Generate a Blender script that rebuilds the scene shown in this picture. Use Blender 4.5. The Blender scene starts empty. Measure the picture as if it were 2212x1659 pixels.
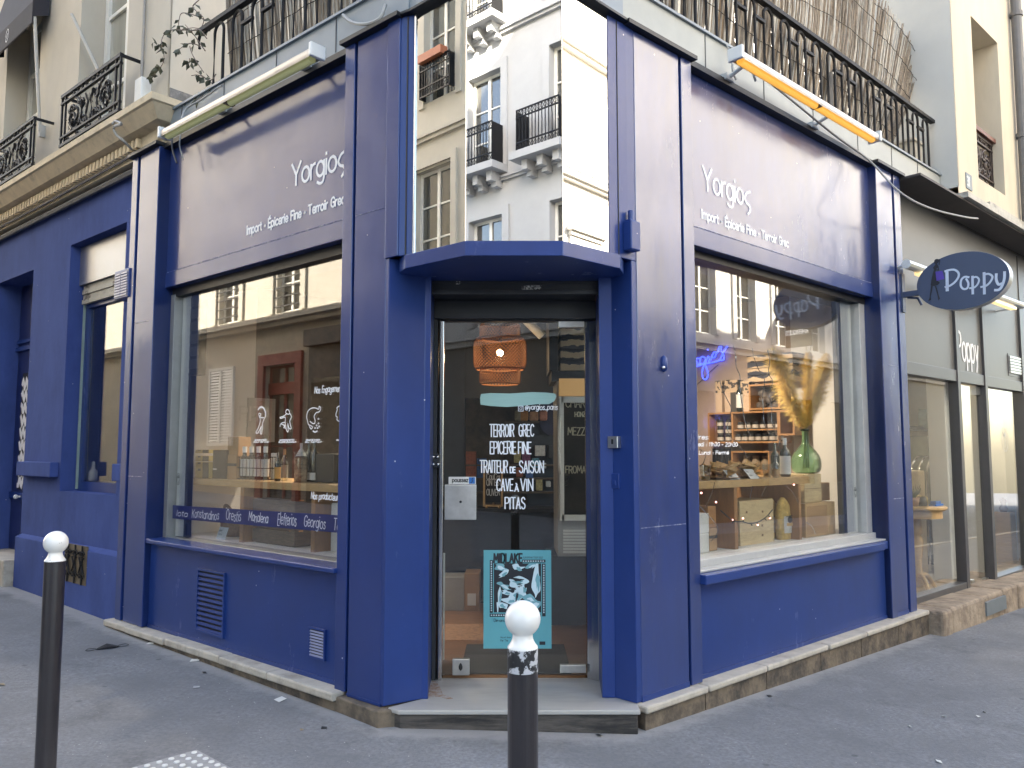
import bpy, bmesh, math, random
from mathutils import Vector, Matrix
random.seed(7)
PI = math.pi
# ---------------------------------------------------------------- camera, sky, sun, exposure
scn = bpy.context.scene
F_PX, CX, CY, HEYE = 1720.0, 1106.0, 829.5, 1.65          # measured on the photo at 2212 px width
PIT = math.atan(143.5 / F_PX); CP, SP = math.cos(PIT), math.sin(PIT)
cd = bpy.data.cameras.new('camera'); cam = bpy.data.objects.new('camera', cd); scn.collection.objects.link(cam)
cam.location = (0, 0, HEYE); cam.rotation_euler = (PI / 2 + PIT, 0, 0)
cd.sensor_width = 36; cd.lens = 36 * F_PX / 2212; cd.clip_start = .05; cd.clip_end = 500
scn.camera = cam
SUN_H = (-.25, .968); SUN_EL = math.radians(30)
w = bpy.data.worlds.new('World'); scn.world = w; w.use_nodes = True
nt = w.node_tree; sky = nt.nodes.new('ShaderNodeTexSky'); sky.sky_type = 'NISHITA'; sky.sun_disc = False
sky.sun_elevation = SUN_EL; sky.sun_rotation = math.atan2(SUN_H[0], SUN_H[1]); sky.dust_density = 2.0
nt.links.new(sky.outputs[0], nt.nodes['Background'].inputs[0]); nt.nodes['Background'].inputs[1].default_value = .15
sl = bpy.data.lights.new('sun', 'SUN'); sl.energy = 4.2; sl.angle = math.radians(.5); sl.color = (1, .93, .82)
so = bpy.data.objects.new('sun', sl); scn.collection.objects.link(so)
sd = Vector((SUN_H[0] * math.cos(SUN_EL), SUN_H[1] * math.cos(SUN_EL), math.sin(SUN_EL)))
so.rotation_euler = sd.to_track_quat('Z', 'Y').to_euler(); so.location = (0, 30, 30)
scn.view_settings.view_transform = 'Standard'; scn.view_settings.look = 'None'
scn.view_settings.exposure = 2.78; scn.view_settings.gamma = 1
scn.view_settings.use_white_balance = True; scn.view_settings.white_balance_temperature = 6950; scn.view_settings.white_balance_tint = 10
scn.cycles.max_bounces = 10; scn.cycles.diffuse_bounces = 5; scn.cycles.glossy_bounces = 6
scn.cycles.transparent_max_bounces = 24; scn.cycles.transmission_bounces = 6
scn.cycles.caustics_reflective = False; scn.cycles.caustics_refractive = False
scn.cycles.use_denoising = True; scn.cycles.sample_clamp_indirect = 6

# ---------------------------------------------------------------- frames (facade coordinates)
def ray(u, v):
    a, b = (u - CX) / F_PX, -(v - CY) / F_PX
    return (a, CP - b * SP, SP + b * CP)
def gz(u, v, z):
    r = ray(u, v); t = (z - HEYE) / r[2]; return (r[0] * t, r[1] * t)
def aty(u, v, y):
    r = ray(u, v); t = y / r[1]; return (r[0] * t, HEYE + r[2] * t)
class Fr:
    """vertical wall plane: s along the wall, z up, d outwards"""
    def __init__(s, O, az, side):
        s.O = O; a = math.radians(az); s.e = (math.sin(a), math.cos(a))
        s.n = (s.e[1], -s.e[0]) if side > 0 else (-s.e[1], s.e[0]); s.side = side
        right = s.e if side > 0 else (-s.e[0], -s.e[1])
        s.rot = math.atan2(right[1], right[0]); s.sg = 1 if side > 0 else -1
    def uv(s, u, v, d=0):
        r = ray(u, v); ox, oy = s.O[0] + s.n[0] * d, s.O[1] + s.n[1] * d
        t = (ox * s.n[0] + oy * s.n[1]) / (r[0] * s.n[0] + r[1] * s.n[1])
        x, y, z = r[0] * t, r[1] * t, HEYE + r[2] * t
        return ((x - ox) * s.e[0] + (y - oy) * s.e[1], z)
    def P(s, a, z, d=0): return (s.O[0] + s.e[0] * a + s.n[0] * d, s.O[1] + s.e[1] * a + s.n[1] * d, z)
    def __call__(s, a, z, d=0): return s.P(a, z, d)
    def T(s, d):                                             # flat lettering map: x to the right seen from outside
        return lambda x, y, o=0: s.P(s.sg * x, y, d + o)
L = Fr((-.763, 4.863), -49.4, -1)                            # left shop front
R = Fr((.749, 4.915), 47.8, 1)                               # right shop front
WL, WR = 8.0, 10.0                                           # widths of the two streets
off = lambda F, d: (F.O[0] + F.n[0] * d, F.O[1] + F.n[1] * d)
OL = Fr(off(L, WL), -49.4, 1); OR = Fr(off(R, WR), 47.8, -1)
ML = Fr((-.267, 4.455), -47, -1); MR = Fr((.290, 4.455), 44.2, 1); MC = Fr((0, 4.63), 90, 1)
DY = 5.44; DOOR = Fr((0, DY), 90, 1)
SW = Fr(R.P(3.75, 0, -.22)[:2], -42.2, -1)                   # inner right side wall
SL = Fr(L.P(3.2, 0, -.3)[:2], 40.6, 1)                       # inner left side wall
BK = Fr((0, 9.5), 90, 1)
def G(x, y): return .012 - .025 * x - .004 * (y - 4.8)        # the pavement falls to the right

# ---------------------------------------------------------------- mesh builder
class MB:
    def __init__(s): s.v = []; s.f = []
    def add(s, vs, fs):
        n = len(s.v); s.v += [tuple(p) for p in vs]; s.f += [tuple(i + n for i in f) for f in fs]; return s
    def poly(s, pts): return s.add(pts, [tuple(range(len(pts)))])
    def box(s, T, a0, a1, b0, b1, c0, c1):
        if T is None: T = lambda a, b, c: (a, b, c)
        vs = [T(a, b, c) for a in (a0, a1) for b in (b0, b1) for c in (c0, c1)]
        return s.add(vs, [(0, 1, 3, 2), (4, 6, 7, 5), (0, 4, 5, 1), (2, 3, 7, 6), (0, 2, 6, 4), (1, 5, 7, 3)])
    def bx(s, x0, x1, y0, y1, z0, z1): return s.box(None, x0, x1, y0, y1, z0, z1)
    def prism(s, pts, z0, z1):                               # plan outline between two heights
        n = len(pts); vs = [(p[0], p[1], z0) for p in pts] + [(p[0], p[1], z1) for p in pts]
        return s.add(vs, [tuple(range(n))[::-1], tuple(range(n, 2 * n))] + [(i, (i + 1) % n, n + (i + 1) % n, n + i) for i in range(n)])
    def slab(s, T, pts, d0, d1):                             # outline in a wall plane, given depth
        n = len(pts); vs = [T(a, b, d0) for a, b in pts] + [T(a, b, d1) for a, b in pts]
        return s.add(vs, [tuple(range(n))[::-1], tuple(range(n, 2 * n))] + [(i, (i + 1) % n, n + (i + 1) % n, n + i) for i in range(n)])
    def tube(s, path, r, n=6, closed=False, r2=None):
        P = [Vector(p) for p in path]; m = len(P); rings = []; up = Vector((0, 0, 1))
        for i, p in enumerate(P):
            t = (P[(i + 1) % m] - P[i - 1]) if closed else (P[min(i + 1, m - 1)] - P[max(i - 1, 0)])
            if t.length < 1e-9: t = Vector((0, 0, 1))
            t.normalize(); a = t.cross(up)
            if a.length < 1e-3: a = t.cross(Vector((1, 0, 0)))
            a.normalize(); b = a.cross(t); rr = r if r2 is None else r + (r2 - r) * i / max(1, m - 1)
            rings.append([p + a * rr * math.cos(2 * PI * k / n) + b * rr * math.sin(2 * PI * k / n) for k in range(n)])
        vs = [q for g in rings for q in g]; fs = []
        for i in range(m if closed else m - 1):
            j = (i + 1) % m
            fs += [(i * n + k, i * n + (k + 1) % n, j * n + (k + 1) % n, j * n + k) for k in range(n)]
        if not closed: fs += [tuple(range(n))[::-1], tuple((m - 1) * n + k for k in range(n))]
        return s.add(vs, fs)
    def lathe(s, c, prof, n=20, cap=True):
        vs = []; fs = []; m = len(prof)
        for r, z in prof: vs += [(c[0] + r * math.cos(2 * PI * k / n), c[1] + r * math.sin(2 * PI * k / n), c[2] + z) for k in range(n)]
        for i in range(m - 1): fs += [(i * n + k, i * n + (k + 1) % n, (i + 1) * n + (k + 1) % n, (i + 1) * n + k) for k in range(n)]
        if cap: fs += [tuple(range(n))[::-1], tuple((m - 1) * n + k for k in range(n))]
        return s.add(vs, fs)
    def ball(s, c, r, n=14, sq=1.0): 
        return s.lathe(c, [(max(1e-4, r * math.sin(PI * i / n)), -r * sq * math.cos(PI * i / n)) for i in range(n + 1)], n * 2, False)
    def ribbon(s, T, pts, wd, closed=False, o=0):
        m = len(pts); out = []
        for i in range(m):
            p = pts[i]; a = pts[i - 1] if (i or closed) else p; b = pts[(i + 1) % m] if (i < m - 1 or closed) else p
            d1 = Vector((p[0] - a[0], p[1] - a[1])); d2 = Vector((b[0] - p[0], b[1] - p[1]))
            if d1.length < 1e-9: d1 = d2
            if d2.length < 1e-9: d2 = d1
            d1 = d1.normalized(); d2 = d2.normalized(); t = d1 + d2
            t = t.normalized() if t.length > 1e-6 else d1
            k = min(1.6, 1 / max(.4, abs(t.dot(d1)))); w_ = wd[i] if isinstance(wd, (list, tuple)) else wd
            nx, ny = -t.y * w_ * .5 * k, t.x * w_ * .5 * k
            ex, ey = (0, 0)
            if not closed and i == 0: ex, ey = -t.x * w_ * .35, -t.y * w_ * .35
            if not closed and i == m - 1: ex, ey = t.x * w_ * .35, t.y * w_ * .35
            out += [T(p[0] + nx + ex, p[1] + ny + ey, o), T(p[0] - nx + ex, p[1] - ny + ey, o)]
        q = m if closed else m - 1
        return s.add(out, [(2 * i, 2 * i + 1, 2 * ((i + 1) % m) + 1, 2 * ((i + 1) % m)) for i in range(q)])
    def build(s, name, mat, parent=None, world=None, loc=None, bevel=0, smooth=False):
        """world: vertices are world coordinates (default when parent is unrotated or absent)"""
        me = bpy.data.meshes.new(name); ox = Vector((0, 0, 0)); p = parent
        if world is None: world = True
        if world:
            while p: ox = ox + p.location; p = p.parent
            if loc is not None and parent is None: ox = Vector(loc)
        me.from_pydata([tuple(Vector(v) - ox) for v in s.v], [], s.f)
        bm = bmesh.new(); bm.from_mesh(me); bmesh.ops.recalc_face_normals(bm, faces=bm.faces); bm.to_mesh(me); bm.free()
        if mat: me.materials.append(mat)
        o = bpy.data.objects.new(name, me); scn.collection.objects.link(o)
        if parent: o.parent = parent
        elif world and loc is not None: o.location = loc
        if smooth:
            for q in me.polygons: q.use_smooth = True
        if bevel:
            b = o.modifiers.new('bevel', 'BEVEL'); b.width = bevel; b.segments = 2; b.limit_method = 'ANGLE'; b.angle_limit = .7
        return o
def tag(o, label=None, cat=None, group=None, kind=None):
    if label: o['label'] = label
    if cat: o['category'] = cat
    if group: o['group'] = group
    if kind: o['kind'] = kind
    return o
def thing(name, label, cat, loc=(0, 0, 0), rot=0, group=None):
    o = bpy.data.objects.new(name, None); scn.collection.objects.link(o); o.location = loc; o.rotation_euler = (0, 0, rot)
    o.empty_display_size = .1
    return tag(o, label, cat, group)
def part(name, mb, mat, parent, **k): return mb.build(name, mat, parent, **k)
def islands(mb):
    par = list(range(len(mb.v)))
    def fd(i):
        while par[i] != i: par[i] = par[par[i]]; i = par[i]
        return i
    for f in mb.f:
        for k in f[1:]: par[fd(f[0])] = fd(k)
    gr = {}
    for f in mb.f: gr.setdefault(fd(f[0]), []).append(f)
    out = []
    for fs in gr.values():
        ix = sorted({k for f in fs for k in f}); m = {k: i for i, k in enumerate(ix)}; b = MB(); b.add([mb.v[k] for k in ix], [tuple(m[k] for k in f) for f in fs]); out.append(b)
    return out
def parts(name, mb, mat, parent, **k): return [part(name, b, mat, parent, **k) for b in islands(mb)]
def lp(name, mb, mat, parent, **k): return mb.build(name, mat, parent, world=False, **k)      # local coordinates
def dup(root, loc, rot=None, label=None):
    r = root.copy(); scn.collection.objects.link(r); r.location = loc
    if rot is not None: r.rotation_euler = (0, 0, rot)
    if label: r['label'] = label
    for ch in list(root.children):
        c = ch.copy(); scn.collection.objects.link(c); c.parent = r
        for g in list(ch.children):
            d = g.copy(); scn.collection.objects.link(d); d.parent = c
    return r
def smooth_path(pts, k=5, closed=False):
    n = len(pts); out = []
    if n < 3: return list(pts)
    dim = len(pts[0])
    for i in range(n if closed else n - 1):
        p0 = pts[i - 1] if (i or closed) else pts[0]; p1 = pts[i]; p2 = pts[(i + 1) % n]; p3 = pts[(i + 2) % n] if (closed or i + 2 < n) else pts[n - 1]
        for j in range(k):
            t = j / k
            out.append(tuple(.5 * (2 * p1[q] + (p2[q] - p0[q]) * t + (2 * p0[q] - 5 * p1[q] + 4 * p2[q] - p3[q]) * t * t + (3 * p1[q] - p0[q] - 3 * p2[q] + p3[q]) * t ** 3) for q in range(dim)))
    if not closed: out.append(tuple(pts[-1]))
    return out

# ---------------------------------------------------------------- stroke lettering
GL = {}
def _g(t):
    for ln in t.strip().split('\n'):
        ch, rest = ln[0], ln[2:]
        wd, st = rest.split('|'); ss = []
        for q in st.split(';'):
            q = q.strip(); sm = q[:1] == '~'; q = q.lstrip('~')
            if q.startswith('o'):
                cx, cy, rx, ry = map(float, q[1:].split(','))
                ss.append(('c', [(cx + rx * math.cos(2 * PI * i / 18), cy + ry * math.sin(2 * PI * i / 18)) for i in range(18)]))
            elif q: ss.append(('s' if sm else 'l', [tuple(map(float, a.split(','))) for a in q.split()]))
        GL[ch] = (float(wd), ss)
_g('''A=6|0,0 3,10 6,0;1,3.5 5,3.5
B=6|0,0 0,10;~0,10 4,10 5,8.5 5,6.5 3.5,5.3 0,5.2;~0,5.2 4,5.2 5.8,3.8 5.8,1.5 4,0 0,0
C=6|~5.8,8.3 4.5,9.8 2.5,9.8 .6,8 .2,5 .6,2 2.5,.2 4.5,.2 5.8,1.7
D=5.6|0,0 0,10;~0,10 3,10 5.3,8 5.7,5 5.3,2 3,0 0,0
E=4.8|4.8,10 0,10 0,0 4.8,0;0,5.2 4.2,5.2
F=4.6|4.6,10 0,10 0,0;0,5.2 4,5.2
G=6|~5.8,8.3 4.5,9.8 2.5,9.8 .6,8 .2,5 .6,2 2.5,.2 4.5,.2 5.8,1.7;5.8,1.7 5.8,4.8 3.4,4.8
H=6|0,0 0,10;6,0 6,10;0,5 6,5
I=.8|.4,0 .4,10
J=4|~4,10 4,2 3,.2 1.5,.2 0,1.5
K=5.6|0,0 0,10;5.4,10 0,4.5;1.8,6 5.6,0
L=4.6|0,10 0,0 4.6,0
M=7.4|0,0 .6,10 3.7,3 6.8,10 7.4,0
N=6|0,0 0,10 6,0 6,10
O=6.4|o3.2,5,3.1,5
P=5.6|0,0 0,10;~0,10 4,10 5.6,8.8 5.6,6.5 4,5 0,4.8
Q=6.6|o3.2,5,3.1,5;3.8,2.4 6.6,-1
R=5.8|0,0 0,10;~0,10 4,10 5.6,8.8 5.6,6.5 4,5 0,4.8;3,4.8 5.8,0
S=5.6|~5.3,8.4 4,9.9 2,9.9 .5,8.6 .6,6.8 2.2,5.6 4,4.7 5.5,3.4 5.4,1.4 4,.1 2,.1 .2,1.5
T=6|3,0 3,10;0,10 6,10
U=6|~0,10 0,2.5 1.3,.3 3,0 4.7,.3 6,2.5 6,10
V=6|0,10 3,0 6,10
W=8|0,10 2,0 4,8 6,0 8,10
X=6|0,0 6,10;0,10 6,0
Y=6.4|0,10 3.2,4.6 6.4,10;3.2,4.6 3.2,0
Z=5.8|0,10 5.6,10 0,0 5.8,0
a=5|o2.5,3.25,2.5,3.25;5,6.4 5,0
b=5|0,10 0,0;o2.5,3.25,2.5,3.25
c=4.7|~4.6,5.4 3.4,6.4 1.6,6.2 .3,4.6 .2,2.2 1.5,.3 3.3,.1 4.7,1.1
d=5|o2.5,3.25,2.5,3.25;5,10 5,0
e=4.8|~.3,3.3 4.8,3.3 4.6,5 3.3,6.4 1.6,6.3 .4,4.6 .3,2.2 1.6,.3 3.4,.1 4.8,1.2
f=3|~3.4,9.6 2.2,10 1.4,8.6 1.4,5 1.4,0;0,6.3 3,6.3
g=5|o2.5,3.25,2.5,3.25;~5,6.4 5,2 5,-1 4.2,-2.9 2.4,-3.2 .6,-2.3
h=4.6|0,10 0,0;~0,4 1.4,6 3.2,6.5 4.6,5 4.6,2 4.6,0
i=.8|.4,6.4 .4,0;.4,8.7 .4,9.3
j=2|~1.6,6.4 1.6,0 1.4,-2.4 0,-3.1;1.6,8.7 1.6,9.3
k=4.4|0,10 0,0;4.2,6.4 0,2.6;1.5,4 4.4,0
l=.8|.4,10 .4,0
m=7.6|0,6.4 0,0;~0,4.4 1,6.1 2.4,6.5 3.7,5.2 3.7,2 3.7,0;~3.7,4.4 4.8,6.1 6.2,6.5 7.4,5.2 7.4,2 7.4,0
n=4.6|0,6.4 0,0;~0,4.2 1.3,6 3,6.5 4.5,5.2 4.5,2 4.5,0
o=5.2|o2.6,3.25,2.6,3.25
p=5|0,6.4 0,-3.2;o2.5,3.25,2.5,3.25
q=5|o2.5,3.25,2.5,3.25;5,6.4 5,-3.2
r=2.8|0,6.4 0,0;~0,4 .9,5.8 2.8,6.4
s=3.8|~3.6,5.5 2.4,6.4 1,6.2 .5,5 1.4,3.8 2.8,3 3.6,1.8 2.9,.3 1.3,.1 .2,1
t=3|~1.3,9 1.3,4 1.4,1.2 2.2,.1 3,.3;0,6.4 3,6.4
u=4.5|~0,6.4 0,2 1,.2 2.6,.1 4.4,2;4.5,6.4 4.5,0
v=4.6|0,6.4 2.3,0 4.6,6.4
w=6.6|0,6.4 1.7,0 3.3,5.5 5,0 6.6,6.4
x=4.4|0,0 4.4,6.4;0,6.4 4.4,0
y=4.6|0,6.4 2.4,.2;4.6,6.4 1.2,-3.2
z=4.2|0,6.4 4.2,6.4 0,0 4.2,0
0=5.4|o2.7,5,2.6,5
1=2.4|0,7.8 1.8,10 1.8,0
2=5|~.3,8.2 1.6,9.9 3.6,9.8 4.7,8 4.2,5.8 0,0;0,0 5,0
3=5|~.4,9 2,10 4,9.6 4.6,7.6 3.6,5.6 2,5.2 3.8,4.8 4.9,3 4.2,.8 2.2,0 .2,1.2
4=5.4|4,0 4,10 0,3 5.4,3
5=5|4.6,10 .8,10 .5,5.6;~.5,5.6 2.4,6.2 4.4,5.2 4.8,2.8 3.8,.5 1.8,0 .1,1
6=5|~4,10 1.2,6 .2,3 1,.5 2.6,0 4.4,1 4.6,3.6 3,5.4 .6,4
7=5|0,10 5,10 1.6,0
8=5|o2.5,7.4,2,2.5;o2.5,2.5,2.5,2.5
9=5|o2.5,6.8,2.4,3.1;4.9,6.8 2.2,0
.=.8|.4,0 .4,.5
,=.8|.5,.5 0,-1.2
:=.8|.4,.6 .4,1.2;.4,5 .4,5.6
-=3|0,3.6 3,3.6
'=.8|.4,10 .2,8
_=4|0,-.6 4,-.6
•=1.6|o.8,3.6,.6,.6;o.8,3.6,.25,.25
@=7|o3.5,3.3,1.3,1.7;~4.8,5 4.8,2.2 5.8,1.6 6.8,3.4 6,6.2 3.4,7.4 .9,6 .1,3.2 1.2,.4 3.6,-.8 5.6,-.2
ς=4.8|~4.7,6.9 3.6,6.6 1.8,5.8 .5,4 .4,2.6 1.6,1.3 3.4,.6 4.4,-.6 4.2,-2 2.6,-3.6
é=4.8|~.3,3.3 4.8,3.3 4.6,5 3.3,6.4 1.6,6.3 .4,4.6 .3,2.2 1.6,.3 3.4,.1 4.8,1.2;2.2,7.8 3.6,9.6
É=4.8|4.8,10 0,10 0,0 4.8,0;0,5.2 4.2,5.2;2,11.2 3.6,13
À=6|0,0 3,10 6,0;1,3.5 5,3.5;2,13 3.6,11.2''')
def text(mb, T, x, y, s, h, wt, xs=1.0, slant=0.0, track=1.4, rise=0.0, jit=0, align=0, rnd=None, word=4.0):
    k = h / 10.0
    tot = sum((GL[c][0] if c in GL else word) + track for c in s) - track
    cx = x - align * tot * k * xs; n = 0
    lst = mb if isinstance(mb, list) else None
    for c in s:
        if lst is not None:
            if c == '•': lst.append(MB())
            mb = lst[-1]
        if c not in GL: cx += (word + track) * k * xs; continue
        wd, ss = GL[c]; dy = (rnd.uniform(-jit, jit) * h) if rnd else 0
        for kind, pts in ss:
            q = smooth_path(pts, 4) if kind == 's' else pts
            q = [(cx + (px + slant * py) * k * xs, y + dy + py * k + rise * (cx + px * k * xs - x)) for px, py in q]
            segs = [q] if kind != 'l' or len(q) < 3 else [q[i:i + 2] for i in range(len(q) - 1)]
            for sq in segs: n += 1; mb.ribbon(T, sq, wt, closed=(kind == 'c'), o=.0002 * (n % 7))
        cx += (wd + track) * k * xs
        if lst is not None and c == '•': lst.append(MB())
    return cx

# ---------------------------------------------------------------- materials
MC_ = {}
def mat(name, col, rough=.6, var=.12, scale=6, bump=0, bscale=40, metal=0, coat=0, cior=1.5, crough=.1, cvar=0, col2=None, c2=(.45, .6), stretch=(1, 1, 1), detail=6, c2scale=None, rvar=0, spec=.5, bdist=.01):
    if name in MC_: return MC_[name]
    m = bpy.data.materials.new(name); m.use_nodes = True; t = m.node_tree; b = t.nodes['Principled BSDF']; N = t.nodes.new; K = t.links.new
    g = N('ShaderNodeNewGeometry'); mp = N('ShaderNodeMapping'); mp.inputs['Scale'].default_value = stretch; K(g.outputs['Position'], mp.inputs['Vector'])
    nz = N('ShaderNodeTexNoise'); nz.inputs['Scale'].default_value = scale; nz.inputs['Detail'].default_value = detail; nz.inputs['Roughness'].default_value = .65; K(mp.outputs[0], nz.inputs['Vector'])
    r = N('ShaderNodeValToRGB'); r.color_ramp.elements[0].position = .25; r.color_ramp.elements[1].position = .75
    r.color_ramp.elements[0].color = tuple(max(0, c * (1 - var)) for c in col) + (1,); r.color_ramp.elements[1].color = tuple(min(1, c * (1 + var)) for c in col) + (1,)
    K(nz.outputs['Fac'], r.inputs['Fac']); out = r.outputs['Color']
    if col2:
        n2 = N('ShaderNodeTexNoise'); n2.inputs['Scale'].default_value = c2scale or scale * .4; n2.inputs['Detail'].default_value = 8; n2.inputs['Roughness'].default_value = .7; K(mp.outputs[0], n2.inputs['Vector'])
        r2 = N('ShaderNodeValToRGB'); r2.color_ramp.elements[0].position = c2[0]; r2.color_ramp.elements[1].position = c2[1]
        K(n2.outputs['Fac'], r2.inputs['Fac']); mx = N('ShaderNodeMix'); mx.data_type = 'RGBA'; K(r2.outputs['Color'], mx.inputs['Factor'])
        K(out, mx.inputs['A']); mx.inputs['B'].default_value = tuple(col2) + (1,); out = mx.outputs['Result']
    K(out, b.inputs['Base Color'])
    b.inputs['Roughness'].default_value = rough; b.inputs['Metallic'].default_value = metal; b.inputs['Specular IOR Level'].default_value = spec
    if rvar:
        ma = N('ShaderNodeMapRange'); ma.inputs['To Min'].default_value = max(0, rough - rvar); ma.inputs['To Max'].default_value = min(1, rough + rvar); K(nz.outputs['Fac'], ma.inputs['Value']); K(ma.outputs[0], b.inputs['Roughness'])
    if coat:
        b.inputs['Coat Weight'].default_value = coat; b.inputs['Coat IOR'].default_value = cior; b.inputs['Coat Roughness'].default_value = crough
        if cvar:
            n3 = N('ShaderNodeTexNoise'); n3.inputs['Scale'].default_value = 3.0; n3.inputs['Detail'].default_value = 9; n3.inputs['Roughness'].default_value = .75
            mp3 = N('ShaderNodeMapping'); mp3.inputs['Scale'].default_value = (1.6, 1.6, .5); K(g.outputs['Position'], mp3.inputs['Vector']); K(mp3.outputs[0], n3.inputs['Vector'])
            ma = N('ShaderNodeMapRange'); ma.inputs['From Min'].default_value = .35; ma.inputs['From Max'].default_value = .65; ma.inputs['To Min'].default_value = max(.02, crough - cvar); ma.inputs['To Max'].default_value = crough + cvar; K(n3.outputs['Fac'], ma.inputs['Value']); K(ma.outputs[0], b.inputs['Coat Roughness'])
    if bump:
        n4 = N('ShaderNodeTexNoise'); n4.inputs['Scale'].default_value = bscale; n4.inputs['Detail'].default_value = 5; K(mp.outputs[0], n4.inputs['Vector'])
        bp = N('ShaderNodeBump'); bp.inputs['Strength'].default_value = bump; bp.inputs['Distance'].default_value = bdist; K(n4.outputs['Fac'], bp.inputs['Height']); K(bp.outputs[0], b.inputs['Normal'])
        if coat: K(bp.outputs[0], b.inputs['Coat Normal'])
    MC_[name] = m; return m
def emis(name, col, st, base=(.8, .8, .8)):
    if name in MC_: return MC_[name]
    m = bpy.data.materials.new(name); m.use_nodes = True; b = m.node_tree.nodes['Principled BSDF']
    b.inputs['Base Color'].default_value = base + (1,); b.inputs['Emission Color'].default_value = col + (1,); b.inputs['Emission Strength'].default_value = st
    MC_[name] = m; return m
def glass(name, f0=.05, pw=4.0, tint=(.93, .95, .94), top=1.0):
    if name in MC_: return MC_[name]
    m = bpy.data.materials.new(name); m.use_nodes = True; t = m.node_tree; N = t.nodes.new; K = t.links.new
    t.nodes.remove(t.nodes['Principled BSDF']); out = t.nodes['Material Output']
    lw = N('ShaderNodeLayerWeight'); lw.inputs['Blend'].default_value = .5
    p = N('ShaderNodeMath'); p.operation = 'POWER'; K(lw.outputs['Facing'], p.inputs[0]); p.inputs[1].default_value = pw
    mr = N('ShaderNodeMapRange'); K(p.outputs[0], mr.inputs['Value']); mr.inputs['To Min'].default_value = f0; mr.inputs['To Max'].default_value = top
    tr = N('ShaderNodeBsdfTransparent'); tr.inputs[0].default_value = tint + (1,); gl = N('ShaderNodeBsdfGlossy'); gl.inputs['Roughness'].default_value = .006; gl.inputs[0].default_value = (1, 1, 1, 1)
    mx = N('ShaderNodeMixShader'); K(mr.outputs[0], mx.inputs[0]); K(tr.outputs[0], mx.inputs[1]); K(gl.outputs[0], mx.inputs[2]); K(mx.outputs[0], out.inputs[0])
    MC_[name] = m; return m
BLUE = mat('blue paint', (.0085, .034, .168), rough=.5, spec=.3, var=.14, scale=2.5, bump=.05, bscale=90, coat=.55, cior=1.45, crough=.22, cvar=.06, stretch=(1, 1, .6), bdist=.004)
BLUER = mat('weathered blue paint with brightened coat', (.0085, .031, .155), rough=.5, spec=.3, var=.2, scale=3, bump=.07, bscale=60, coat=1, cior=1.8, crough=.19, cvar=.10, stretch=(1, 1, .3), bdist=.004, col2=(.024, .036, .105), c2=(.5, .75), c2scale=2.5)  # same blue, weathered; brighter look of the right front put into its coat
BLUEP = mat('blue panel paint', (.0075, .029, .15), rough=.5, spec=.3, var=.12, scale=2.0, bump=.04, bscale=60, coat=1, cior=1.47, crough=.15, cvar=.07, stretch=(1, 1, .4), bdist=.004)
BLUEM = mat('matt blue masonry paint', (.050, .082, .255), rough=.85, var=.2, scale=3, bump=.25, bscale=30, spec=.15, stretch=(1, 1, .5), col2=(.03, .05, .19), c2=(.55, .8))
BLUED = mat('dark blue door paint', (.010, .018, .09), rough=.4, var=.12, coat=.4, cior=1.5, crough=.3)
STONE = mat('pale step stone', (.44, .395, .33), rough=.75, var=.2, scale=9, bump=.3, bscale=50, col2=(.2, .17, .14), c2=(.5, .75), c2scale=4)
STONED = mat('dirty plinth stone', (.155, .12, .085), rough=.85, var=.4, scale=9, bump=.7, bscale=26, col2=(.045, .038, .033), c2=(.42, .62), c2scale=5)
STONEG = mat('step riser stone', (.085, .072, .062), rough=.7, var=.35, scale=10, bump=.3, bscale=30, col2=(.02, .018, .017), c2=(.42, .6), c2scale=7, stretch=(.4, 1, 3))
MARBLE = mat('door step marble', (.38, .365, .34), rough=.45, var=.12, scale=5, bump=.08, bscale=30, col2=(.27, .25, .23), c2=(.5, .8), stretch=(.5, 2, 1))
ASPH = mat('pavement asphalt', (.198, .201, .209), rough=.9, var=.42, scale=42, detail=12, bump=.9, bscale=110, spec=.25, col2=(.142, .144, .151), c2=(.35, .7), c2scale=1.3, bdist=.004)
ROAD = mat('road asphalt', (.055, .056, .06), rough=.8, var=.3, scale=60, bump=.4, bscale=120)
CREAM = mat('cream render', (.52, .475, .395), rough=.8, var=.07, scale=3, bump=.08, bscale=25, col2=(.44, .40, .335), c2=(.5, .85), c2scale=1.2, stretch=(1, 1, .5))
CREAMD = mat('cornice stone', (.62, .51, .35), rough=.8, var=.15, scale=8, bump=.2, bscale=30, col2=(.26, .21, .15), c2=(.55, .8), c2scale=5)
CREAMR = mat('warm cream render', (.62, .545, .42), rough=.8, var=.06, scale=3, bump=.06, bscale=25, col2=(.50, .44, .345), c2=(.45, .8), c2scale=2.2, stretch=(1, 1, .25))
GREYW = mat('pale grey render', (.53, .52, .48), rough=.85, var=.05, scale=2, bump=.06, bscale=20, col2=(.44, .44, .42), c2=(.5, .9))
WHITEB = mat('white street front', (.58, .565, .535), rough=.8, var=.04, scale=2)
PALEB = mat('pale grey street front', (.42, .425, .43), rough=.8, var=.05, scale=2)
OLC = mat('cream street front', (.53, .50, .43), rough=.8, var=.06, scale=2)
OLG = mat('dull beige ground floor front', (.44, .40, .33), rough=.8, var=.1, scale=2)
DARKB = mat('dark shop front', (.035, .034, .036), rough=.5, var=.2, scale=2)
ZINC = mat('zinc flashing', (.20, .235, .265), rough=.5, var=.08, scale=5, metal=.0, coat=.3, crough=.4)
ZINCR = mat('grey zinc fascia', (.34, .35, .33), rough=.55, var=.08, scale=5, coat=.2, crough=.4)
BLACK = mat('black metal', (.012, .012, .014), rough=.45, var=.2, scale=10)
IRON = mat('black wrought iron', (.009, .009, .011), rough=.55, spec=.25, var=.3, scale=20, bump=.2, bscale=80)
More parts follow.
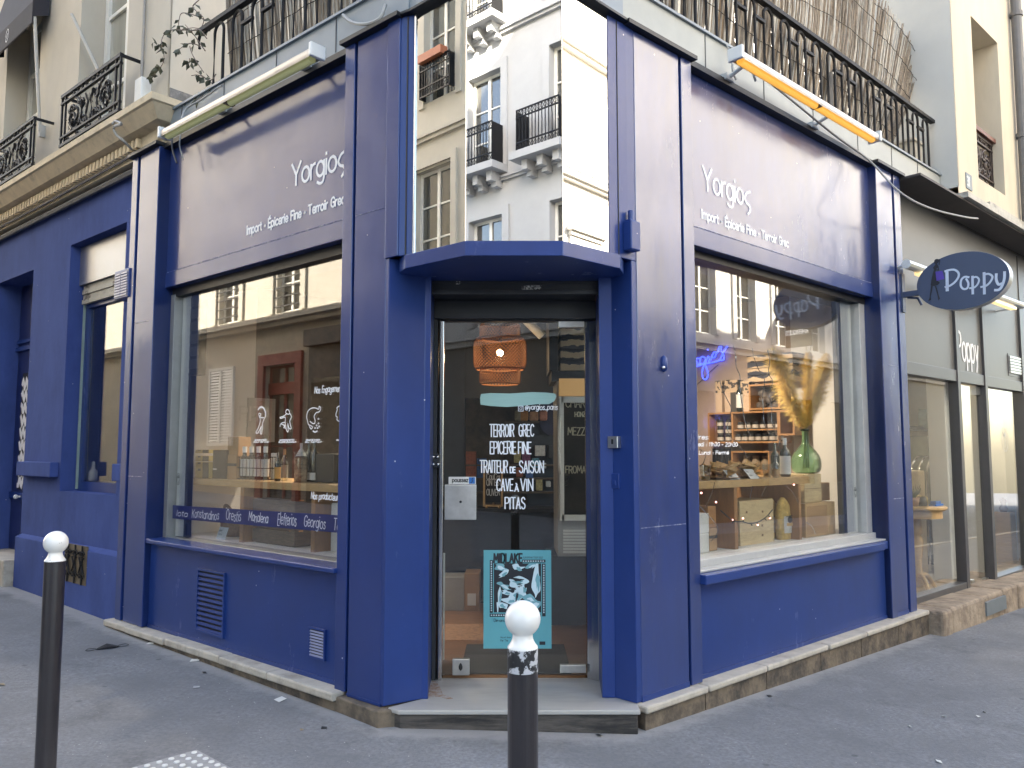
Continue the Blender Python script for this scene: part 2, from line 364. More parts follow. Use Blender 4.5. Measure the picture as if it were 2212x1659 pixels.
SHUT = mat('black shutter box', (.018, .02, .024), rough=.35, var=.25, scale=4, coat=.3, crough=.3)
WHITE = mat('white paint', (.75, .75, .72), rough=.4, var=.04, scale=8)
WHITEW = mat('white window wood', (.74, .74, .70), rough=.45, var=.04, scale=8)
OFFW = mat('white display board', (.72, .70, .65), rough=.5, var=.03, scale=4)
LETTER = mat('white vinyl lettering', (.82, .82, .84), rough=.5, var=.02)
CHROME = mat('brushed steel', (.62, .62, .62), rough=.16, var=.1, scale=12, metal=1, stretch=(1, 1, .1), rvar=.08)
STEEL = mat('steel plate', (.62, .62, .60), rough=.35, var=.15, scale=10, metal=1, rvar=.1)
MIRROR = mat('mirror', (.86, .87, .86), rough=.006, var=.03, scale=4, metal=1, bump=.007, bscale=1.2, bdist=.02)
DARKF = mat('dark door frame', (.03, .032, .036), rough=.4, var=.2)
REED = mat('reed cane', (.24, .195, .145), rough=.7, var=.5, scale=30, stretch=(1, 1, .15), col2=(.12, .085, .055), c2=(.5, .65), c2scale=25)
REED2 = mat('pale reed cane', (.42, .385, .325), rough=.7, var=.4, scale=30, stretch=(1, 1, .15))
WOOD = mat('pine board', (.52, .33, .15), rough=.5, var=.18, scale=10, stretch=(1, 1, 6), bump=.05, bscale=30)
WOODO = mat('orange wood panel', (.38, .19, .075), rough=.5, var=.18, scale=9, stretch=(4, 4, .6))
WOODP = mat('pale pine crate', (.58, .45, .25), rough=.55, var=.2, scale=10, stretch=(1, 1, 7), col2=(.40, .27, .13), c2=(.6, .75))
WOODD = mat('old crate wood', (.15, .105, .07), rough=.75, var=.35, scale=12, stretch=(1, 1, 6), bump=.3, bscale=40)
FLOORW = mat('wood floor', (.24, .115, .05), rough=.35, var=.25, scale=5, stretch=(1, 4, 1), coat=.3, crough=.25)
KRAFT = mat('kraft card', (.42, .25, .12), rough=.7, var=.1)
PWALL = mat('old stone wall', (.115, .083, .058), rough=.9, var=.4, scale=5, bump=.5, bscale=12, col2=(.05, .04, .03), c2=(.5, .65))
WARMLIT = mat('white interior wall with warm light in colour', (.46, .35, .275), rough=.7, var=.03)  # white wall; the warm lamplight on it is put into the colour
DWALL = mat('dark blue grey interior paint', (.03, .035, .045), rough=.5, var=.2)
CEIL = mat('dark ceiling', (.10, .09, .08), rough=.8, var=.2)
BEIGEP = mat('grey beige shop panel', (.105, .103, .099), rough=.5, var=.05, coat=.4, cior=1.5, crough=.3)
ANTH = mat('anthracite frame', (.06, .057, .06), rough=.45, var=.1, coat=.4, crough=.3)
PANE = mat('dark window pane', (.05, .05, .045), rough=.05, var=.3, scale=2, spec=.8, coat=1, cior=1.7, crough=.02)
GL1 = glass('shop glass', .105, 2.3, (.98, .99, .985), top=.58)
GL2 = glass('door glass', .06, 2.8)
GL3 = glass('boutique glass', .03, 2.6, (.97, .98, .97), top=.7)

def dusty_edge(m):
    t = m.node_tree; N = t.nodes.new; K = t.links.new; b = t.nodes['Principled BSDF']; src = b.inputs['Base Color'].links[0].from_socket; g = N('ShaderNodeNewGeometry'); ds = []
    for F in (L, R):
        d = N('ShaderNodeVectorMath'); d.operation = 'DOT_PRODUCT'; K(g.outputs['Position'], d.inputs[0]); d.inputs[1].default_value = (F.n[0], F.n[1], 0); s_ = N('ShaderNodeMath'); s_.operation = 'SUBTRACT'; K(d.outputs['Value'], s_.inputs[0]); s_.inputs[1].default_value = F.O[0] * F.n[0] + F.O[1] * F.n[1]; ds.append(s_)
    mn = N('ShaderNodeMath'); mn.operation = 'MAXIMUM'; K(ds[0].outputs[0], mn.inputs[0]); K(ds[1].outputs[0], mn.inputs[1]); sx = N('ShaderNodeSeparateXYZ'); K(g.outputs['Position'], sx.inputs[0]); dd = N('ShaderNodeMath'); dd.operation = 'SUBTRACT'; dd.inputs[0].default_value = 4.81; K(sx.outputs['Y'], dd.inputs[1]); m3 = N('ShaderNodeMath'); m3.operation = 'MAXIMUM'; K(mn.outputs[0], m3.inputs[0]); K(dd.outputs[0], m3.inputs[1]); mn = m3
    nz = N('ShaderNodeTexNoise'); nz.inputs['Scale'].default_value = 9; nz.inputs['Detail'].default_value = 8; K(g.outputs['Position'], nz.inputs['Vector'])
    ad = N('ShaderNodeMath'); ad.operation = 'MULTIPLY_ADD'; K(nz.outputs['Fac'], ad.inputs[0]); ad.inputs[1].default_value = -.22; K(mn.outputs[0], ad.inputs[2])
    mr = N('ShaderNodeMapRange'); K(ad.outputs[0], mr.inputs['Value']); mr.inputs['From Min'].default_value = -.03; mr.inputs['From Max'].default_value = .08; mr.inputs['To Min'].default_value = .7; mr.inputs['To Max'].default_value = 0
    mx = N('ShaderNodeMix'); mx.data_type = 'RGBA'; K(mr.outputs[0], mx.inputs['Factor']); K(src, mx.inputs['A']); mx.inputs['B'].default_value = (.30, .295, .29, 1)
    sp = N('ShaderNodeTexVoronoi'); sp.inputs['Scale'].default_value = 130; K(g.outputs['Position'], sp.inputs['Vector']); r = N('ShaderNodeValToRGB'); r.color_ramp.elements[0].position = .06; r.color_ramp.elements[0].color = (1, 1, 1, 1); r.color_ramp.elements[1].position = .13; r.color_ramp.elements[1].color = (0, 0, 0, 1); K(sp.outputs['Distance'], r.inputs[0])
    m2 = N('ShaderNodeMix'); m2.data_type = 'RGBA'; ml = N('ShaderNodeMath'); ml.operation = 'MULTIPLY'; K(r.outputs[0], ml.inputs[0]); ml.inputs[1].default_value = .35; K(ml.outputs[0], m2.inputs['Factor']); K(mx.outputs['Result'], m2.inputs['A']); m2.inputs['B'].default_value = (.32, .31, .30, 1); K(m2.outputs['Result'], b.inputs['Base Color'])
    # gum spots and darker patches
    g2 = N('ShaderNodeTexVoronoi'); g2.inputs['Scale'].default_value = 3.2; K(g.outputs['Position'], g2.inputs['Vector']); r2 = N('ShaderNodeValToRGB'); r2.color_ramp.elements[0].position = .05; r2.color_ramp.elements[0].color = (1, 1, 1, 1); r2.color_ramp.elements[1].position = .075; r2.color_ramp.elements[1].color = (0, 0, 0, 1); K(g2.outputs['Distance'], r2.inputs[0])
    n9 = N('ShaderNodeTexNoise'); n9.inputs['Scale'].default_value = 1.7; n9.inputs['Detail'].default_value = 9; n9.inputs['Roughness'].default_value = .7; K(g.outputs['Position'], n9.inputs['Vector']); r9 = N('ShaderNodeValToRGB'); r9.color_ramp.elements[0].position = .56; r9.color_ramp.elements[1].position = .72; K(n9.outputs['Fac'], r9.inputs[0])
    s9 = N('ShaderNodeMath'); s9.operation = 'MAXIMUM'; K(r2.outputs[0], s9.inputs[0]); K(r9.outputs[0], s9.inputs[1]); s8 = N('ShaderNodeMath'); s8.operation = 'MULTIPLY'; K(s9.outputs[0], s8.inputs[0]); s8.inputs[1].default_value = .5
    m9 = N('ShaderNodeMix'); m9.data_type = 'RGBA'; K(s8.outputs[0], m9.inputs['Factor']); K(m2.outputs['Result'], m9.inputs['A']); m9.inputs['B'].default_value = (.062, .062, .066, 1); K(m9.outputs['Result'], b.inputs['Base Color'])
dusty_edge(ASPH)
def chips(m, scale=9, th=.028, col=(.45, .47, .55)):
    t = m.node_tree; N = t.nodes.new; K = t.links.new; b = t.nodes['Principled BSDF']; src = b.inputs['Base Color'].links[0].from_socket; g = N('ShaderNodeNewGeometry')
    v = N('ShaderNodeTexVoronoi'); v.inputs['Scale'].default_value = scale; K(g.outputs['Position'], v.inputs['Vector']); l = N('ShaderNodeMath'); l.operation = 'LESS_THAN'; K(v.outputs['Distance'], l.inputs[0]); l.inputs[1].default_value = th
    n = N('ShaderNodeTexNoise'); n.inputs['Scale'].default_value = 2.2; n.inputs['Detail'].default_value = 3; K(g.outputs['Position'], n.inputs['Vector']); q = N('ShaderNodeMath'); q.operation = 'GREATER_THAN'; K(n.outputs['Fac'], q.inputs[0]); q.inputs[1].default_value = .47
    a = N('ShaderNodeMath'); a.operation = 'MULTIPLY'; K(l.outputs[0], a.inputs[0]); K(q.outputs[0], a.inputs[1]); mx = N('ShaderNodeMix'); mx.data_type = 'RGBA'; K(a.outputs[0], mx.inputs['Factor']); K(src, mx.inputs['A']); mx.inputs['B'].default_value = col + (1,); K(mx.outputs['Result'], b.inputs['Base Color'])
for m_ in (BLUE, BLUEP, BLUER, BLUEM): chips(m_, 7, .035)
# ---------------------------------------------------------------- ground
def sheet(name, x0, x1, y0, y1, m, dz=0, n=2, kind='structure'):
    b = MB()
    for i in range(n):
        for j in range(n):
            xa, xb = x0 + (x1 - x0) * i / n, x0 + (x1 - x0) * (i + 1) / n; ya, yb = y0 + (y1 - y0) * j / n, y0 + (y1 - y0) * (j + 1) / n
            b.poly([(xa, ya, G(xa, ya) + dz), (xb, ya, G(xb, ya) + dz), (xb, yb, G(xb, yb) + dz), (xa, yb, G(xa, yb) + dz)])
    return tag(b.build(name, m), kind=kind)
sheet('pavement', -60, 60, -60, 60, ASPH)
# the carriageway behind the kerb line where the bollards stand
def street(name, F, d0, d1, s0, s1):
    b = MB(); q = [F.P(s0, 0, d0), F.P(s1, 0, d0), F.P(s1, 0, d1), F.P(s0, 0, d1)]
    b.poly([(p[0], p[1], G(p[0], p[1]) + .004) for p in q]); tag(b.build(name, ROAD), kind='structure')
    k = MB(); q = [F.P(s0, 0, d0 - .16), F.P(s1, 0, d0 - .16), F.P(s1, 0, d0), F.P(s0, 0, d0)]
    k.add([(p[0], p[1], G(p[0], p[1]) - .1) for p in q] + [(p[0], p[1], G(p[0], p[1]) + .012) for p in q], [(0, 1, 2, 3), (4, 5, 6, 7), (0, 1, 5, 4), (1, 2, 6, 5), (2, 3, 7, 6), (3, 0, 4, 7)])
    tag(k.build('kerb', STONE), kind='structure')
street('road', L, 2.9, 6.3, 1.0, 40); street('road', R, 3.3, 7.6, 1.2, 40)

# ---------------------------------------------------------------- wall with openings, windows
def wall(T, s0, s1, z0, z1, holes, d=0, rev=.25, mb=None):
    b = mb or MB(); S = sorted({s0, s1} | {h[0] for h in holes} | {h[1] for h in holes}); Z = sorted({z0, z1} | {h[2] for h in holes} | {h[3] for h in holes})
    S = [x for x in S if s0 <= x <= s1]; Z = [x for x in Z if z0 <= x <= z1]
    for a0, a1 in zip(S, S[1:]):
        for c0, c1 in zip(Z, Z[1:]):
            m, q = (a0 + a1) / 2, (c0 + c1) / 2
            if any(h[0] < m < h[1] and h[2] < q < h[3] for h in holes): continue
            b.poly([T(a0, c0, d), T(a1, c0, d), T(a1, c1, d), T(a0, c1, d)])
    for h in holes:
        a0, a1, c0, c1 = h[:4]; r = h[4] if len(h) > 4 else rev
        b.poly([T(a0, c0, d), T(a0, c0, d - r), T(a0, c1, d - r), T(a0, c1, d)]); b.poly([T(a1, c0, d), T(a1, c0, d - r), T(a1, c1, d - r), T(a1, c1, d)])
        b.poly([T(a0, c0, d), T(a1, c0, d), T(a1, c0, d - r), T(a0, c0, d - r)]); b.poly([T(a0, c1, d), T(a1, c1, d), T(a1, c1, d - r), T(a0, c1, d - r)])
    return b
def window(T, a0, a1, c0, c1, d, par, fr=WHITEW, pm=PANE, bars=2, fw=.07):
    b = MB(); m = (a0 + a1) / 2
    for x0, x1 in ((a0, a0 + fw), (a1 - fw, a1), (m - fw * .6, m + fw * .6)): b.box(T, x0, x1, c0, c1, d, d + .06)
    for k in range(bars + 2):
        z = c0 + (c1 - c0 - fw) * k / (bars + 1); hh = fw if k in (0, bars + 1) else fw * .5
        b.box(T, a0 + fw, m - fw * .6, z, z + hh, d + .002, d + .052); b.box(T, m + fw * .6, a1 - fw, z, z + hh, d + .002, d + .052)
    o = part('window', b, fr, par)
    p = MB(); p.box(T, a0 + .01, a1 - .01, c0 + .01, c1 - .01, d + .01, d + .025); part('pane', p, pm, o)
    return o
def surround(T, a0, a1, c0, c1, par, m, w_=.18, pr=.05, head=.0):
    b = MB(); b.box(T, a0 - w_, a0, c0, c1, 0, pr); b.box(T, a1, a1 + w_, c0, c1, 0, pr); b.box(T, a0 - w_, a1 + w_, c1, c1 + w_, 0, pr)
    if head: b.box(T, a0 - w_ - .1, a1 + w_ + .1, c1 + w_ + .12, c1 + w_ + .24, 0, head); b.box(T, a0 - w_ - .04, a1 + w_ + .04, c1 + w_, c1 + w_ + .12, 0, head * .6)
    return part('window_surround', b, m, par)
def railing_panel(T, a0, a1, c0, c1, d, par, name='balcony_railing', step=.09, m=IRON):
    b = MB()
    for z in (c0, c1 - .03, c0 + .2, c1 - .2): b.box(T, a0, a1, z, z + .03, d - .015, d + .015)
    n = max(2, int((a1 - a0) / step))
    for i in range(n + 1):
        x = a0 + (a1 - a0) * i / n; b.box(T, x - .008, x + .008, c0, c1, d - .008, d + .008)
        if i < n:
            for za in (c0 + .02, c1 - .18):
                b.tube([T(x, za, d), T(x + (a1 - a0) / n, za + .17, d)], .007, 4); b.tube([T(x, za + .17, d), T(x + (a1 - a0) / n, za, d)], .007, 4)
    for x in (a0, a1): b.box(T, x - .015, x + .015, c0, c1 - .03, 0, d)
    return part(name, b, m, par)

# ---------------------------------------------------------------- the street fronts across the two streets (seen in the mirrors and the glass)
def front(name, label, F, s0, s1, H, wm, wins, ledges=(), gz1=4.6, gm=None, depth=7, ghole=(), base=(0, 0)):
    c = F.P((s0 + s1) / 2, 0, 0); t = thing(name, label, 'building', (c[0], c[1], 0))
    z0 = -1.2; holes = [w_[:4] for w_ in wins]
    b = wall(F, s0, s1, gz1 if gm else z0, H, holes); part('wall', b, wm, t)
    bb = MB(); bb.box(F, s0 + .01, s1 - .01, z0, H - .05, -depth, -.36); part('back_wall', bb, wm, t)
    rb = MB(); rb.box(F, s0 - .1, s1 + .1, H, H + .25, -depth, .25); part('roof', rb, ZINC, t)
    if gm:
        b = wall(F, s0, s1, z0, gz1, list(ghole)); part('ground_floor', b, gm, t)
    for z, h, pr in ledges:
        l_ = MB(); l_.box(F, s0, s1, z, z + h * .5, 0, pr * .6); l_.box(F, s0, s1, z + h * .5, z + h, 0, pr); part('ledge', l_, wm, t)
    for w_ in wins: window(F, *w_[:4], -.2, t)
    return t
t = front('cream_building', 'cream facade with white shutters and a red door frame across the street', OL, 2.0, 34, 17, OLC,
          [(x - .5, x + .5, 5.2, 7.6) for x in (4, 13.8, 16.7, 20, 23, 26, 29)] + [(8.85, 10.15, 5.6, 7.95)] + [(x - .55, x + .55, 9.5, 11.9) for x in (4, 9.3, 13.8, 16.7, 20, 23, 26)] +
          [], [(4.84, .26, .28), (8.6, .18, .12), (12.6, .2, .15)], gz1=4.84, gm=OLG, ghole=[(16.25, 17.55, 1.8, 3.95), (13.3, 14.75, -.3, 3.85)])
for x in (13.8, 16.7, 9.5, 20): surround(OL, x - .62, x + .62, 5.2, 8.0 if x == 9.5 else 7.65, t, OLC)
surround(OL, 8.75, 9.85, 9.4, 11.95, t, OLC)
for x in (13.8, 16.7, 20, 23):
    b = MB()
    for z in (5.35, 5.6, 5.85, 6.1): b.box(OL, x - .55, x + .55, z, z + .03, .02, .05)
    part('window_rail', b, IRON, t)
railing_panel(OL, 8.78, 9.82, 9.55, 10.35, .18, t)
b = MB(); b.box(OL, 8.95, 9.75, 10.32, 10.5, .1, .3); part('flower_box', b, mat('terracotta', (.42, .14, .07), var=.1), t)
b = MB()
for k in range(26):
    z = 1.82 + k * .08
    b.add([OL(16.3, z, .05), OL(16.88, z, .05), OL(16.88, z + .06, .02), OL(16.3, z + .06, .02)], [(0, 1, 2, 3)]); b.add([OL(16.92, z, .05), OL(17.5, z, .05), OL(17.5, z + .06, .02), OL(16.92, z + .06, .02)], [(0, 1, 2, 3)])
for a in (16.24, 16.86, 17.48): b.box(OL, a, a + .08, 1.8, 3.95, -.05, .06)
b.box(OL, 16.24, 17.56, 1.78, 1.86, -.05, .055); b.box(OL, 16.24, 17.56, 3.88, 3.96, -.05, .055); part('shutter', b, WHITE, t)
RED = mat('dark red door surround', (.22, .03, .025), rough=.5)
b = MB(); b.box(OL, 13.05, 13.32, -.3, 4.14, 0, .08); b.box(OL, 14.73, 15.0, -.3, 4.14, 0, .08); b.box(OL, 13.32, 14.73, 3.85, 4.14, 0, .078); part('door_surround', b, RED, t)
b = MB(); b.box(OL, 13.3, 14.75, 3.1, 3.4, -.15, -.1); part('door_transom', b, RED, t)
b = MB(); b.box(OL, 2.4, 12.75, -.3, 4.2, -.1, .06); b.box(OL, 2.4, 12.8, 4.2, 4.6, -.1, .2); part('shop_front', b, DARKB, t); window(OL, 13.3, 14.75, -.3, 3.85, -.2, t, fr=mat('dark red door surround', (.22, .03, .025)), bars=1)
b = MB()
for a in (3, 5.2, 7.4, 9.6, 11.5): b.box(OL, a, a + 1.1, .6, 3.4, .06, .075)
part('shop_window', b, PANE, t)
wins = [(x - .55, x + .55, 5.12, 7.3) for x in (13.7, 16.15, 18.4, 20.7, 23, 25.3, 27.6)] + [(x - .5, x + .5, 9.8, 12.2) for x in (15.6, 18.4, 21, 24, 27)]
t = front('white_building', 'sunlit white facade with moulded window surrounds across the street', OR, 1.0, 36, 15.5, WHITEB, wins,
          [(4.6, .35, .25), (9.0, .14, .25), (9.3, .12, .12), (12.7, .2, .25)] + [(z, .03, .012) for z in (8.0, 8.5, 10.2, 10.8, 11.4, 12.0, 13.4, 14.0)], gz1=4.6, gm=DARKB,
          ghole=[(x, x + 1.6, .5, 3.4) for x in (3, 6, 9, 12, 15, 18, 21, 24, 27)])
for w_ in wins[:7]: surround(OR, *w_[:4], t, WHITEB, .2, .07, .22)
b = MB()
for x in (3, 6, 9, 12, 15, 18, 21, 24, 27): b.box(OR, x, x + 1.6, .5, 3.4, -.3, -.22)
part('shop_window', b, mat('dim shop window', (.03, .03, .028), rough=.4, spec=.2), t)
wins = [(x - .55, x + .55, 8.35, 10.8) for x in (-17, -14, -10.95, -8.35)] + [(x - .55, x + .55, 4.9, 7.2) for x in (-17, -14, -10.9, -8.35)] + [(x - .55, x + .55, 12.0, 14.4) for x in (-17, -14, -10.95, -8.35)]
t = front('pale_building', 'pale grey facade with iron balconies behind the junction', OR, -30, -7.7, 19, PALEB, wins, [(8.0, .12, .1), (11.6, .14, .14), (4.4, .3, .25)], gz1=4.4, gm=DARKB, depth=8)
for w_ in wins: surround(OR, *w_[:4], t, PALEB, .2, .06)
for x, z in ((-10.95, 8.3), (-8.95, 8.3), (-10.95, 11.95), (-14, 8.3)):
    hw = .62; railing_panel(OR, x - hw, x + hw, z + .06, z + 1.05, .42, t)
    b = MB(); b.box(OR, x - hw - .12, x + hw + .12, z - .12, z + .05, 0, .55)
    for q in (-.5, -.05, .4): b.box(OR, x + q, x + q + .16, z - .35, z - .12, 0, .38); b.box(OR, x + q, x + q + .16, z - .46, z - .35, 0, .2)
    part('balcony', b, PALEB, t)
# hanging shop sign on the white front, seen mirrored in the right window
q = thing('hanging_sign', 'dark hanging sign board with white lettering on the white facade', 'sign', OR.P(20.3, 5.6, .5))
Tn = lambda a, z, d: OR.P(20.3 + d, z, a)
b = MB(); b.box(Tn, .35, 1.25, 5.0, 6.2, -.04, .04); b.box(Tn, 0, .35, 5.95, 6.03, -.02, .02); part('board', b, BLACK, q)
b = MB(); Tt = lambda x, y, o=0: OR.P(20.3 - .042 - o, y, 1.2 - x)
for i, s_ in enumerate(('FOURRURES', 'DES', 'AMERIQUES')): text(b, Tt, .06, 5.86 - i * .22, s_, .13, .03, xs=.95, track=1.8)
part('lettering', b, LETTER, q)

# ---------------------------------------------------------------- left neighbour: cream building over a blue ground floor
D0 = -.1
nb = thing('cream_building', 'cream building with iron window guards over a blue painted ground floor', 'building', L.P(5.5, 0, -.5)[:2] + (0,))
nb['group'] = 'neighbouring buildings'
w1 = (L.uv(275, 100, D0)[0], L.uv(170, 150, D0)[0]); w2 = (L.uv(88, 100, D0)[0], L.uv(12, 200, D0)[0])
holes = [(w1[0], w1[1], 4.74, 8.2, .32), (w2[0], w2[1], 4.74, 7.2, .32), (w2[1] + 2.2, w2[1] + 3.4, 4.74, 7.2, .3)]
part('wall', wall(L, 22.5, 46, 4.45, 13.2, [], D0, mb=wall(L, 3.2, 22.5, 4.45, 22, holes, D0)), CREAM, nb)  # far stretch is unseen, its height set to let sun onto the front opposite
b = MB(); b.box(L, 3.22, 22.5, 4.45, 21.9, -5.0, D0 - .34); b.box(L, 22.51, 46, 4.45, 13.1, -5.0, D0 - .34); b.box(L, 3.45, 46, -.5, 4.45, -4.0, -.75); part('back_wall', b, CREAM, nb)
b = MB(); SB = Fr(L.P(3.2, 0, D0)[:2], 40.6, 1); b.box(SB, 0, 4.9, 4.5, 21.9, -.03, 0); part('side_wall', b, CREAM, nb)
b = MB(); b.box(SB, .0, .5, 4.62, 4.95, 0, .012); b.box(SB, .5, 2.2, 4.62, 4.82, 0, .011); part('bare_render_patch', b, mat('bare grey render', (.13, .13, .13), var=.5, scale=8, col2=(.4, .39, .38), c2=(.5, .62)), nb, )
for a0, a1, c1 in ((w1[0], w1[1], 8.2), (w2[0], w2[1], 7.2)):
    window(L, a0 + .01, a1 - .01, 4.78, c1 - .01, D0 - .31, nb, bars=3, pm=mat('curtained pane', (.30, .30, .25), rough=.08, var=.25, scale=1.5, stretch=(3, 3, .2), coat=1, cior=1.6, crough=.03), fw=.08)
# cornice with dentils, returning at the corner
b = MB()
prof = [(-.1, 4.36), (-.02, 4.36), (-.02, 4.41), (.0, 4.43), (.0, 4.53), (.09, 4.55), (.14, 4.62), (.17, 4.66), (.19, 4.67), (.19, 4.73), (-.1, 4.75)]
vs = [L.P(3.2 - (d + .1) if d > -.1 else 3.2, z, d) for d, z in prof] + [L.P(16, z, d) for d, z in prof]; n = len(prof)
b.add(vs, [(i, i + 1, n + i + 1, n + i) for i in range(n - 1)])
pr2 = [SB.P(-(d + .1) if False else 0, z, 0) for d, z in prof]
vs = [L.P(3.2 - (d + .1), z, d) for d, z in prof] + [SB.P(1.2, z, d + .1) for d, z in prof]
b.add(vs, [(i, i + 1, n + i + 1, n + i) for i in range(n - 1)])
part('cornice', b, CREAMD, nb)
b = MB()
for i in range(86): b.box(L, 3.5 + i * .085, 3.5 + i * .085 + .045, 4.43, 4.515, -.001, .04)
part('dentil_band', b, CREAMD, nb)
b = MB(); b.tube([L.P(3.55, 4.4, .005), L.P(6, 4.385, .0), L.P(9, 4.4, .005)], .012); b.tube([L.P(3.3, 4.3, -.07), L.P(9, 4.3, -.07)], .03); part('wall_cable', b, mat('grubby cable', (.10, .10, .11), var=.4), nb)
b = MB(); Tp = lambda a, z, d: L.P(a, z, d); sp = L.uv(313, 100, D0)[0]
b.tube([L.P(sp, 8, D0 + .02), L.P(sp, 4.76, D0 + .02)], .014); part('conduit', b, mat('grey conduit', (.32, .30, .27)), nb)
a, z = L.uv(320, 205, D0); b = MB(); b.box(L, a - .07, a + .07, z - .13, z + .13, D0, D0 + .1); part('junction_box', b, WHITE, nb, bevel=.008)
# iron window guards
def scroll(c, r, t0, turns, sg=1, n=22):
    return [(c[0] + sg * r * (1 - .75 * i / n) * math.cos(t0 + turns * 2 * PI * i / n), c[1] + r * (1 - .75 * i / n) * math.sin(t0 + turns * 2 * PI * i / n)) for i in range(n + 1)]
def guard(a0, a1, c0, c1, d, back, par, m=IRON, name='window_guard', F=L):
    f = MB(); W, H_ = a1 - a0, c1 - c0
    for z, h in ((c0, .03), (c1 - .035, .035), (c0 + .1 * H_ + .03, .02), (c1 - .19 * H_, .02)): f.box(F, a0, a1, z, z + h, d - .016, d + .016)
    for x in (a0, a0 + .07 * W, a1 - .07 * W - .015, a1 - .02): f.box(F, x, x + .02, c0 + .03, c1 - .035, d - .01, d + .01)
    for x in (a0 + .005, a1 - .025):
        for z in (c0 + .002, c1 - .032): f.box(F, x, x + .02, z, z + .028, back, d - .016)
    o = part(name, f, m, par)
    s_ = MB(); cx = (a0 + a1) / 2; cz = c0 + .45 * H_; r = .25 * H_
    for sg in (-1, 1):
        q = [scroll((cx + sg * .24 * W, cz), r * 1.3, PI * .5, 1.5, sg), scroll((cx + sg * .3 * W, cz - .05 * H_), r * .75, -PI * .5, -1.3, sg), scroll((cx + sg * .3 * W, cz + .12 * H_), r * .5, PI, -1.3, sg), scroll((cx + sg * .16 * W, cz - .22 * H_), r * .45, 0, 1.4, sg), scroll((cx + sg * .09 * W, cz - .16 * H_), r * .38, PI, 1.3, sg),
             scroll((cx + sg * .12 * W, cz + .17 * H_), r * .4, 0, -1.2, sg), [(cx + sg * .02 * W, c0 + .14 * H_), (cx + sg * .05 * W, cz - .1 * H_), (cx + sg * .02 * W, cz + .1 * H_), (cx + sg * .07 * W, cz + .28 * H_)]]
        for i in range(4): q.append(scroll((cx + sg * (.06 + .075 * i) * W, c1 - .1 * H_), .05 * H_, i, 1.2, sg, 10))
        for i in range(3): q.append(scroll((cx + sg * (.02 + .17 * i) * W, c0 + .075 * H_), .045 * H_, 0, 1.0, sg, 10))
        for p in q: s_.tube([F.P(x, z, d) for x, z in p], .014 if len(p) > 12 else .012, 5)
        for x, z, rr in ((.26, .0, .03), (.3, -.12, .028), (.02, .1, .035), (.1, -.15, .022), (.2, .2, .022), (.36, .12, .022), (.02, -.22, .03), (.18, -.05, .026), (.22, .1, .03), (.05, .02, .03), (.05, .2, .028), (.34, -.2, .022), (.15, .25, .02), (.4, 0, .02)):
            s_.add([F.P(cx + sg * x * W - rr, cz + z * H_, d), F.P(cx + sg * x * W, cz + z * H_ - rr * .4, d + .012), F.P(cx + sg * x * W + rr, cz + z * H_, d), F.P(cx + sg * x * W, cz + z * H_ + rr * 2.2, d + .012)], [(0, 1, 2, 3)])
    part('scrollwork', s_, m, o); return o
dg = .1
a1_, c1_ = L.uv(135, 208, dg); a0_, c0_ = L.uv(258, 240, dg); guard(a0_, a1_, c0_, c1_, dg, D0, nb)
sh = a1_ - L.uv(5, 400, dg)[0]
a0b, _ = L.uv(72, 330, dg); guard(a0b, a0b + (a1_ - a0_), c0_, c1_, dg, D0, nb)
# awning over the far window, side arms
AW = mat('black awning canvas', (.022, .02, .026), rough=.8, var=.2)
AD = .1; a0, a1 = L.uv(70, 20, AD)[0], w2[1] + .06; b = MB(); zb = L.uv(70, 47, AD)[1] + .26; zt = zb + .8
pts = [(D0 + .02, zt), (AD, zb), (AD, zb - .26)]
for (d0, z0), (d1, z1) in zip(pts, pts[1:]): b.add([L.P(a0, z0, d0), L.P(a1, z0, d0), L.P(a1, z1, d1), L.P(a0, z1, d1), L.P(a0, z0 - .012, d0 - .012), L.P(a1, z0 - .012, d0 - .012), L.P(a1, z1 - .012, d1 - .012), L.P(a0, z1 - .012, d1 - .012)], [(0, 1, 2, 3), (4, 5, 6, 7), (0, 1, 5, 4), (1, 2, 6, 5), (2, 3, 7, 6), (3, 0, 4, 7)])
for a in (a0, a1): b.poly([L.P(a, zt, D0 + .02), L.P(a, zb, AD - .01), L.P(a, zb - .18, AD - .01), L.P(a, zb - .1, D0 + .02)])
aw = part('awning', b, AW, nb)
b = MB(); zc = zb - .13; mid = (a0 + a1) / 2
b.ribbon(lambda x, y, o=0: L.P(mid + .12 - x, zc + y, AD + .002 + o), smooth_path([(x * .9, y * .9) for x, y in ((0, .0), (.03, .06), (.08, .09), (.11, .05), (.09, -.04), (.04, -.08), (.01, -.05), (.05, 0), (.08, .03))], 3), .008); part('emblem', b, LETTER, aw)
b = MB()
for a in (a0 + .02, a1 - .03): b.tube([L.P(a, zb - .02, AD - .02), L.P(a + .0, 5.35, D0 + .05)], .02, 6); b.box(L, a - .02, a + .02, 5.28, 5.42, D0, D0 + .06)
parts('awning_arm', b, mat('grey arm', (.42, .40, .36), rough=.5), nb)
a, _ = L.uv(205, 60, D0); b = MB(); b.tube([L.P(L.uv(198, 0, D0 - .1)[0], 6.4, D0 + .1), L.P(a, 5.62, D0 - .1)], .02, 6); b.box(L, a - .02, a + .02, 5.52, 5.68, D0 - .14, D0 - .06); parts('awning_arm', b, mat('grey arm', (.42, .40, .36)), nb)
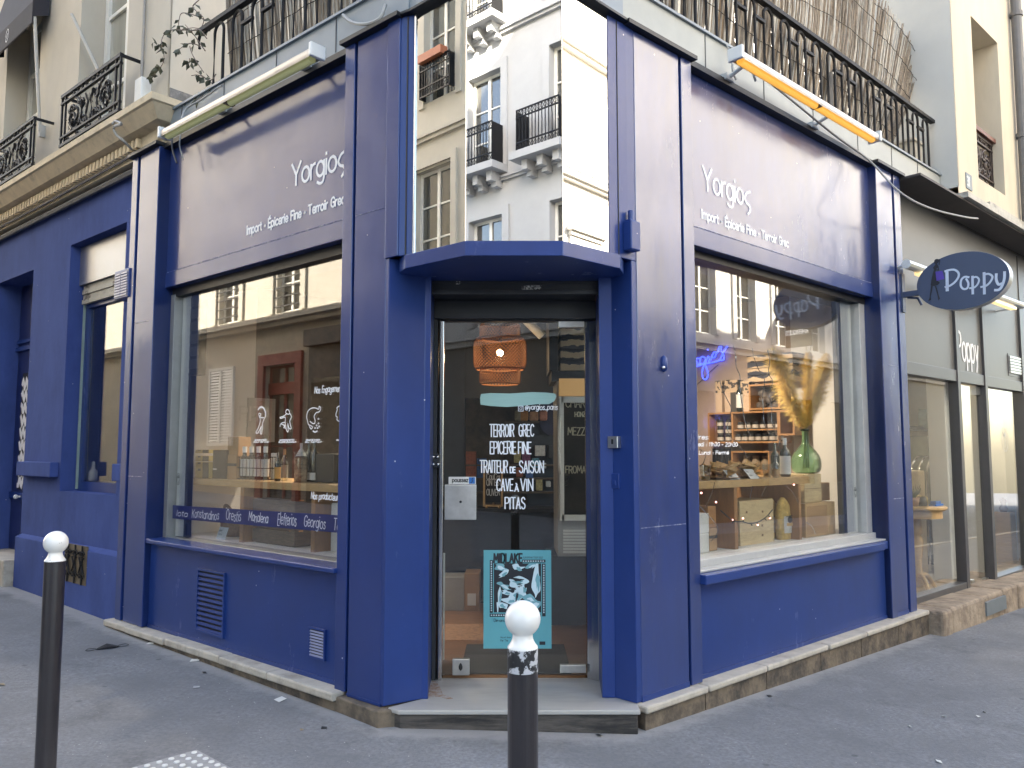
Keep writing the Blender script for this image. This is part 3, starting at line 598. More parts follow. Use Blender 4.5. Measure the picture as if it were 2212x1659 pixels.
# blue ground floor
B0 = -.12
sw0, sw1 = 4.02, L.uv(150, 600, B0)[0]; zs = L.uv(190, 1066, B0)[1]; sd0, sd1 = L.uv(72, 600, B0)[0], L.uv(72, 600, B0)[0] + 1.25
zdt = L.uv(66, 585, B0)[1]
part('ground_floor', wall(L, 3.62, 16, -.4, 4.4, [(sw0, sw1, zs, 3.86, .22), (sd0, sd1, .2, zdt, .32)], B0), BLUEM, nb)
zi0, zi1 = L.uv(100, 1030, -.08)[1], L.uv(100, 998, -.08)[1]
b = MB(); b.box(L, sw1 + .04, sd0 - .04, zi0, zi1, B0, -.03); b.box(L, 3.6, sw0 - .1, zi0, zi1, B0, -.03); parts('impost', b, BLUEM, nb, bevel=.008)
zp = L.uv(240, 1200, -.05)[1]
b = MB(); b.box(L, 3.6, sd0 - .06, -.3, zp, B0, -.05); b.add([L.P(3.6, zp, -.05), L.P(sd0 - .06, zp, -.05), L.P(sd0 - .06, zp + .03, B0), L.P(3.6, zp + .03, B0)], [(0, 1, 2, 3)]); part('plinth', b, BLUEM, nb, bevel=.008)
# cellar grille
gs0, gs1 = L.uv(185, 1240, -.05)[0], L.uv(140, 1240, -.05)[0]; g0, g1 = L.uv(182, 1265, -.05)[1], L.uv(182, 1180, -.05)[1]
b = MB(); b.box(L, gs0 - .02, gs1 + .02, g0, g1, -.06, -.047); gr = part('cellar_vent', b, mat('brown vent board', (.13, .10, .065), var=.4), nb)
b = MB()
for x in (gs0 + .08, (gs0 + gs1) / 2, gs1 - .08):
    b.box(L, x - .008, x + .008, g0, g1, -.046, -.034)
    for zz in (g0 + .08, g1 - .08):
        for sg in (-1, 1): b.tube([L.P(q[0], q[1], -.035) for q in scroll((x + sg * .035, zz), .034, 0, 1, sg, 10)], .007, 5)
    for sg in (-1, 1): b.tube([L.P(x + sg * .05, g0 + .11, -.035), L.P(x + sg * .012, (g0 + g1) / 2, -.035), L.P(x + sg * .05, g1 - .11, -.035)], .009, 5)
part('grille', b, IRON, gr)
# window of the blue ground floor: roller box, battered shutter, frame, dim inside
zr = L.uv(200, 610, B0 - .12)[1]; zsh = L.uv(200, 655, B0 - .16)[1]
b = MB(); b.box(L, sw0, sw1 - .004, zr, 3.85, -.4, B0 - .1); part('roller_box', b, mat('grey roller box', (.12, .13, .17), rough=.4, coat=.8, cior=1.9, crough=.25), nb)
b = MB()
for k in range(4): z = zr - .005 - (k + 1) * (zr - zsh) / 4; b.box(L, sw0 + .02, sw1 - .05, z + .006, z + (zr - zsh) / 4, -.28, B0 - .13 + .012 * (k % 2))
part('roller_shutter', b, mat('battered shutter', (.38, .36, .31), var=.25, col2=(.08, .07, .06), c2=(.56, .64), scale=6), nb)
b = MB(); b.box(L, sw1 - .11, sw1 - .002, zs, zr, -.34, -.285); b.box(L, sw0, sw1 - .11, zs, zs + .1, -.34, -.285); b.box(L, sw0, sw1 - .11, zr - .25, zr - .2, -.34, -.285); wf = part('window', b, BLUE, nb)
b = MB(); b.box(L, sw0, sw1 - .11, zs + .1, zr, -.325, -.318); part('pane', b, glass('dusty glass', .06, 2.4, (.85, .85, .82), .55), wf)
b = MB(); b.box(L, sw1 - .045, sw1 - .03, zs + .02, zsh, -.285, -.262); part('shutter_track', b, mat('pale track', (.25, .33, .30)), nb)
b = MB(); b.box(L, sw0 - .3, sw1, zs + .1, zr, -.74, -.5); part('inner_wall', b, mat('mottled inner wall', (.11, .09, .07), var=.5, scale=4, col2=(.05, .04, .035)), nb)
a, z = L.uv(200, 1045, -.40); q = MB(); q.lathe(L.P(a, zs + .101, -.40), [(.04, 0), (.045, .02), (.045, .1), (.02, .13), (.015, .2), (.001, .21)]); tag(q.build('spray_bottle', WHITE, loc=L.P(a, zs + .101, -.40), smooth=True), 'small white bottle standing inside the blue ground floor window', 'bottle')
# far left door
b = MB(); b.box(L, sd0, sd1, .2, zdt, -.46, -.40); dr = part('door', b, BLUED, nb)
b = MB(); z1 = L.uv(45, 760, -.4)[1]
b.box(L, sd0, sd1, z1, z1 + .05, -.40, -.36); b.box(L, sd0, sd0 + .07, .2, z1, -.40, -.37); b.box(L, sd0 + .07, sd1, 1.05, 1.13, -.40, -.372); b.box(L, sd0 + .07, sd1, z1 + .1, z1 + .14, -.40, -.375); part('moulding', b, BLUE, dr)
ws = L.uv(54, 900, -.36)[0]; zz0, zz1 = L.uv(45, 1055, -.36)[1], L.uv(45, 815, -.36)[1]
b = MB(); b.box(L, ws - .12, ws + .24, zz0 - .02, zz1 + .05, -.405, -.39); part('door_panel', b, BLACK, dr)
b = MB()
for k in range(9):
    z = zz0 + (zz1 - zz0) * (k + .45) / 9; pts = [(ws - .1 + .33 * i / 12, z + .05 * math.sin(i * 1.5 + k * .5)) for i in range(13)]
    b.ribbon(lambda x, y, o=0: L.P(x, y, -.387), pts, .062)
part('painted_waves', b, LETTER, dr)
a, z = L.uv(39, 1073, -.35); b = MB(); b.tube([L.P(a, z, -.40), L.P(a, z, -.34)], .012, 8); b.ball(L.P(a, z, -.325), .028, 8); part('door_knob', b, WHITE, dr, smooth=True)
b = MB(); b.box(L, sd0 - .02, sd1, -.2, L.uv(0, 1205, -.02)[1], -.5, .04); part('doorstep', b, STONE, nb, bevel=.01)
b = MB(); b.box(L, sd0 + .02, sd1, zdt, L.uv(40, 600, -.3)[1] + .28, -.5, -.3)
# louvred siren box
a0, z0 = L.uv(276, 640, .02); a1, z1 = L.uv(248, 588, .02)
sb = thing('alarm_box', 'small blue louvred alarm box on the blue wall beside the pilaster', 'alarm box', L.P(a0, z0, -.1))
b = MB(); b.box(L, a0, a1, z0, z1, B0, .02); part('housing', b, BLUE, sb, bevel=.006)
b = MB()
for k in range(9):
    z = z0 + .02 + k * (z1 - z0 - .04) / 9
    for q in range(2): x = a0 + .02 + q * (a1 - a0 - .03) / 2; b.box(L, x, x + (a1 - a0 - .05) / 2, z, z + .012, .02, .028)
part('louvre', b, mat('pale blue enamel', (.15, .2, .4), coat=1, cior=1.8), sb)
# ---------------------------------------------------------------- the corner shop
shop = thing('corner_shop', 'single storey corner shop painted deep blue with a mirrored bay over its glass door', 'shop', (0, 5.6, 0))
S1 = -.10; S2 = -.07                                          # sign planes of the two fronts
def pts2(*q): return [tuple(p[:2]) for p in q]
# stone base course
b = MB(); b.box(L, .40, 3.72, -.3, .098, -.4, .05); part('plinth', b, STONED, shop)
b = MB(); rs = random.Random(3); x = .39
for wv in (.74, .62, .85, .7, .43):
    b.box(L, x, min(3.73, x + wv) - .006, .1, .155 + rs.uniform(-.004, .004), -.4, .075 + rs.uniform(-.006, .006)); x += wv
parts('plinth_slab', b, STONE, shop, bevel=.012)
b = MB(); b.prism(pts2(L.P(.41, 0, .045), L.P(-.02, 0, .06), (-.60, 4.87), (-.5, 5.3), L.P(.41, 0, -.4)), -.2, .128); part('plinth', b, STONED, shop, bevel=.01)
b = MB(); x = .0
for wv in (.62, .75, .8, .7, .75, .69):
    b.box(R, x + .01, x + wv, -.4, .088, -.4, .055)
    x += wv
part('plinth', b, STONED, shop)
b = MB(); x = .0
for wv in (.64, .72, .92, .66, .78, .59):
    b.box(R, x + (.012 if x else 0), x + wv - .004, .09, .13 + rs.uniform(-.004, .004), -.4, .078 + rs.uniform(-.006, .006)); x += wv
parts('plinth_slab', b, STONE, shop, bevel=.012)
b = MB(); b.prism([(-.735, 4.865), (-.655, 4.815), (.74, 4.815), (.74, 5.0), (.6, 5.44), (-.55, 5.44)], -.2, .108); part('step_riser', b, STONEG, shop, bevel=.012)
b = MB(); b.prism([(-.735, 4.855), (-.665, 4.797), (.752, 4.797), (.752, 4.93), (.66, 5.05), (.58, 5.47), (-.545, 5.47), (-.54, 5.03)], .109, .136); part('step', b, MARBLE, shop, bevel=.007)
b = MB(); b.prism([(-.53, 5.05), (-.44, 5.05), (-.40, 5.0), (-.36, 5.02), (-.43, 5.1), (-.46, 5.25), (-.5, 5.38), (-.525, 5.4)], .1362, .1366); part('rust_stain', b, mat('rust stain', (.26, .12, .045), var=.5, scale=25, col2=(.40, .37, .34), c2=(.35, .6), c2scale=30), shop)
# splayed door jambs below the canopy, plain corner above
JL = pts2((-.763, 4.863), (-.553, 5.008), (-.517, 5.02), (-.537, 5.47), (-.95, 5.47), L.P(.05, 0, -.004)); JR = pts2((.749, 4.915), (.634, 5.03), (.554, 5.032), (.58, 5.47), (.95, 5.47), R.P(.05, 0, -.004))
b = MB(); b.prism(JL, .137, 2.84); b.prism(JR, .137, 2.84); parts('door_jamb', b, BLUE, shop, bevel=.004)
b = MB(); b.bx(-.548, -.515, 5.008, 5.03, .137, 2.79); b.prism([(.5545, 5.024), (.634, 5.024), (.634, 5.035), (.5545, 5.035)], .14, 2.79); parts('jamb_strip', b, BLUE, shop)
UL = pts2(L.P(-.09, 0, 0), (-.604, 4.775), (-.60, 5.4), L.P(.05, 0, -.4), L.P(.05, 0, -.003)); UR = pts2(R.P(-.03, 0, 0), (.594, 4.775), (.6, 5.4), R.P(.05, 0, -.4), R.P(.05, 0, -.003))
b = MB(); b.prism(UL, 2.84, 4.37); b.prism(UR, 2.84, 4.37); parts('bay_post', b, BLUE, shop, bevel=.004)
b = MB(); b.tube([(-.652, 4.788, 2.84), (-.652, 4.788, 4.36)], .005, 5); b.tube([(.66, 4.834, 2.84), (.66, 4.834, 4.36)], .005, 5); parts('sealant_seam', b, BLACK, shop)
# pilasters
def pil(F, boxes, z0=.135):
    b = MB()
    for s0, s1, d, za, zb in boxes: b.box(F, s0, s1, max(z0, za), zb, -.32, d)
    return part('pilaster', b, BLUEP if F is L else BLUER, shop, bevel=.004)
pil(L, [(.03, .345, 0, 0, 4.36), (.345, .368, -.03, 0, 4.34), (.368, .47, .004, .15, 4.36), (-.09, .03, .012, 2.84, 4.37)], .12)
pil(L, [(3.125, 3.50, 0, .156, 4.36), (3.50, 3.545, -.03, .156, 4.34), (3.545, 3.655, .004, .156, 4.36), (3.125, 3.215, .006, .156, 4.355)], .156)
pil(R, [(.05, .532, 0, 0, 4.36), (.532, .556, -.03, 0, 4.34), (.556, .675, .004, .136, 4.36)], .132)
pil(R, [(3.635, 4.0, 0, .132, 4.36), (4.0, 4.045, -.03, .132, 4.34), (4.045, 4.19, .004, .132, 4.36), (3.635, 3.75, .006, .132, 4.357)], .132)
b = MB(); b.box(L, .03, .345, .137, .15, 0, .006); b.box(R, .05, .532, .135, .17, 0, .005); b.box(R, 3.75, 4.0, .133, .17, 0, .005); parts('base_bead', b, BLUE, shop)
# hairline joints of the sheet cladding
b = MB(); HL = mat('chipped joint', (.35, .37, .45), var=.6, scale=60, col2=(.05, .07, .2), c2=(.4, .55), c2scale=14)
for F, d, s0, s1, z in ((L, .001, .04, .34, 3.17), (L, .001, 3.22, 3.5, 2.79), (L, .001, 3.22, 3.5, 1.42), (R, .001, .06, .52, 1.17), (R, .001, 3.76, 3.99, 2.45), (R, .001, 3.76, 3.99, 1.2), (L, S1 + .008, .48, 3.1, 3.218), (R, S2 + .008, .7, 3.6, 3.218)): b.box(F, s0, s1, z, z + .005, d - .002, d + .0012)
parts('cladding_joint', b, HL, shop)
# sign fascias
b = MB(); b.box(L, .46, 3.13, 3.2, 4.34, -.32, S1); f1 = part('sign_fascia', b, BLUEP, shop)
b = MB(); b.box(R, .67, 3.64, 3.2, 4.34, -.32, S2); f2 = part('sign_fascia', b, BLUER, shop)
b = MB(); b.box(L, .46, 3.13, 3.085, 3.218, -.32, S1 + .008); b.box(R, .67, 3.64, 3.085, 3.218, -.32, S2 + .008); parts('lintel', b, BLUEP, shop, bevel=.004)
b = MB(); b.box(L, .46, 3.13, 3.01, 3.084, -.42, -.16); b.box(R, .67, 3.64, 3.03, 3.084, -.42, -.14); parts('shutter_box', b, BLACK, shop)
def ftext(mb, F, d, s, p0, p1, ptop, wt, track=1.4, word=4.0, **k):
    a0, z0 = F.uv(*p0, d); a1, z1 = F.uv(*p1, d); at, zt = F.uv(*ptop, d); x0, x1 = F.sg * a0, F.sg * a1; h = zt - z0
    tot = (sum((GL[c][0] if c in GL else word) + track for c in s) - track) * h / 10
    text(mb, F.T(d), x0, z0, s, h, wt, xs=(x1 - x0) / tot, track=track, word=word, **k)
b = MB(); ftext(b, L, S1 + .003, 'Yorgioς', (630, 403), (746, 371), (628, 357), .021, track=1.1); part('name_lettering', b, LETTER, f1); b = [MB()]; ftext(b, L, S1 + .003, 'Import • Épicerie Fine • Terroir Grec', (533, 507), (744, 447), (533, 489), .0145, track=1.5, word=3); [part('bullet' if i % 2 else 'tagline_lettering', q_, LETTER, f1) for i, q_ in enumerate(b)]
b = MB(); ftext(b, R, S2 + .003, 'Yorgioς', (1519, 409), (1621, 450), (1517, 358), .021, track=1.1); part('name_lettering', b, LETTER, f2); b = [MB()]; ftext(b, R, S2 + .003, 'Import • Épicerie Fine • Terroir Grec', (1516, 471), (1703, 529), (1515, 452), .0145, track=1.5, word=3); [part('bullet' if i % 2 else 'tagline_lettering', q_, LETTER, f2) for i, q_ in enumerate(b)]
# parapet: black drip flashing, zinc band, caps
b = MB()
for F, s0, s1, sd in ((L, .47, 3.13, S1), (R, .67, 3.64, S2)): b.box(F, s0, s1, 4.342, 4.385, -.3, sd + .07)
for F, s0, s1 in ((L, -.1, .48), (L, 3.1, 3.68), (R, -.05, .69), (R, 3.6, 4.215)): b.box(F, s0, s1, 4.362, 4.39, -.3, .05)
b.prism([(-.735, 4.80), (-.635, 4.735), (-.285, 4.415), (.308, 4.415), (.62, 4.735), (.765, 4.88), (.6, 5.2), (-.6, 5.2)], 4.372, 4.388); part('drip_flashing', b, BLACK, shop)
b = MB(); b.box(L, -.12, 3.02, 4.386, 4.64, -.35, -.03); part('parapet', b, ZINC, shop); b = MB(); b.box(R, -.08, 5.38, 4.386, 4.66, -.35, -.03); part('parapet', b, ZINCR, shop)
b = MB(); b.prism([(-.69, 4.85), (-.60, 4.78), (-.265, 4.46), (.288, 4.46), (.59, 4.78), (.72, 4.93), (.6, 5.3), (-.6, 5.3)], 4.389, 4.65); part('parapet', b, ZINC, shop)
b = MB(); b.box(L, -.14, 3.04, 4.641, 4.66, -.36, -.01); b.box(R, -.1, 5.38, 4.661, 4.68, -.36, -.01); parts('parapet_cap', b, ZINC, shop)
b = MB()
for s_ in (.62, 1.35, 2.1, 2.8): b.box(L, s_, s_ + .008, 4.39, 4.64, -.03, -.026)
for s_ in (.9, 1.7, 2.5, 3.35, 4.1, 4.75): b.box(R, s_, s_ + .008, 4.39, 4.66, -.03, -.026)
part('parapet_seam', b, mat('dark seam', (.06, .065, .07)), shop)
b = MB(); b.prism(pts2(L.P(3.2, 0, -.3), L.P(0, 0, -.3), (-.5, 5.25), (.5, 5.25), R.P(0, 0, -.3), R.P(5.37, 0, -.3), R.P(5.37, 0, -3.9), (1.3, 12.2), L.P(3.2, 0, -4.8)), 4.45, 4.6); part('roof', b, mat('terrace deck', (.2, .19, .17)), shop)
# canopy and mirrored bay
b = MB(); b.prism([(-.267, 4.445), (.290, 4.445), (.657, 4.765), (.70, 4.92), (.62, 5.42), (-.6, 5.42), (-.70, 4.87), (-.650, 4.765)], 2.752, 2.838); part('canopy', b, BLUE, shop, bevel=.004)
b = MB()
for A, B_ in (((-.267, 4.458), (-.601, 4.768)), ((.290, 4.458), (-.267, 4.458)), ((.591, 4.768), (.290, 4.458))):
    v = Vector((B_[0] - A[0], B_[1] - A[1])).normalized(); nx, ny = -v.y, v.x
    if ny > 0: nx, ny = -nx, -ny
    A2 = (A[0] + v.x * .004, A[1] + v.y * .004); B2 = (B_[0] - v.x * .004, B_[1] - v.y * .004)
    m_ = MB(); m_.prism([A2, B2, (B2[0] - nx * .01, B2[1] - ny * .01), (A2[0] - nx * .01, A2[1] - ny * .01)], 2.842, 4.37); part('mirror', m_, MIRROR, shop)
b.prism([(-.255, 4.49), (.28, 4.49), (.575, 4.79), (.59, 5.4), (-.59, 5.4), (-.585, 4.79)], 2.839, 4.371)
part('bay_core', b, DARKF, shop)
b = MB(); b.tube([(-.602, 4.762, 2.84), (-.602, 4.762, 4.37)], .006, 5); b.tube([(-.267, 4.455, 2.84), (-.267, 4.455, 4.37)], .003, 4); b.tube([(.290, 4.455, 2.84), (.290, 4.455, 4.37)], .003, 4); parts('mirror_edge', b, CHROME, shop)
# roller shutter box over the door
b = MB(); b.bx(-.525, .56, 5.12, 5.5, 2.67, 2.79); b.bx(-.525, .56, 5.1, 5.13, 2.66, 2.69); b.bx(-.525, .56, 5.113, 5.12, 2.735, 2.742); b.bx(-.53, .57, 5.36, 5.5, 2.545, 2.669); part('shutter_housing', b, SHUT, shop, bevel=.004)
b = MB(); u = aty(1147, 621, 5.118); b.bx(u[0] - .06, u[0] + .07, 5.114, 5.119, u[1] - .015, u[1] + .012); u = aty(989, 611, 5.118); b.bx(u[0] - .012, u[0] + .015, 5.114, 5.119, u[1] - .01, u[1] + .01); parts('torn_sticker', b, mat('torn sticker', (.6, .6, .58), var=.6, scale=40, col2=(.03, .03, .03), c2=(.45, .55), c2scale=60), shop)
# windows of the two fronts
gsL = (.42, 3.09)
b = MB(); b.box(L, .4, 3.13, .86, .905, -.3, -.16); b.box(L, 3.06, 3.13, .9, 3.03, -.28, -.15); w1_ = part('display_window', b, mat('grey aluminium frame', (.26, .26, .26), rough=.35, metal=.4), shop, bevel=.003)
b = MB(); b.box(L, .4, 3.06, .905, 3.02, -.21, -.203); part('pane', b, GL1, w1_)
b = MB(); b.box(L, 2.91, 3.05, .91, 3.02, -.30, -.225); part('guide_cover', b, mat('pale grey board', (.55, .56, .55), rough=.35, coat=.3), w1_)
b = MB(); b.box(L, 2.86, 2.908, .91, 2.3, -.27, -.225); b.box(L, 2.74, 2.905, 2.3, 3.02, -.29, -.225); b.box(L, 2.86, 2.9, 2.3, 2.32, -.225, -.216); part('shutter_guide', b, BLACK, w1_)
b = MB()
for k in range(6): b.box(L, 2.745, 2.9, 2.36 + k * .11, 2.44 + k * .11, -.226, -.219)
part('guide_slat', b, SHUT, w1_)
rp = [R.uv(x, 900, -.22)[0] for x in (1815, 1823, 1847, 1854)]
b = MB(); b.box(R, .6, 3.64, .845, .895, -.3, -.12); b.box(R, .6, 3.64, .83, .845, -.3, -.03); b.box(R, rp[2] + .01, 3.64, .895, 3.03, -.26, -.15); w2_ = part('display_window', b, mat('silver aluminium frame', (.48, .48, .47), rough=.4, metal=.3), shop, bevel=.003)
b = MB(); b.box(R, .6, rp[2] + .01, .896, 3.03, -.21, -.203); part('pane', b, GL1, w2_)
b = MB(); b.box(R, rp[1] + .01, rp[2] - .01, .9, 3.03, -.28, -.225); part('guide_cover', b, mat('pale grey board', (.55, .56, .55)), w2_)
b = MB(); b.box(R, rp[0], rp[1] + .008, .9, 3.02, -.27, -.226); part('shutter_guide', b, BLACK, w2_)
# sills and panels below the windows
b = MB(); zA = .905
b.box(L, .46, 3.125, .86, .90, -.3, .0); b.box(L, .46, 3.0, .87, .902, 0, .035); b.box(R, .67, 3.635, .755, .828, -.3, -.01); b.box(R, .67, 3.42, .765, .83, -.01, .05); parts('sill', b, BLUE, shop, bevel=.006)
b = MB(); b.box(L, .46, 3.125, .15, .86, -.3, -.05); b.box(R, .67, 3.635, .128, .757, -.3, -.05); parts('stall_riser', b, BLUE, shop)
b = MB(); b.box(L, .47, 3.12, .153, .18, -.052, -.04); b.box(R, .68, 3.63, .131, .16, -.052, -.04); parts('base_bead', b, BLUE, shop)
# vents
def vent(F, p00, p11, d, n, m=BLUE, sl=None, fw=.018):
    a0, z0 = F.uv(*p00, d); a1, z1 = F.uv(*p11, d); a0, a1 = min(a0, a1), max(a0, a1)
    b = MB()
    for x0, x1, y0, y1 in ((a0, a0 + fw, z0, z1), (a1 - fw, a1, z0, z1), (a0 + fw, a1 - fw, z0, z0 + fw), (a0 + fw, a1 - fw, z1 - fw, z1)): b.box(F, x0, x1, y0, y1, d - .02, d + .018)
    o = part('vent', b, m, shop, bevel=.002)
    s_ = MB(); s_.box(F, a0 + fw, a1 - fw, z0 + fw, z1 - fw, d - .002, d + .001); part('backing', s_, BLACK, o)
    s_ = MB(); hh = (z1 - z0 - 2 * fw) / n
    for k in range(n):
        z = z0 + fw + k * hh
        s_.add([F.P(a0 + fw, z + hh * .1, d + .016), F.P(a1 - fw, z + hh * .1, d + .016), F.P(a1 - fw, z + hh * .62, d + .010), F.P(a0 + fw, z + hh * .62, d + .010), F.P(a0 + fw, z, d + .014), F.P(a1 - fw, z, d + .014), F.P(a1 - fw, z + hh * .52, d + .006), F.P(a0 + fw, z + hh * .52, d + .006)], [(0, 1, 2, 3), (4, 5, 6, 7), (0, 1, 5, 4), (2, 3, 7, 6)])
    part('slat', s_, sl or m, o)
SLB = mat('vent slat blue', (.022, .042, .16), rough=.7, spec=.2); vent(L, (425, 1362), (489, 1237), -.05, 12, sl=SLB); vent(L, (669, 1418), (706, 1360), -.05, 9, fw=.014, sl=mat('pale vent slat', (.22, .24, .36), rough=.7, spec=.2))
# small fittings on the jambs and pilasters
def jp(u, v, y): return aty(u, v, y)
jn = Vector((-.115, .115, 0)).normalized()
a, z = R.uv(1366, 508, .04); b = MB(); b.box(R, a - .045, a + .045, z - .1, z + .085, 0, .07); b.tube([R.P(a, z - .08, .03), R.P(a, z + .16, .03)], .02, 8); b.box(R, a - .03, a + .03, z + .085, z + .1, 0, .05); part('siren_box', b, BLUE, shop, bevel=.02)
a, z = R.uv(1433, 786, 0); b = MB(); b.lathe((0, 0, 0), [(.001, -.055), (.02, -.04), (.024, 0), (.02, .04), (.001, .055)], 12, False); b.v = [R.P(a + x, z + zz, .005 + y) for x, y, zz in b.v]; part('oval_knob', b, BLUE, shop, smooth=True)
a, z = R.uv(1433, 794, .02); b = MB(); b.ball(R.P(a, z, .02), .012, 8); part('knob_pin', b, CHROME, shop, smooth=True)
JRF = Fr((.749, 4.915), -45, 1)                                # right splayed jamb
JRF.n = (-.707, -.707)
a0, z0 = JRF.uv(1341, 968, .002); a1, z1 = JRF.uv(1319, 943, .002)
b = MB(); b.box(JRF, min(a0, a1), max(a0, a1), z0, z1, -.01, .035); kb = part('key_switch', b, STEEL, shop, bevel=.004)
b = MB(); b.box(JRF, (a0 + a1) / 2 - .006, (a0 + a1) / 2 + .006, z0 + .025, z0 + .055, .035, .04); part('keyhole', b, BLACK, kb)
a0, z0 = JRF.uv(1339, 1056, .002); a1, z1 = JRF.uv(1319, 1022, .002)
b = MB(); b.box(JRF, min(a0, a1), max(a0, a1), z0, z1, -.01, .012); kb = part('lock_plate', b, BLUE, shop, bevel=.004)
b = MB(); b.box(JRF, (a0 + a1) / 2 - .015, (a0 + a1) / 2 + .015, z0 + .02, z0 + .055, .012, .02); part('lock_knob', b, BLUE, kb, bevel=.004)
# glass door
b = MB(); b.bx(-.532, -.506, 5.40, 5.5, .137, 2.55); b.bx(-.50, -.492, 5.42, 5.5, .137, 2.55); b.bx(-.5, .57, 5.42, 5.5, 2.535, 2.55); part('door_frame', b, DARKF, shop)
b = MB(); b.bx(-.490, -.465, 5.395, 5.47, .137, 2.533); b.prism([(.50, 5.44), (.53, 5.415), (.572, 5.37), (.578, 5.47), (.50, 5.47)], .137, 2.534); part('door_post', b, CHROME, shop, bevel=.003)
door = thing('glass_door', 'frameless glass shop door with white hand lettering and a turquoise poster', 'door', (-.46, DY, .15))
b = MB(); b.bx(-.463, .495, DY - .006, DY + .006, .165, 2.53); part('pane', b, GL2, door)
dq = lambda u, v, y=DY - .01: aty(u, v, y)
def dbox(mb, u0, v0, u1, v1, y0=DY - .016, y1=DY + .016):
    x0, z0 = aty(u0, v1, y0); x1, z1 = aty(u1, v0, y0); mb.bx(x0, x1, y0, y1, z0, z1)
b = MB(); dbox(b, 1207, 693, 1262, 707); dbox(b, 1210, 1437, 1266, 1454, DY - .02, DY + .02); part('hinge', b, STEEL, door, bevel=.003)
b = MB(); dbox(b, 977, 1424, 1014, 1459, DY - .018, DY + .018); lk = part('floor_lock', b, STEEL, door, bevel=.003); b = MB(); u = dq(995, 1440, DY - .022); b.lathe((0, 0, 0), [(.001, -.028), (.012, -.015), (.013, .0), (.008, .015), (.001, .024)], 10, False); b.v = [(u[0] + x, DY - .021 + y * .2, u[1] + z) for x, y, z in b.v]; part('keyhole', b, BLACK, lk)
b = MB(); dbox(b, 931, 980, 951, 1011, DY - .07, DY - .03); part('latch_box', b, DARKF, door, bevel=.005)
b = MB()
for u_, v_ in ((936, 987), (945, 987), (936, 1003), (946, 1003)): x, z = aty(u_, v_, DY - .075); b.ball((x, DY - .072, z), .011, 6)
part('latch_bolt', b, CHROME, door, smooth=True)
b = MB(); dbox(b, 960, 1047, 1029, 1123, DY - .02, DY - .008); pp = part('push_plate', b, mat('worn alloy plate', (.55, .55, .54), rough=.4, var=.2, scale=9, metal=.8), door, bevel=.004)
b = MB(); x, z = aty(995, 1084, DY - .022); b.ball((x, DY - .021, z), .009, 6); part('screw', b, BLACK, pp)
b = MB(); dbox(b, 969, 1030, 1028, 1046, DY - .0078, DY - .0065); st = part('push_sticker', b, WHITE, door)
b = MB(); dbox(b, 1013, 1031, 1026, 1045, DY - .0085, DY - .0079); part('blue_square', b, mat('sticker blue', (.02, .16, .5)), st)
TD = lambda y: (lambda x, z, o=0: (x, y - o, z))
b = MB(); x, z = dq(977, 1041); text(b, TD(DY - .0085), x, z, 'poussez', .026, .0055, track=1.6); x, z = dq(1017, 1043); b.ribbon(TD(DY - .009), smooth_path([(x, z), (x + .012, z + .012), (x + .008, z + .022), (x + .016, z + .036)], 3), .004); part('lettering', b, BLACK, st)
b = MB(); pts = [(1039, 851), (1060, 849), (1100, 850), (1150, 847), (1180, 848), (1199, 850), (1202, 856), (1198, 866), (1186, 873), (1160, 873), (1125, 877), (1095, 879), (1060, 877), (1038, 874), (1037, 860)]
b.slab(lambda x, z, d: (x, d, z), [dq(u_, v_) for u_, v_ in pts], DY - .0078, DY - .0066); part('mint_brush_mark', b, mat('mint paint', (.33, .52, .48), var=.06, scale=30, stretch=(.2, 1, 3)), door)
b = MB(); rr = random.Random(5); x0, z0 = dq(1134, 885); x1, z1 = dq(1199, 883)
text(b, TD(DY - .009), x0, z0, '@yorgios_paris', .036, .005, xs=.86, slant=.15, track=1.2, jit=.05, rnd=rr)
x, z = dq(1125, 883); b.ribbon(TD(DY - .009), [(x - .016, z - .016), (x + .016, z - .016), (x + .016, z + .018), (x - .016, z + .018)], .004, closed=True); b.ribbon(TD(DY - .0092), [(x + .008 * math.cos(i * .6), z + .008 * math.sin(i * .6)) for i in range(10)], .003, closed=True); b.ribbon(TD(DY - .0094), [(x + .008, z + .012), (x + .011, z + .012)], .004)
for s_, u0, u1, vb, vt in (('TERROIR', 1058, 1110, 943, 917), ('GREC', 1121, 1153, 942, 917), ('EPICERIE', 1059, 1114, 980, 954), ('FINE', 1120, 1147, 980, 955), ('TRAITEUR', 1037, 1096, 1021, 995), ('DE', 1102, 1113, 1021, 1009), ('SAISON', 1122, 1174, 1021, 996), ('CAVE', 1073, 1108, 1060, 1035), ('À', 1112, 1120, 1061, 1048), ('VIN', 1125, 1151, 1060, 1035), ('PITAS', 1091, 1134, 1099, 1075)):
    x0, z0 = dq(u0, vb); x1, z1 = dq(u1, vt); h = z1 - z0; tr = 1.7; tot = (sum(GL[c][0] + tr for c in s_) - tr) * h / 10
    text(b, TD(DY - .009), x0, z0, s_, h, .0082, xs=(x1 - x0) / tot, track=tr, jit=.015, rnd=rr)
part('hand_lettering', b, LETTER, door)
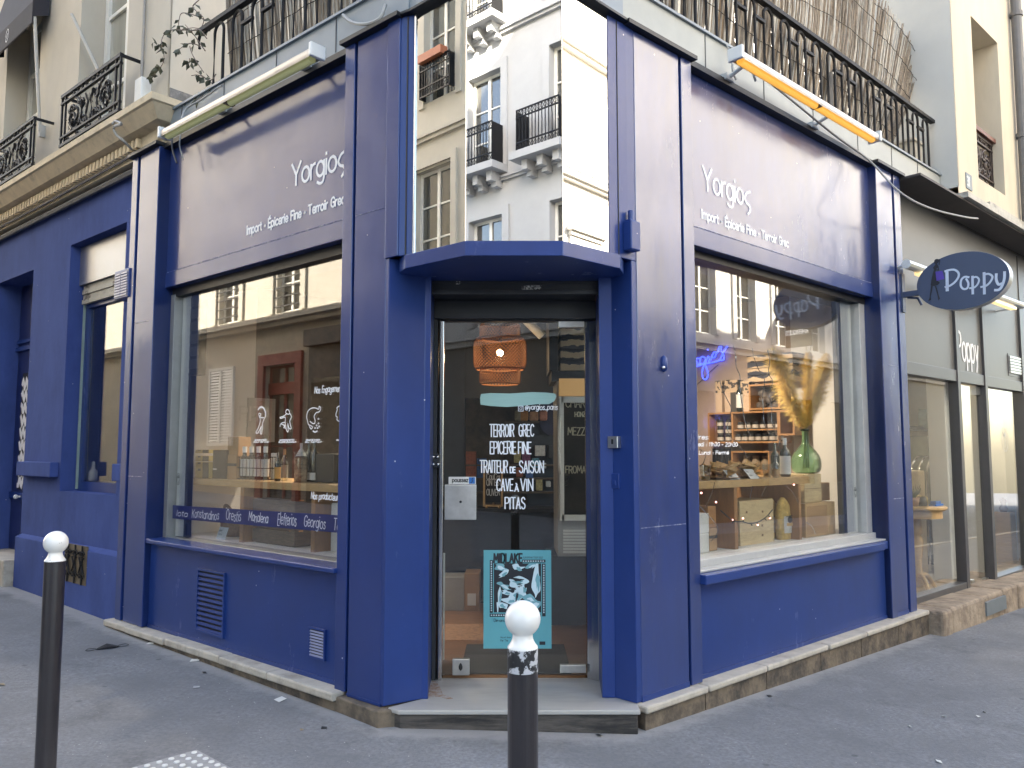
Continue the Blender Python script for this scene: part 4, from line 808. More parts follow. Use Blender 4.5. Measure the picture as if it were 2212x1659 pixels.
# concert poster, taped inside the glass
px = lambda x, y: aty(1660 * .60636 + x * .17174, 1930 * .60636 + y * .17174, DY - .012)
ps = thing('poster', 'turquoise concert poster taped to the glass shop door', 'poster', px(640, 1340)[:1] + (DY - .01, px(640, 1340)[1]))
TP = lambda x, z, o=0: (x, DY - .0095 - o, z)
def pbox(mb, x0, y0, x1, y1, o=.0006): 
    a, c = px(x0, y1), px(x1, y0); mb.bx(a[0], c[0], DY - .0095 - o, DY - .0095 - o + .0004, a[1], c[1])
b = MB(); pbox(b, 219, 105, 1072, 1345, .0); part('paper', b, mat('turquoise paper', (.10, .34, .38), var=.05, scale=4), ps)
INK = mat('black ink', (.012, .014, .02)); PALE = mat('pale ink', (.55, .68, .72)); TEAL = mat('teal ink', (.16, .36, .40))
b = MB()
x0, z0 = px(352, 262); x1, z1 = px(705, 152); h = z1 - z0; tot = (sum(GL[c][0] + 2.2 for c in 'MIDLAKE') - 2.2) * h / 10
text(b, TP, x0, z0, 'MIDLAKE', h, .0115, xs=(x1 - x0) / tot, track=2.2)
x0, z0 = px(722, 210); x1, z1 = px(1000, 188); text(b, TP, x0, z0, 'EUROPEAN TOUR 2022', z1 - z0, .0016, xs=.98, track=1.2, word=2.5)
x0, z0 = px(352, 1008); x1, z1 = px(352, 970); text(b, TP, x0, z0, 'Dimanche', z1 - z0, .0026, xs=1.0, track=1.6)
x0, z0 = px(436, 1212); text(b, TP, x0, z0, 'Nouvel album', .010, .0012); x0, z0 = px(436, 1254); text(b, TP, x0, z0, 'For The', .012, .0018)
part('lettering', b, INK, ps)
b = MB(); pbox(b, 298, 232, 340, 895); pbox(b, 298, 905, 940, 945); pbox(b, 958, 275, 1000, 940); pbox(b, 705, 225, 1000, 262); pbox(b, 350, 272, 945, 890); pbox(b, 925, 1255, 998, 1298); part('picture_ground', b, INK, ps)
b = MB(); rp_ = random.Random(11)
for i in range(22): pbox(b, 312, 245 + i * 29, 327, 262 + i * 29, .0012)
for i in range(20): pbox(b, 312 + i * 31, 918, 330 + i * 31, 932, .0012); pbox(b, 972, 290 + i * 31, 987, 308 + i * 31, .0012)
for i in range(9): pbox(b, 715 + i * 31, 238, 733 + i * 31, 250, .0012)
part('border_pattern', b, PALE, ps)
def blob(mb, cx, cy, rx, ry, rot, o, n=11, rr=.5):
    pts = [(cx + rx * (1 + rp_.uniform(-rr, rr)) * math.cos(2 * PI * i / n) * math.cos(rot) - ry * math.sin(2 * PI * i / n) * math.sin(rot), cy + rx * math.cos(2 * PI * i / n) * math.sin(rot) + ry * (1 + rp_.uniform(-rr, rr)) * math.sin(2 * PI * i / n) * math.cos(rot)) for i in range(n)]
    pts = [(min(942, max(352, x)), min(888, max(274, y))) for x, y in smooth_path(pts, 3, True)]
    mb.poly([TP(*px(x, y), o) for x, y in pts])
b = MB(); b2 = MB()
for i, (x, y, rx, ry, ro) in enumerate(((430, 320, 90, 40, .2), (470, 400, 70, 30, -.8), (650, 330, 80, 40, .2), (830, 300, 90, 30, -.4), (890, 500, 45, 190, .05), (640, 500, 110, 60, .1), (480, 560, 90, 32, .5), (640, 680, 85, 90, 0), (560, 740, 90, 45, 0), (810, 720, 80, 42, .3), (420, 700, 25, 150, .1), (500, 640, 60, 25, .1), (880, 780, 60, 50, 0), (450, 800, 60, 40, .4), (720, 590, 40, 70, 0))):
    blob(b if i % 3 else b2, x, y, rx, ry, ro, .0013 + .0001 * i)
    blob(b2 if i % 3 else b, x + 14, y + 9, rx * .55, ry * .5, ro, .0030 + .0001 * i)
part('pale_shapes', b, PALE, ps); part('teal_shapes', b2, TEAL, ps)
b = MB()
for x, y, rx, ry, ro in ((640, 475, 80, 22, .2), (675, 532, 26, 9, .1), (745, 560, 12, 30, 0), (590, 590, 40, 10, .2), (800, 350, 60, 9, -.6), (640, 700, 12, 60, .2)): blob(b, x, y, rx, ry, ro, .0052)
part('dark_shapes', b, INK, ps)
# ---------------------------------------------------------------- window lettering
b = MB(); rr = random.Random(9)
dL = -.2
def wt(s, p0, p1, ptop, wgt=.006, **k): ftext(b, L, dL, s, p0, p1, ptop, wgt, jit=.09, slant=.14, rnd=rr, **k)
z4 = lambda x, y: (363.8 + x * .21925, 848.9 + y * .2193); z3 = lambda x, y: (363.8 + x * .21925, 545.7 + y * .2193)
wt('Nos Engagements', z3(1440, 1385), z3(1725, 1372), z3(1438, 1325), .007, word=3)
part('heading_lettering', b, LETTER, w1_); b = MB(); wt('Nos producteurs', z4(1405, 1040), z4(1690, 1062), z4(1405, 978), .007, word=3)
part('heading_lettering', b, LETTER, w1_)
for p0, p1, s1_, s2_ in ((840, 985, 'de bons produits', 'pour de vrai'), (1085, 1258, 'accompagnement', 'de petits producteurs'), (1345, 1510, 'respect de la nature', 'du terroir'), (1645, 1760, 'soutien local', '')):
    b = MB(); wt(s1_, z4(p0 + 10, 470), z4(p1 - 20, 472), z4(p0 + 10, 452), .004, word=2.5)
    if s2_: wt(s2_, z4(p0, 490), z4(p1, 494), z4(p0, 474), .004, word=2.5)
    part('caption_lettering', b, LETTER, w1_)
b = MB()
def draw(pts, wgt=.007, closed=False, zf=z4):
    q = [L.uv(*zf(x, y), dL) for x, y in pts]; q = smooth_path([(-a, z) for a, z in q], 3, closed); b.ribbon(L.T(dL), q, wgt, closed, o=.0003)
# figure carrying a basket
draw([(885, 165), (895, 148), (920, 138), (945, 160), (958, 205), (955, 235)], .012); draw([(890, 205), (900, 200), (910, 210), (905, 225), (893, 225)], closed=True); draw([(893, 232), (905, 260), (900, 300), (885, 345), (862, 388), (880, 395), (905, 350), (915, 330), (905, 395), (918, 400), (925, 340), (930, 290), (945, 245), (920, 245), (905, 235)])
part('line_drawing', b, LETTER, w1_); b = MB()
# two companions and a dog
draw([(1155, 185), (1165, 165), (1180, 165), (1195, 190), (1185, 210), (1160, 200)], closed=True); draw([(1160, 210), (1130, 230), (1100, 240), (1110, 250), (1150, 238), (1150, 300), (1165, 370), (1180, 378), (1175, 300), (1190, 350), (1210, 345), (1195, 280), (1212, 235), (1195, 200)]); draw([(1100, 330), (1110, 300), (1150, 290), (1145, 330), (1150, 350)]); draw([(1110, 305), (1140, 320), (1135, 345)])
part('line_drawing', b, LETTER, w1_); b = MB()
# horn of plenty
draw([(1370, 270), (1362, 235), (1375, 180), (1410, 150), (1450, 148), (1480, 160), (1485, 132), (1500, 150), (1490, 180), (1470, 190), (1455, 195), (1435, 230), (1445, 270), (1440, 300), (1420, 300), (1395, 280)]); draw([(1370, 270), (1380, 310), (1400, 320), (1420, 335), (1405, 355), (1390, 330)])
for x, y in ((1478, 255), (1478, 300), (1460, 320), (1485, 330), (1445, 345), (1470, 345)): draw([(x - 6, y), (x, y - 6), (x + 6, y), (x, y + 6)], .005, True)
draw([(1425, 375), (1445, 385), (1465, 375)], .01)
part('line_drawing', b, LETTER, w1_); b = MB()
# tree
draw([(1700, 275), (1680, 278), (1660, 262), (1665, 240), (1650, 225), (1655, 190), (1665, 165), (1660, 145), (1690, 125), (1705, 115)])
part('line_drawing', b, LETTER, w1_)
b = MB(); p = [L.uv(*z4(*q), dL + .001) for q in ((35, 1105), (1680, 1205), (1680, 1378), (35, 1235))]; b.slab(L, p, dL - .003, dL + .0008); bd = part('name_band', b, mat('blue vinyl band', (.013, .02, .10), rough=.35, coat=.3), w1_)
b = MB(); rr = random.Random(4); dL = -.1985
for s_, p0, p1, pt in (('Iota', (78, 1205), (185, 1212), (78, 1150)), ('Konstandinos', (232, 1222), (495, 1250), (232, 1140)), ('Orestis', (566, 1250), (712, 1262), (570, 1150)), ('Manalena', (790, 1260), (978, 1285), (785, 1170)), ('Elefterios', (1075, 1295), (1258, 1310), (1070, 1180)), ('Georgios', (1335, 1310), (1545, 1350), (1335, 1205)), ('Tereza', (1625, 1350), (1790, 1372), (1622, 1235))):
    b = MB(); wt(s_, z4(*p0), z4(*p1), z4(*pt), .0055)
    part('first_name', b, mat('pale marker', (.55, .56, .62)), bd)
def logo(F, u, v, d, par, hw=.028):
    a, z = F.uv(u, v, d); c = MB(); c.ribbon(F.T(d), [(F.sg * a + hw * math.cos(i * PI / 12), z + hw * 1.75 * math.sin(i * PI / 12)) for i in range(24)], .004, True)
    c.ribbon(F.T(d), [(F.sg * a + .013 * math.cos(i * PI / 6), z - .004 + .02 * math.sin(i * PI / 6)) for i in range(12)], .003, True)
    c.ribbon(F.T(d), [(F.sg * a - .014, z + .018), (F.sg * a, z + .032), (F.sg * a + .014, z + .018), (F.sg * a, z + .012)], .007, True)
    for k in (-1, 0, 1): c.ribbon(F.T(d), [(F.sg * a + k * .006, z - .026), (F.sg * a + k * .004, z - .038)], .003)
    part('round_sticker', c, INK, par)
logo(L, 385, 1035, -.198, w1_); logo(R, 1848, 1063, -.198, w2_, .026)
b = MB(); rr = random.Random(2); z6 = lambda x, y: (1491.6 + x * .1809, 939.9 + y * .1809)
for s_, p0, p1, pt in (('Horaires:', (-100, 45), (218, 55), (-100, -10)), ('Mardi - Samedi : 11h30 - 20h30', (-250, 128), (560, 150), (-250, 80)), ('Dimanche - Lundi : Fermé', (-250, 232), (455, 250), (-250, 190))): ftext(b, R, -.2, s_, z6(*p0), z6(*p1), z6(*pt), .006, slant=.1, word=3, jit=.04, rnd=rr)
part('opening_hours', b, LETTER, w2_)
# ---------------------------------------------------------------- right neighbour: cream building over a grey boutique
rb_ = thing('cream_building', 'warm cream building with tall recessed window above the grey boutique', 'building', R.P(6.6, 0, -.5)[:2] + (0,)); rb_['group'] = 'neighbouring buildings'
RD = .15; RS = 5.38
h0, h1 = R.uv(2100, 100, RD)[0], R.uv(2160, 200, RD)[0]; zt = R.uv(2099, 36, RD)[1]; zb = R.uv(2130, 445, RD - .1)[1]
h1 = max(h1, h0 + .75)
part('wall', wall(R, RS, 44, 4.42, 11.3, [(h0, h1, 4.75, zt, .5)], RD), CREAMR, rb_)
b = MB(); b.box(R, RS + .02, 44, 4.45, 11.2, -4, RD - .52); b.box(R, 4.3, 44, -.5, 4.45, -4.0, -3.2); part('back_wall', b, CREAMR, rb_)
GW = Fr(R.P(RS, 0, RD)[:2], -42.2, -1)
b = MB(); b.box(GW, 0, 4.2, 4.5, 11.2, -.03, 0); part('side_wall', b, GREYW, rb_)
b = MB(); b.box(GW, .35, .9, 4.66, 5.05, 0, .25); b.box(GW, .33, .92, 5.05, 5.08, 0, .28); part('flue_box', b, CREAM, rb_)
b = MB(); b.box(R, RS, 44, 11.3, 11.5, -4, RD + .3); b.box(R, 28.5, 44, 11.5, 16.5, -4, RD); part('roof', b, ZINC, rb_)  # upper far block is unseen, added to shade part of the front opposite
window(R, h0 + .01, h1 - .01, 4.78, zt - .01, RD - .49, rb_, bars=4, pm=PANE, fw=.07)
g0_, gz0 = R.uv(2113, 428, RD - .12); g1_, gz1_ = R.uv(2153, 378, RD - .12)
IR2 = mat('rusty dark iron', (.035, .022, .02), rough=.5, var=.4, scale=20)
guard(h0 + .02, h1 - .02, 4.82, 5.42, RD - .12, RD - .13, rb_, m=IR2, F=R)
b = MB(); b.box(R, h0 + .01, h1 - .01, 5.42, 5.47, RD - .16, RD - .07); part('hand_rail', b, mat('red brown rail', (.14, .045, .03), rough=.5), rb_)
b = MB(); b.box(R, RS - .02, 44, 4.36, 4.42, -.1, RD + .1); b.box(R, 6.2, 44, 4.42, 4.5, RD, RD + .06); part('ledge', b, mat('worn ledge', (.42, .40, .35), var=.3, scale=8, col2=(.12, .11, .10), c2=(.55, .7)), rb_)
pu = R.uv(2214, 300, RD + .1)[0]; b = MB(); b.tube([R.P(pu, 11.2, RD + .08), R.P(pu, 4.3, RD + .08)], .06, 12); b.tube([R.P(pu, 5.6, RD + .08), R.P(pu, 5.66, RD + .08)], .075, 12); b.tube([R.P(pu, 7.2, RD + .08), R.P(pu, 7.26, RD + .08)], .075, 12); part('drainpipe', b, mat('dark grey pipe', (.12, .12, .125), rough=.5), rb_, smooth=False)
a0, z0 = R.uv(2086, 402, RD); a1, z1 = R.uv(2097, 386, RD); b = MB(); b.box(R, a0, a1, z0 - .02, z1 + .03, RD, RD + .012); np_ = part('number_plate', b, mat('grey enamel', (.22, .25, .27)), rb_)
b = MB(); text(b, R.T(RD + .013), a0 + .02, z0 + .01, '31', (z1 - z0) * .85, .016, xs=.75); part('number', b, WHITE, np_)
b = MB(); b.box(R, 4.2, 12, 4.335, 4.358, -.16, .20); part('soffit', b, mat('dark brown soffit', (.05, .042, .04), var=.2), rb_)
# boutique front
bt = part('shop_front', MB().box(R, 4.19, 12, 2.56, 4.33, -.3, -.16), BEIGEP, rb_)
PD = -.15
m1, m2 = 5.97, 6.88; m3 = 8.36
b = MB()
for x0, x1 in ((4.19, 4.26), (m1 - .03, m1 + .06), (m2 - .03, m2 + .06), (m3 - .02, m3 + .08)): b.box(R, x0, x1, -.0, 3.62, -.24, PD + .02)
b.box(R, 4.26, m1 - .03, 2.43, 2.56, -.24, PD + .01); b.box(R, m1 + .06, m2 - .03, 2.43, 2.56, -.24, PD + .01); b.box(R, m2 + .06, m3 - .02, 2.43, 2.56, -.24, PD + .01)
b.box(R, 4.26, m1 - .03, .07, .19, -.24, PD + .015); b.box(R, m2 + .06, m3 - .02, .0, .14, -.24, PD + .015)
part('frame', b, ANTH, rb_, bevel=.004)
b = MB(); b.box(R, m3 + .08, 12, -.2, 4.3, -.3, PD); part('frame', b, ANTH, rb_)
b = MB(); b.box(R, 4.26, m1 - .03, .19, 2.43, -.205, -.198); b.box(R, m2 + .06, m3 - .02, .14, 2.43, -.205, -.198); part('pane', b, GL3, rb_)
b = MB(); b.box(R, m1 + .06, m2 - .03, .06, 2.42, -.225, -.218); dr = part('glass_door', b, GL3, rb_)
b = MB(); a, z = R.uv(2100, 1267, -.2); b.box(R, a - .02, a + .05, .06, .17, -.23, -.19); b.box(R, m2 - .18, m2 - .03, 2.32, 2.42, -.23, -.19); b.box(R, m2 - .16, m2 - .03, .02, .14, -.235, -.2); part('hinge', b, STEEL, dr)
b = MB(); ftext(b, R, PD - .006, 'Poppy', (2069, 776), (2114, 786), (2067, 716), .034, track=1.6); part('lettering', b, LETTER, bt)
a0, z0 = R.uv(2183, 812, PD); a1, z1 = R.uv(2206, 770, PD); b = MB(); b.box(R, a0 - .05, a1 + .1, z0, z1, -.17, PD - .004); v_ = part('vent', b, ANTH, rb_)
b = MB()
for k in range(6): zz = z0 + .04 + k * (z1 - z0 - .06) / 6; b.box(R, a0 - .02, a1 + .08, zz, zz + .03, PD - .004, PD + .012)
part('slat', b, STEEL, v_)
a0, z0 = R.uv(1957, 570, .1); a1, z1 = R.uv(2206, 660, .1)
fx = thing('strip_light', 'slim silver strip light along the grey boutique fascia behind the oval sign', 'light', R.P((a0 + a1) / 2, z0, .1))
b = MB(); b.tube([R.P(a0, z0, .1), R.P(a1, z1, .1)], .045, 10); part('housing', b, STEEL, fx)
b = MB(); b.box(R, a0 + .3, a1 - .3, min(z0, z1) - .06, min(z0, z1) - .03, .06, .13); part('lamp_tube', b, emis('warm strip light', (1, .72, .3), .18), fx)
b = MB()
for a in (a0 + .05, a1 - .1): b.tube([R.P(a, z0, .1), R.P(a, z0 - .02, -.16)], .015, 6)
b.box(R, 4.21, 4.27, z0 - .45, z0 - .1, -.16, -.05); part('bracket', b, WHITE, fx)
# rough kerb stones of the boutique
stm = mat('rough honey stone', (.33, .26, .19), rough=.9, var=.3, scale=7, bump=.8, bscale=18, col2=(.16, .12, .09), c2=(.45, .7), c2scale=5, bdist=.02)
b = MB(); x = 4.325; rs = random.Random(8)
for wv in (.25, .95, .62, .5, 1.0, .9, 1.1): b.box(R, x + .006, x + wv - .006, -.4, (.13 if x < 4.5 else .135) - .006 * (x - 4.3) + rs.uniform(-.006, .006), -.6, .175 + rs.uniform(-.02, .015)); x += wv
part('kerb_stone', b, stm, rb_, bevel=.03)
a0, z0 = R.uv(2133, 1315, .2); a1, z1 = R.uv(2174, 1285, .2); b = MB(); b.box(R, a0, a1, -.07, .07, .17, .197); part('cellar_vent', b, mat('grey vent plate', (.16, .18, .19), rough=.5), rb_)
b = MB(); b.box(R, 4.2, 15, -.2, .05, -3.2, -.24); part('floor', b, mat('pale boutique floor', (.5, .47, .42), rough=.4), rb_)
b = MB(); b.box(R, 4.2, 15, 3.0, 3.1, -3.2, -.3); part('ceiling', b, OFFW, rb_)
WB = mat('warm boutique wall', (.42, .36, .27))
b = MB(); b.box(R, 4.2, 15, .05, 3.0, -3.2, -3.1); b.box(R, 12, 12.1, .05, 3, -3.1, -.3); b.box(R, 4.2, 4.26, .05, 3.0, -3.1, -.3); part('inner_wall', b, WB, rb_)
bs = lambda px, d: R.uv(px, 1000, d)[0]
for x0, x1, d in ((2046, 2067, -.45), (2116, 2136, -.4), (2172, 2190, -.5)): b = MB(); b.box(R, bs(x0, d), bs(x1, d), .05, 3.0, d - .2, d); part('inner_column', b, OFFW, rb_)
lt = bpy.data.lights.new('boutique_light', 'POINT'); lt.energy = 9; lt.color = (1, .85, .62); lt.shadow_soft_size = .3
lo = bpy.data.objects.new('boutique_light', lt); scn.collection.objects.link(lo); lo.location = R.P(6.6, 2.6, -1.6)
a, z = R.uv(2171, 950, -.196); b = MB(); b.ribbon(R.T(-.196), [(a + .11 * math.cos(i * PI / 12), z + .15 * math.sin(i * PI / 12)) for i in range(24)], .012, True); b.ribbon(R.T(-.196), [(a, z - .09), (a, z + .09)], .02); b.ribbon(R.T(-.1955), [(a - .05, z + .04), (a, z + .09), (a + .05, z + .04)], .02); part('window_emblem', b, mat('frosted emblem', (.6, .6, .58)), rb_)
# boutique display
def rloc(a, d, z=.05): return R.P(a, z, d)
tx, ty = gz(1986, 1292, .05)
dT = (tx - R.O[0]) * R.n[0] + (ty - R.O[1]) * R.n[1]; sT = (tx - R.O[0]) * R.e[0] + (ty - R.O[1]) * R.e[1]; TH = 1.0
tb = thing('round_table', 'round wooden pedestal table with curved feet inside the boutique window', 'table', rloc(sT, dT), R.rot)
b = MB(); b.lathe((0, 0, TH - .05), [(.001, 0), (.28, 0), (.31, .02), (.31, .04), (.29, .05), (.001, .05)], 32, False); b.lathe((0, 0, TH - .13), [(.26, 0), (.26, .08)], 32); lp('tabletop', b, WOOD, tb)
b = MB(); b.lathe((0, 0, .12), [(.05, 0), (.07, .06), (.05, .14), (.04, .25), (.06, .42), (.065, .5), (.04, .56), (.06, .58), (.045, .76)], 16); lp('pedestal', b, WOOD, tb, smooth=True)
for k in range(3):
    an = 2 * PI * k / 3 - .3; b = MB(); b.tube(smooth_path([(.04 * math.cos(an), .04 * math.sin(an), .24), (.14 * math.cos(an), .14 * math.sin(an), .23), (.26 * math.cos(an), .26 * math.sin(an), .1), (.36 * math.cos(an), .36 * math.sin(an), .02)], 4), .028, 8, r2=.018); lp('foot', b, WOOD, tb)
def jar(nm, lab, cat, F, a, d, z, prof, m, group=None, cap=None):
    t = thing(nm, lab, cat, F.P(a, z, d), F.rot, group); b = MB(); b.lathe((0, 0, 0), prof, 16); lp('body', b, m, t, smooth=True)
    if cap: b = MB(); b.lathe((0, 0, 0), cap[0], 16); lp('lid', b, cap[1], t)
    return t
jar('flower_pot', 'small brown pot on the round boutique table', 'pot', R, sT - .16, dT + .05, 1.052, [(.04, 0), (.055, .09)], mat('pot', (.3, .16, .1)))
b = MB(); rg = random.Random(1)
for k in range(40): an = rg.uniform(0, 6.28); b.tube([R.P(sT - .16, 1.13, dT + .05), R.P(sT - .16 + .07 * math.cos(an), 1.2 + rg.uniform(0, .09), dT + .05 + .07 * math.sin(an))], .006, 4, r2=.002)
tag(b.build('succulent', mat('plant leaf', (.05, .09, .04), var=.4), loc=R.P(sT - .16, 1.13, dT + .05)), 'spiky green succulent in the pot on the round table', 'plant')
for i, (x, d, m) in enumerate(((sT - .08, dT + .1, BLACK), (sT, dT + .08, mat('gold tin', (.5, .36, .1), metal=.7, rough=.3)), (sT + .08, dT + .04, BLACK), (sT + .16, dT, mat('gold tin', (.5, .36, .1))))):
    jar('bracelet_roll', ('glossy black bracelet roll at the near end of the round table', 'gilt bracelet roll between two black ones on the round table', 'black bracelet roll in the middle of the round table', 'gilt bracelet roll farthest along the round table')[i], 'jewellery', R, x, d, 1.052, [(.045, 0), (.05, .03), (.045, .09), (.03, .1)], m, 'bracelet rolls on the table')
q = thing('jewellery_tray', 'blue jewellery tray at the front of the round table', 'tray', R.P(sT + .06, 1.052, dT + .19), R.rot); b = MB(); b.bx(-.1, .1, -.04, .04, 0, .02); b.bx(-.08, .06, -.03, .03, .02, .05); lp('tray', b, mat('tray blue', (.05, .15, .4), var=.5, scale=30), q)
q = thing('paper_bag', 'cream paper display stand at the left end of the boutique window', 'stand', R.P(bs(1975, -.9), .05, -.9), R.rot); b = MB(); b.bx(-.1, .1, -.08, .08, 0, 1.35); lp('panel', b, mat('cream card', (.62, .52, .36)), q, bevel=.01)
q = thing('garment_rail', 'dark garment rail with brown knitwear hanging in the boutique', 'clothes rail', R.P(bs(2005, -1.7), .05, -1.7), R.rot)
b = MB()
for x in (-.75, .75): b.tube([(x, 0, 0), (x, 0, 1.95)], .02, 6)
b.tube([(-.75, 0, 1.95), (.75, 0, 1.95)], .02, 6); b.bx(-.8, .8, -.15, .15, 1.9, 1.93); lp('rail', b, BLACK, q)
b = MB()
for i, x in enumerate((-.5, -.36, -.22)): b.bx(x - .03, x + .04, -.2, .2, .75, 1.82)
lp('hanging_clothes', b, mat('grey green cloth', (.16, .17, .13), var=.3), q)
b = MB(); b.slab(lambda x, z, d: (x, d, z), [(-.05, .85), (.5, .85), (.52, 1.5), (.42, 1.75), (.27, 1.82), (.12, 1.78), (-.08, 1.62)], -.24, -.16); lp('jumper', b, mat('brown knit', (.19, .12, .08), var=.15, scale=60, bump=.2), q, bevel=.03)
for i, (x, h) in enumerate(((.28, .3), (.62, .26))):
    qq = thing('gift_bag', ('dark green patterned bag, taller one on the clothes rail shelf', 'dark green patterned bag, lower one on the clothes rail shelf')[i], 'bag', R.P(bs(2005, -1.7) + x - .3, 1.985, -1.7), R.rot); b = MB(); b.slab(lambda a, z, d: (a, d, z), [(-.14, 0), (.14, 0), (.14, h * .8), (.05, h * .9), (-.02, h * .8), (-.1, h), (-.14, h * .7)], -.06, .06); lp('bag', b, mat('dark green pattern', (.03, .07, .06), var=.8, scale=25), qq)
q = thing('luggage_trolley', 'chrome arched luggage trolley inside the boutique window', 'trolley', R.P(bs(2010, -1.1), .05, -1.1), R.rot)
b = MB()
for y in (-.1, 0, .1): b.tube(smooth_path([(-.42, y, .05), (-.42, y, 1.2), (-.36, y, 1.4), (-.2, y, 1.5), (0, y, 1.52), (.2, y, 1.5), (.36, y, 1.4), (.42, y, 1.2), (.42, y, .05)], 4), .014, 6)
lp('arch', b, CHROME, q); b = MB(); b.bx(-.42, .42, -.14, .14, .12, .16); lp('platform', b, BLACK, q)
q = thing('mannequin', 'mannequin in a bright zigzag jumper behind the boutique door', 'mannequin', R.P(bs(2087, -.9), .05, -.9), R.rot)
b = MB(); b.lathe((0, 0, 0), [(.12, 0), (.16, .02), (.02, .05), (.02, .82)], 14); lp('stand', b, STEEL, q)
zz_ = bpy.data.materials.new('zigzag knit'); zz_.use_nodes = True; t_ = zz_.node_tree; g_ = t_.nodes.new('ShaderNodeNewGeometry'); vv = t_.nodes.new('ShaderNodeTexVoronoi'); vv.inputs['Scale'].default_value = 9; vv.distance = 'MANHATTAN'; t_.links.new(g_.outputs['Position'], vv.inputs['Vector']); hs = t_.nodes.new('ShaderNodeHueSaturation'); hs.inputs['Saturation'].default_value = 1.3; hs.inputs['Value'].default_value = .5; t_.links.new(vv.outputs['Color'], hs.inputs['Color']); t_.links.new(hs.outputs[0], t_.nodes['Principled BSDF'].inputs['Base Color'])
b = MB(); b.lathe((0, 0, .9), [(.15, 0), (.17, .05), (.14, .22), (.17, .4), (.19, .5), (.13, .6), (.05, .64), (.05, .7)], 18); b.tube([(-.17, 0, 1.44), (-.24, 0, 1.2), (-.22, -.08, .98)], .05, 8, r2=.04); b.tube([(.17, 0, 1.44), (.24, 0, 1.2), (.22, -.08, .98)], .05, 8, r2=.04); lp('jumper', b, zz_, q, smooth=True)
q = thing('handbag', 'red handbag standing under the zigzag jumper', 'bag', R.P(bs(2089, -.7), 1.0, -.7), R.rot); b = MB(); b.bx(-.13, .13, -.06, .06, -.1, .15); lp('body', b, mat('red leather', (.5, .04, .03), rough=.35), q, bevel=.015); b = MB(); b.tube([(-.08, 0, .15), (-.05, 0, .22), (.05, 0, .22), (.08, 0, .15)], .008, 6); lp('handle', b, mat('red leather', (.5, .04, .03)), q)
q = thing('skirt_stand', 'white skirt on a stand behind the boutique door', 'clothing', R.P(bs(2091, -.6), .05, -.6), R.rot); b = MB(); b.lathe((0, 0, .35), [(.17, 0), (.15, .3), (.1, .68)], 14); lp('skirt', b, mat('white cloth', (.6, .58, .55)), q, smooth=True); b = MB(); b.tube([(0, 0, 0), (0, 0, .36)], .015, 6); b.lathe((0, 0, 0), [(.14, 0), (.02, .02)], 12); lp('stand', b, STEEL, q)
q = thing('plinth_box', 'tall wooden display plinth with a small figure in the far boutique window', 'plinth', R.P(bs(2163, -.55), .05, -.55), R.rot); b = MB(); b.bx(-.11, .11, -.11, .11, 0, .75); lp('box', b, WOOD, q, bevel=.004); b = MB(); b.lathe((0, 0, .75), [(.04, 0), (.06, .05), (.03, .1), (.05, .16), (.001, .2)], 12); lp('figure', b, mat('brown clay', (.2, .1, .06)), q, smooth=True)
# oval hanging sign
BF = Fr(R.P(4.15, 0, 0)[:2], 137.8, 1)
zq = lambda x, y: (1928.2 + x * .1283, 515.4 + y * .1283)
k0, _ = BF.uv(*zq(400, 700), .05); k1, _ = BF.uv(*zq(1975, 700), .05); _, zt = BF.uv(*zq(1290, 205), .05); _, zb = BF.uv(*zq(1100, 1200), .05)
kc, zc = (k0 + k1) / 2, (zt + zb) / 2; ra, rbz = (k1 - k0) / 2, (zt - zb) / 2
sg_ = thing('oval_sign', 'oval blue hanging sign with white lettering and a walking woman silhouette', 'sign', R.P(4.15, zc, .05))
el = [(kc + ra * math.cos(2 * PI * i / 64), zc + rbz * math.sin(2 * PI * i / 64)) for i in range(64)]
b = MB(); b.slab(BF, el, -.05, .047); part('board', b, mat('sign rim metal', (.5, .5, .5), rough=.3, metal=.6), sg_)
b = MB(); b.slab(BF, [(kc + (x - kc) * .996, zc + (z - zc) * .996) for x, z in el], .0475, .052); part('face', b, mat('slate blue sign face', (.042, .062, .115), rough=.45, var=.04, coat=.3), sg_)
b = MB(); b.box(BF, -.01, k0 + .03, zc - .075, zc - .025, -.02, .03); b.box(BF, -.012, .02, zc - .22, zc + .16, -.03, .04); b.tube([BF.P(.05, zc - .08, 0), BF.P(k0 - .01, zc - .1, 0), BF.P(k0 + .02, zc - .17, 0)], .012, 6); part('bracket', b, mat('slate blue sign face', (.042, .064, .135)), sg_)
Fz = lambda x, y: BF.uv(*zq(x, y), .053)
b = MB()
def brush(pts, wd, closed=False): b.ribbon(BF.T(.0535), smooth_path([Fz(*p) for p in pts], 4, closed), wd if not isinstance(wd, list) else [wd[min(len(wd) - 1, int(i * len(wd) / ((len(pts) - 1) * 4 + 1)))] for i in range((len(pts) - 1) * 4 + 1)], closed)
u_ = (k1 - k0) / 1575
brush([(915, 570), (918, 700), (920, 870)], 55 * u_); brush([(885, 550), (950, 530), (1040, 525), (1105, 570), (1110, 640), (1050, 730), (960, 795), (890, 815)], 38 * u_)
brush([(1280, 650), (1210, 645), (1155, 700), (1150, 800), (1200, 850), (1260, 830), (1275, 750), (1240, 680)], 36 * u_)
brush([(1345, 640), (1347, 780), (1350, 925)], 42 * u_); brush([(1350, 660), (1410, 645), (1455, 690), (1430, 770), (1370, 825), (1300, 835)], 32 * u_)
brush([(1540, 580), (1543, 750), (1545, 925)], 46 * u_); brush([(1545, 605), (1620, 595), (1680, 640), (1650, 720), (1580, 790), (1490, 815)], 36 * u_)
brush([(1745, 600), (1745, 690), (1780, 770), (1830, 760)], 44 * u_); brush([(1885, 565), (1880, 680), (1840, 800), (1790, 860), (1725, 868)], 44 * u_)
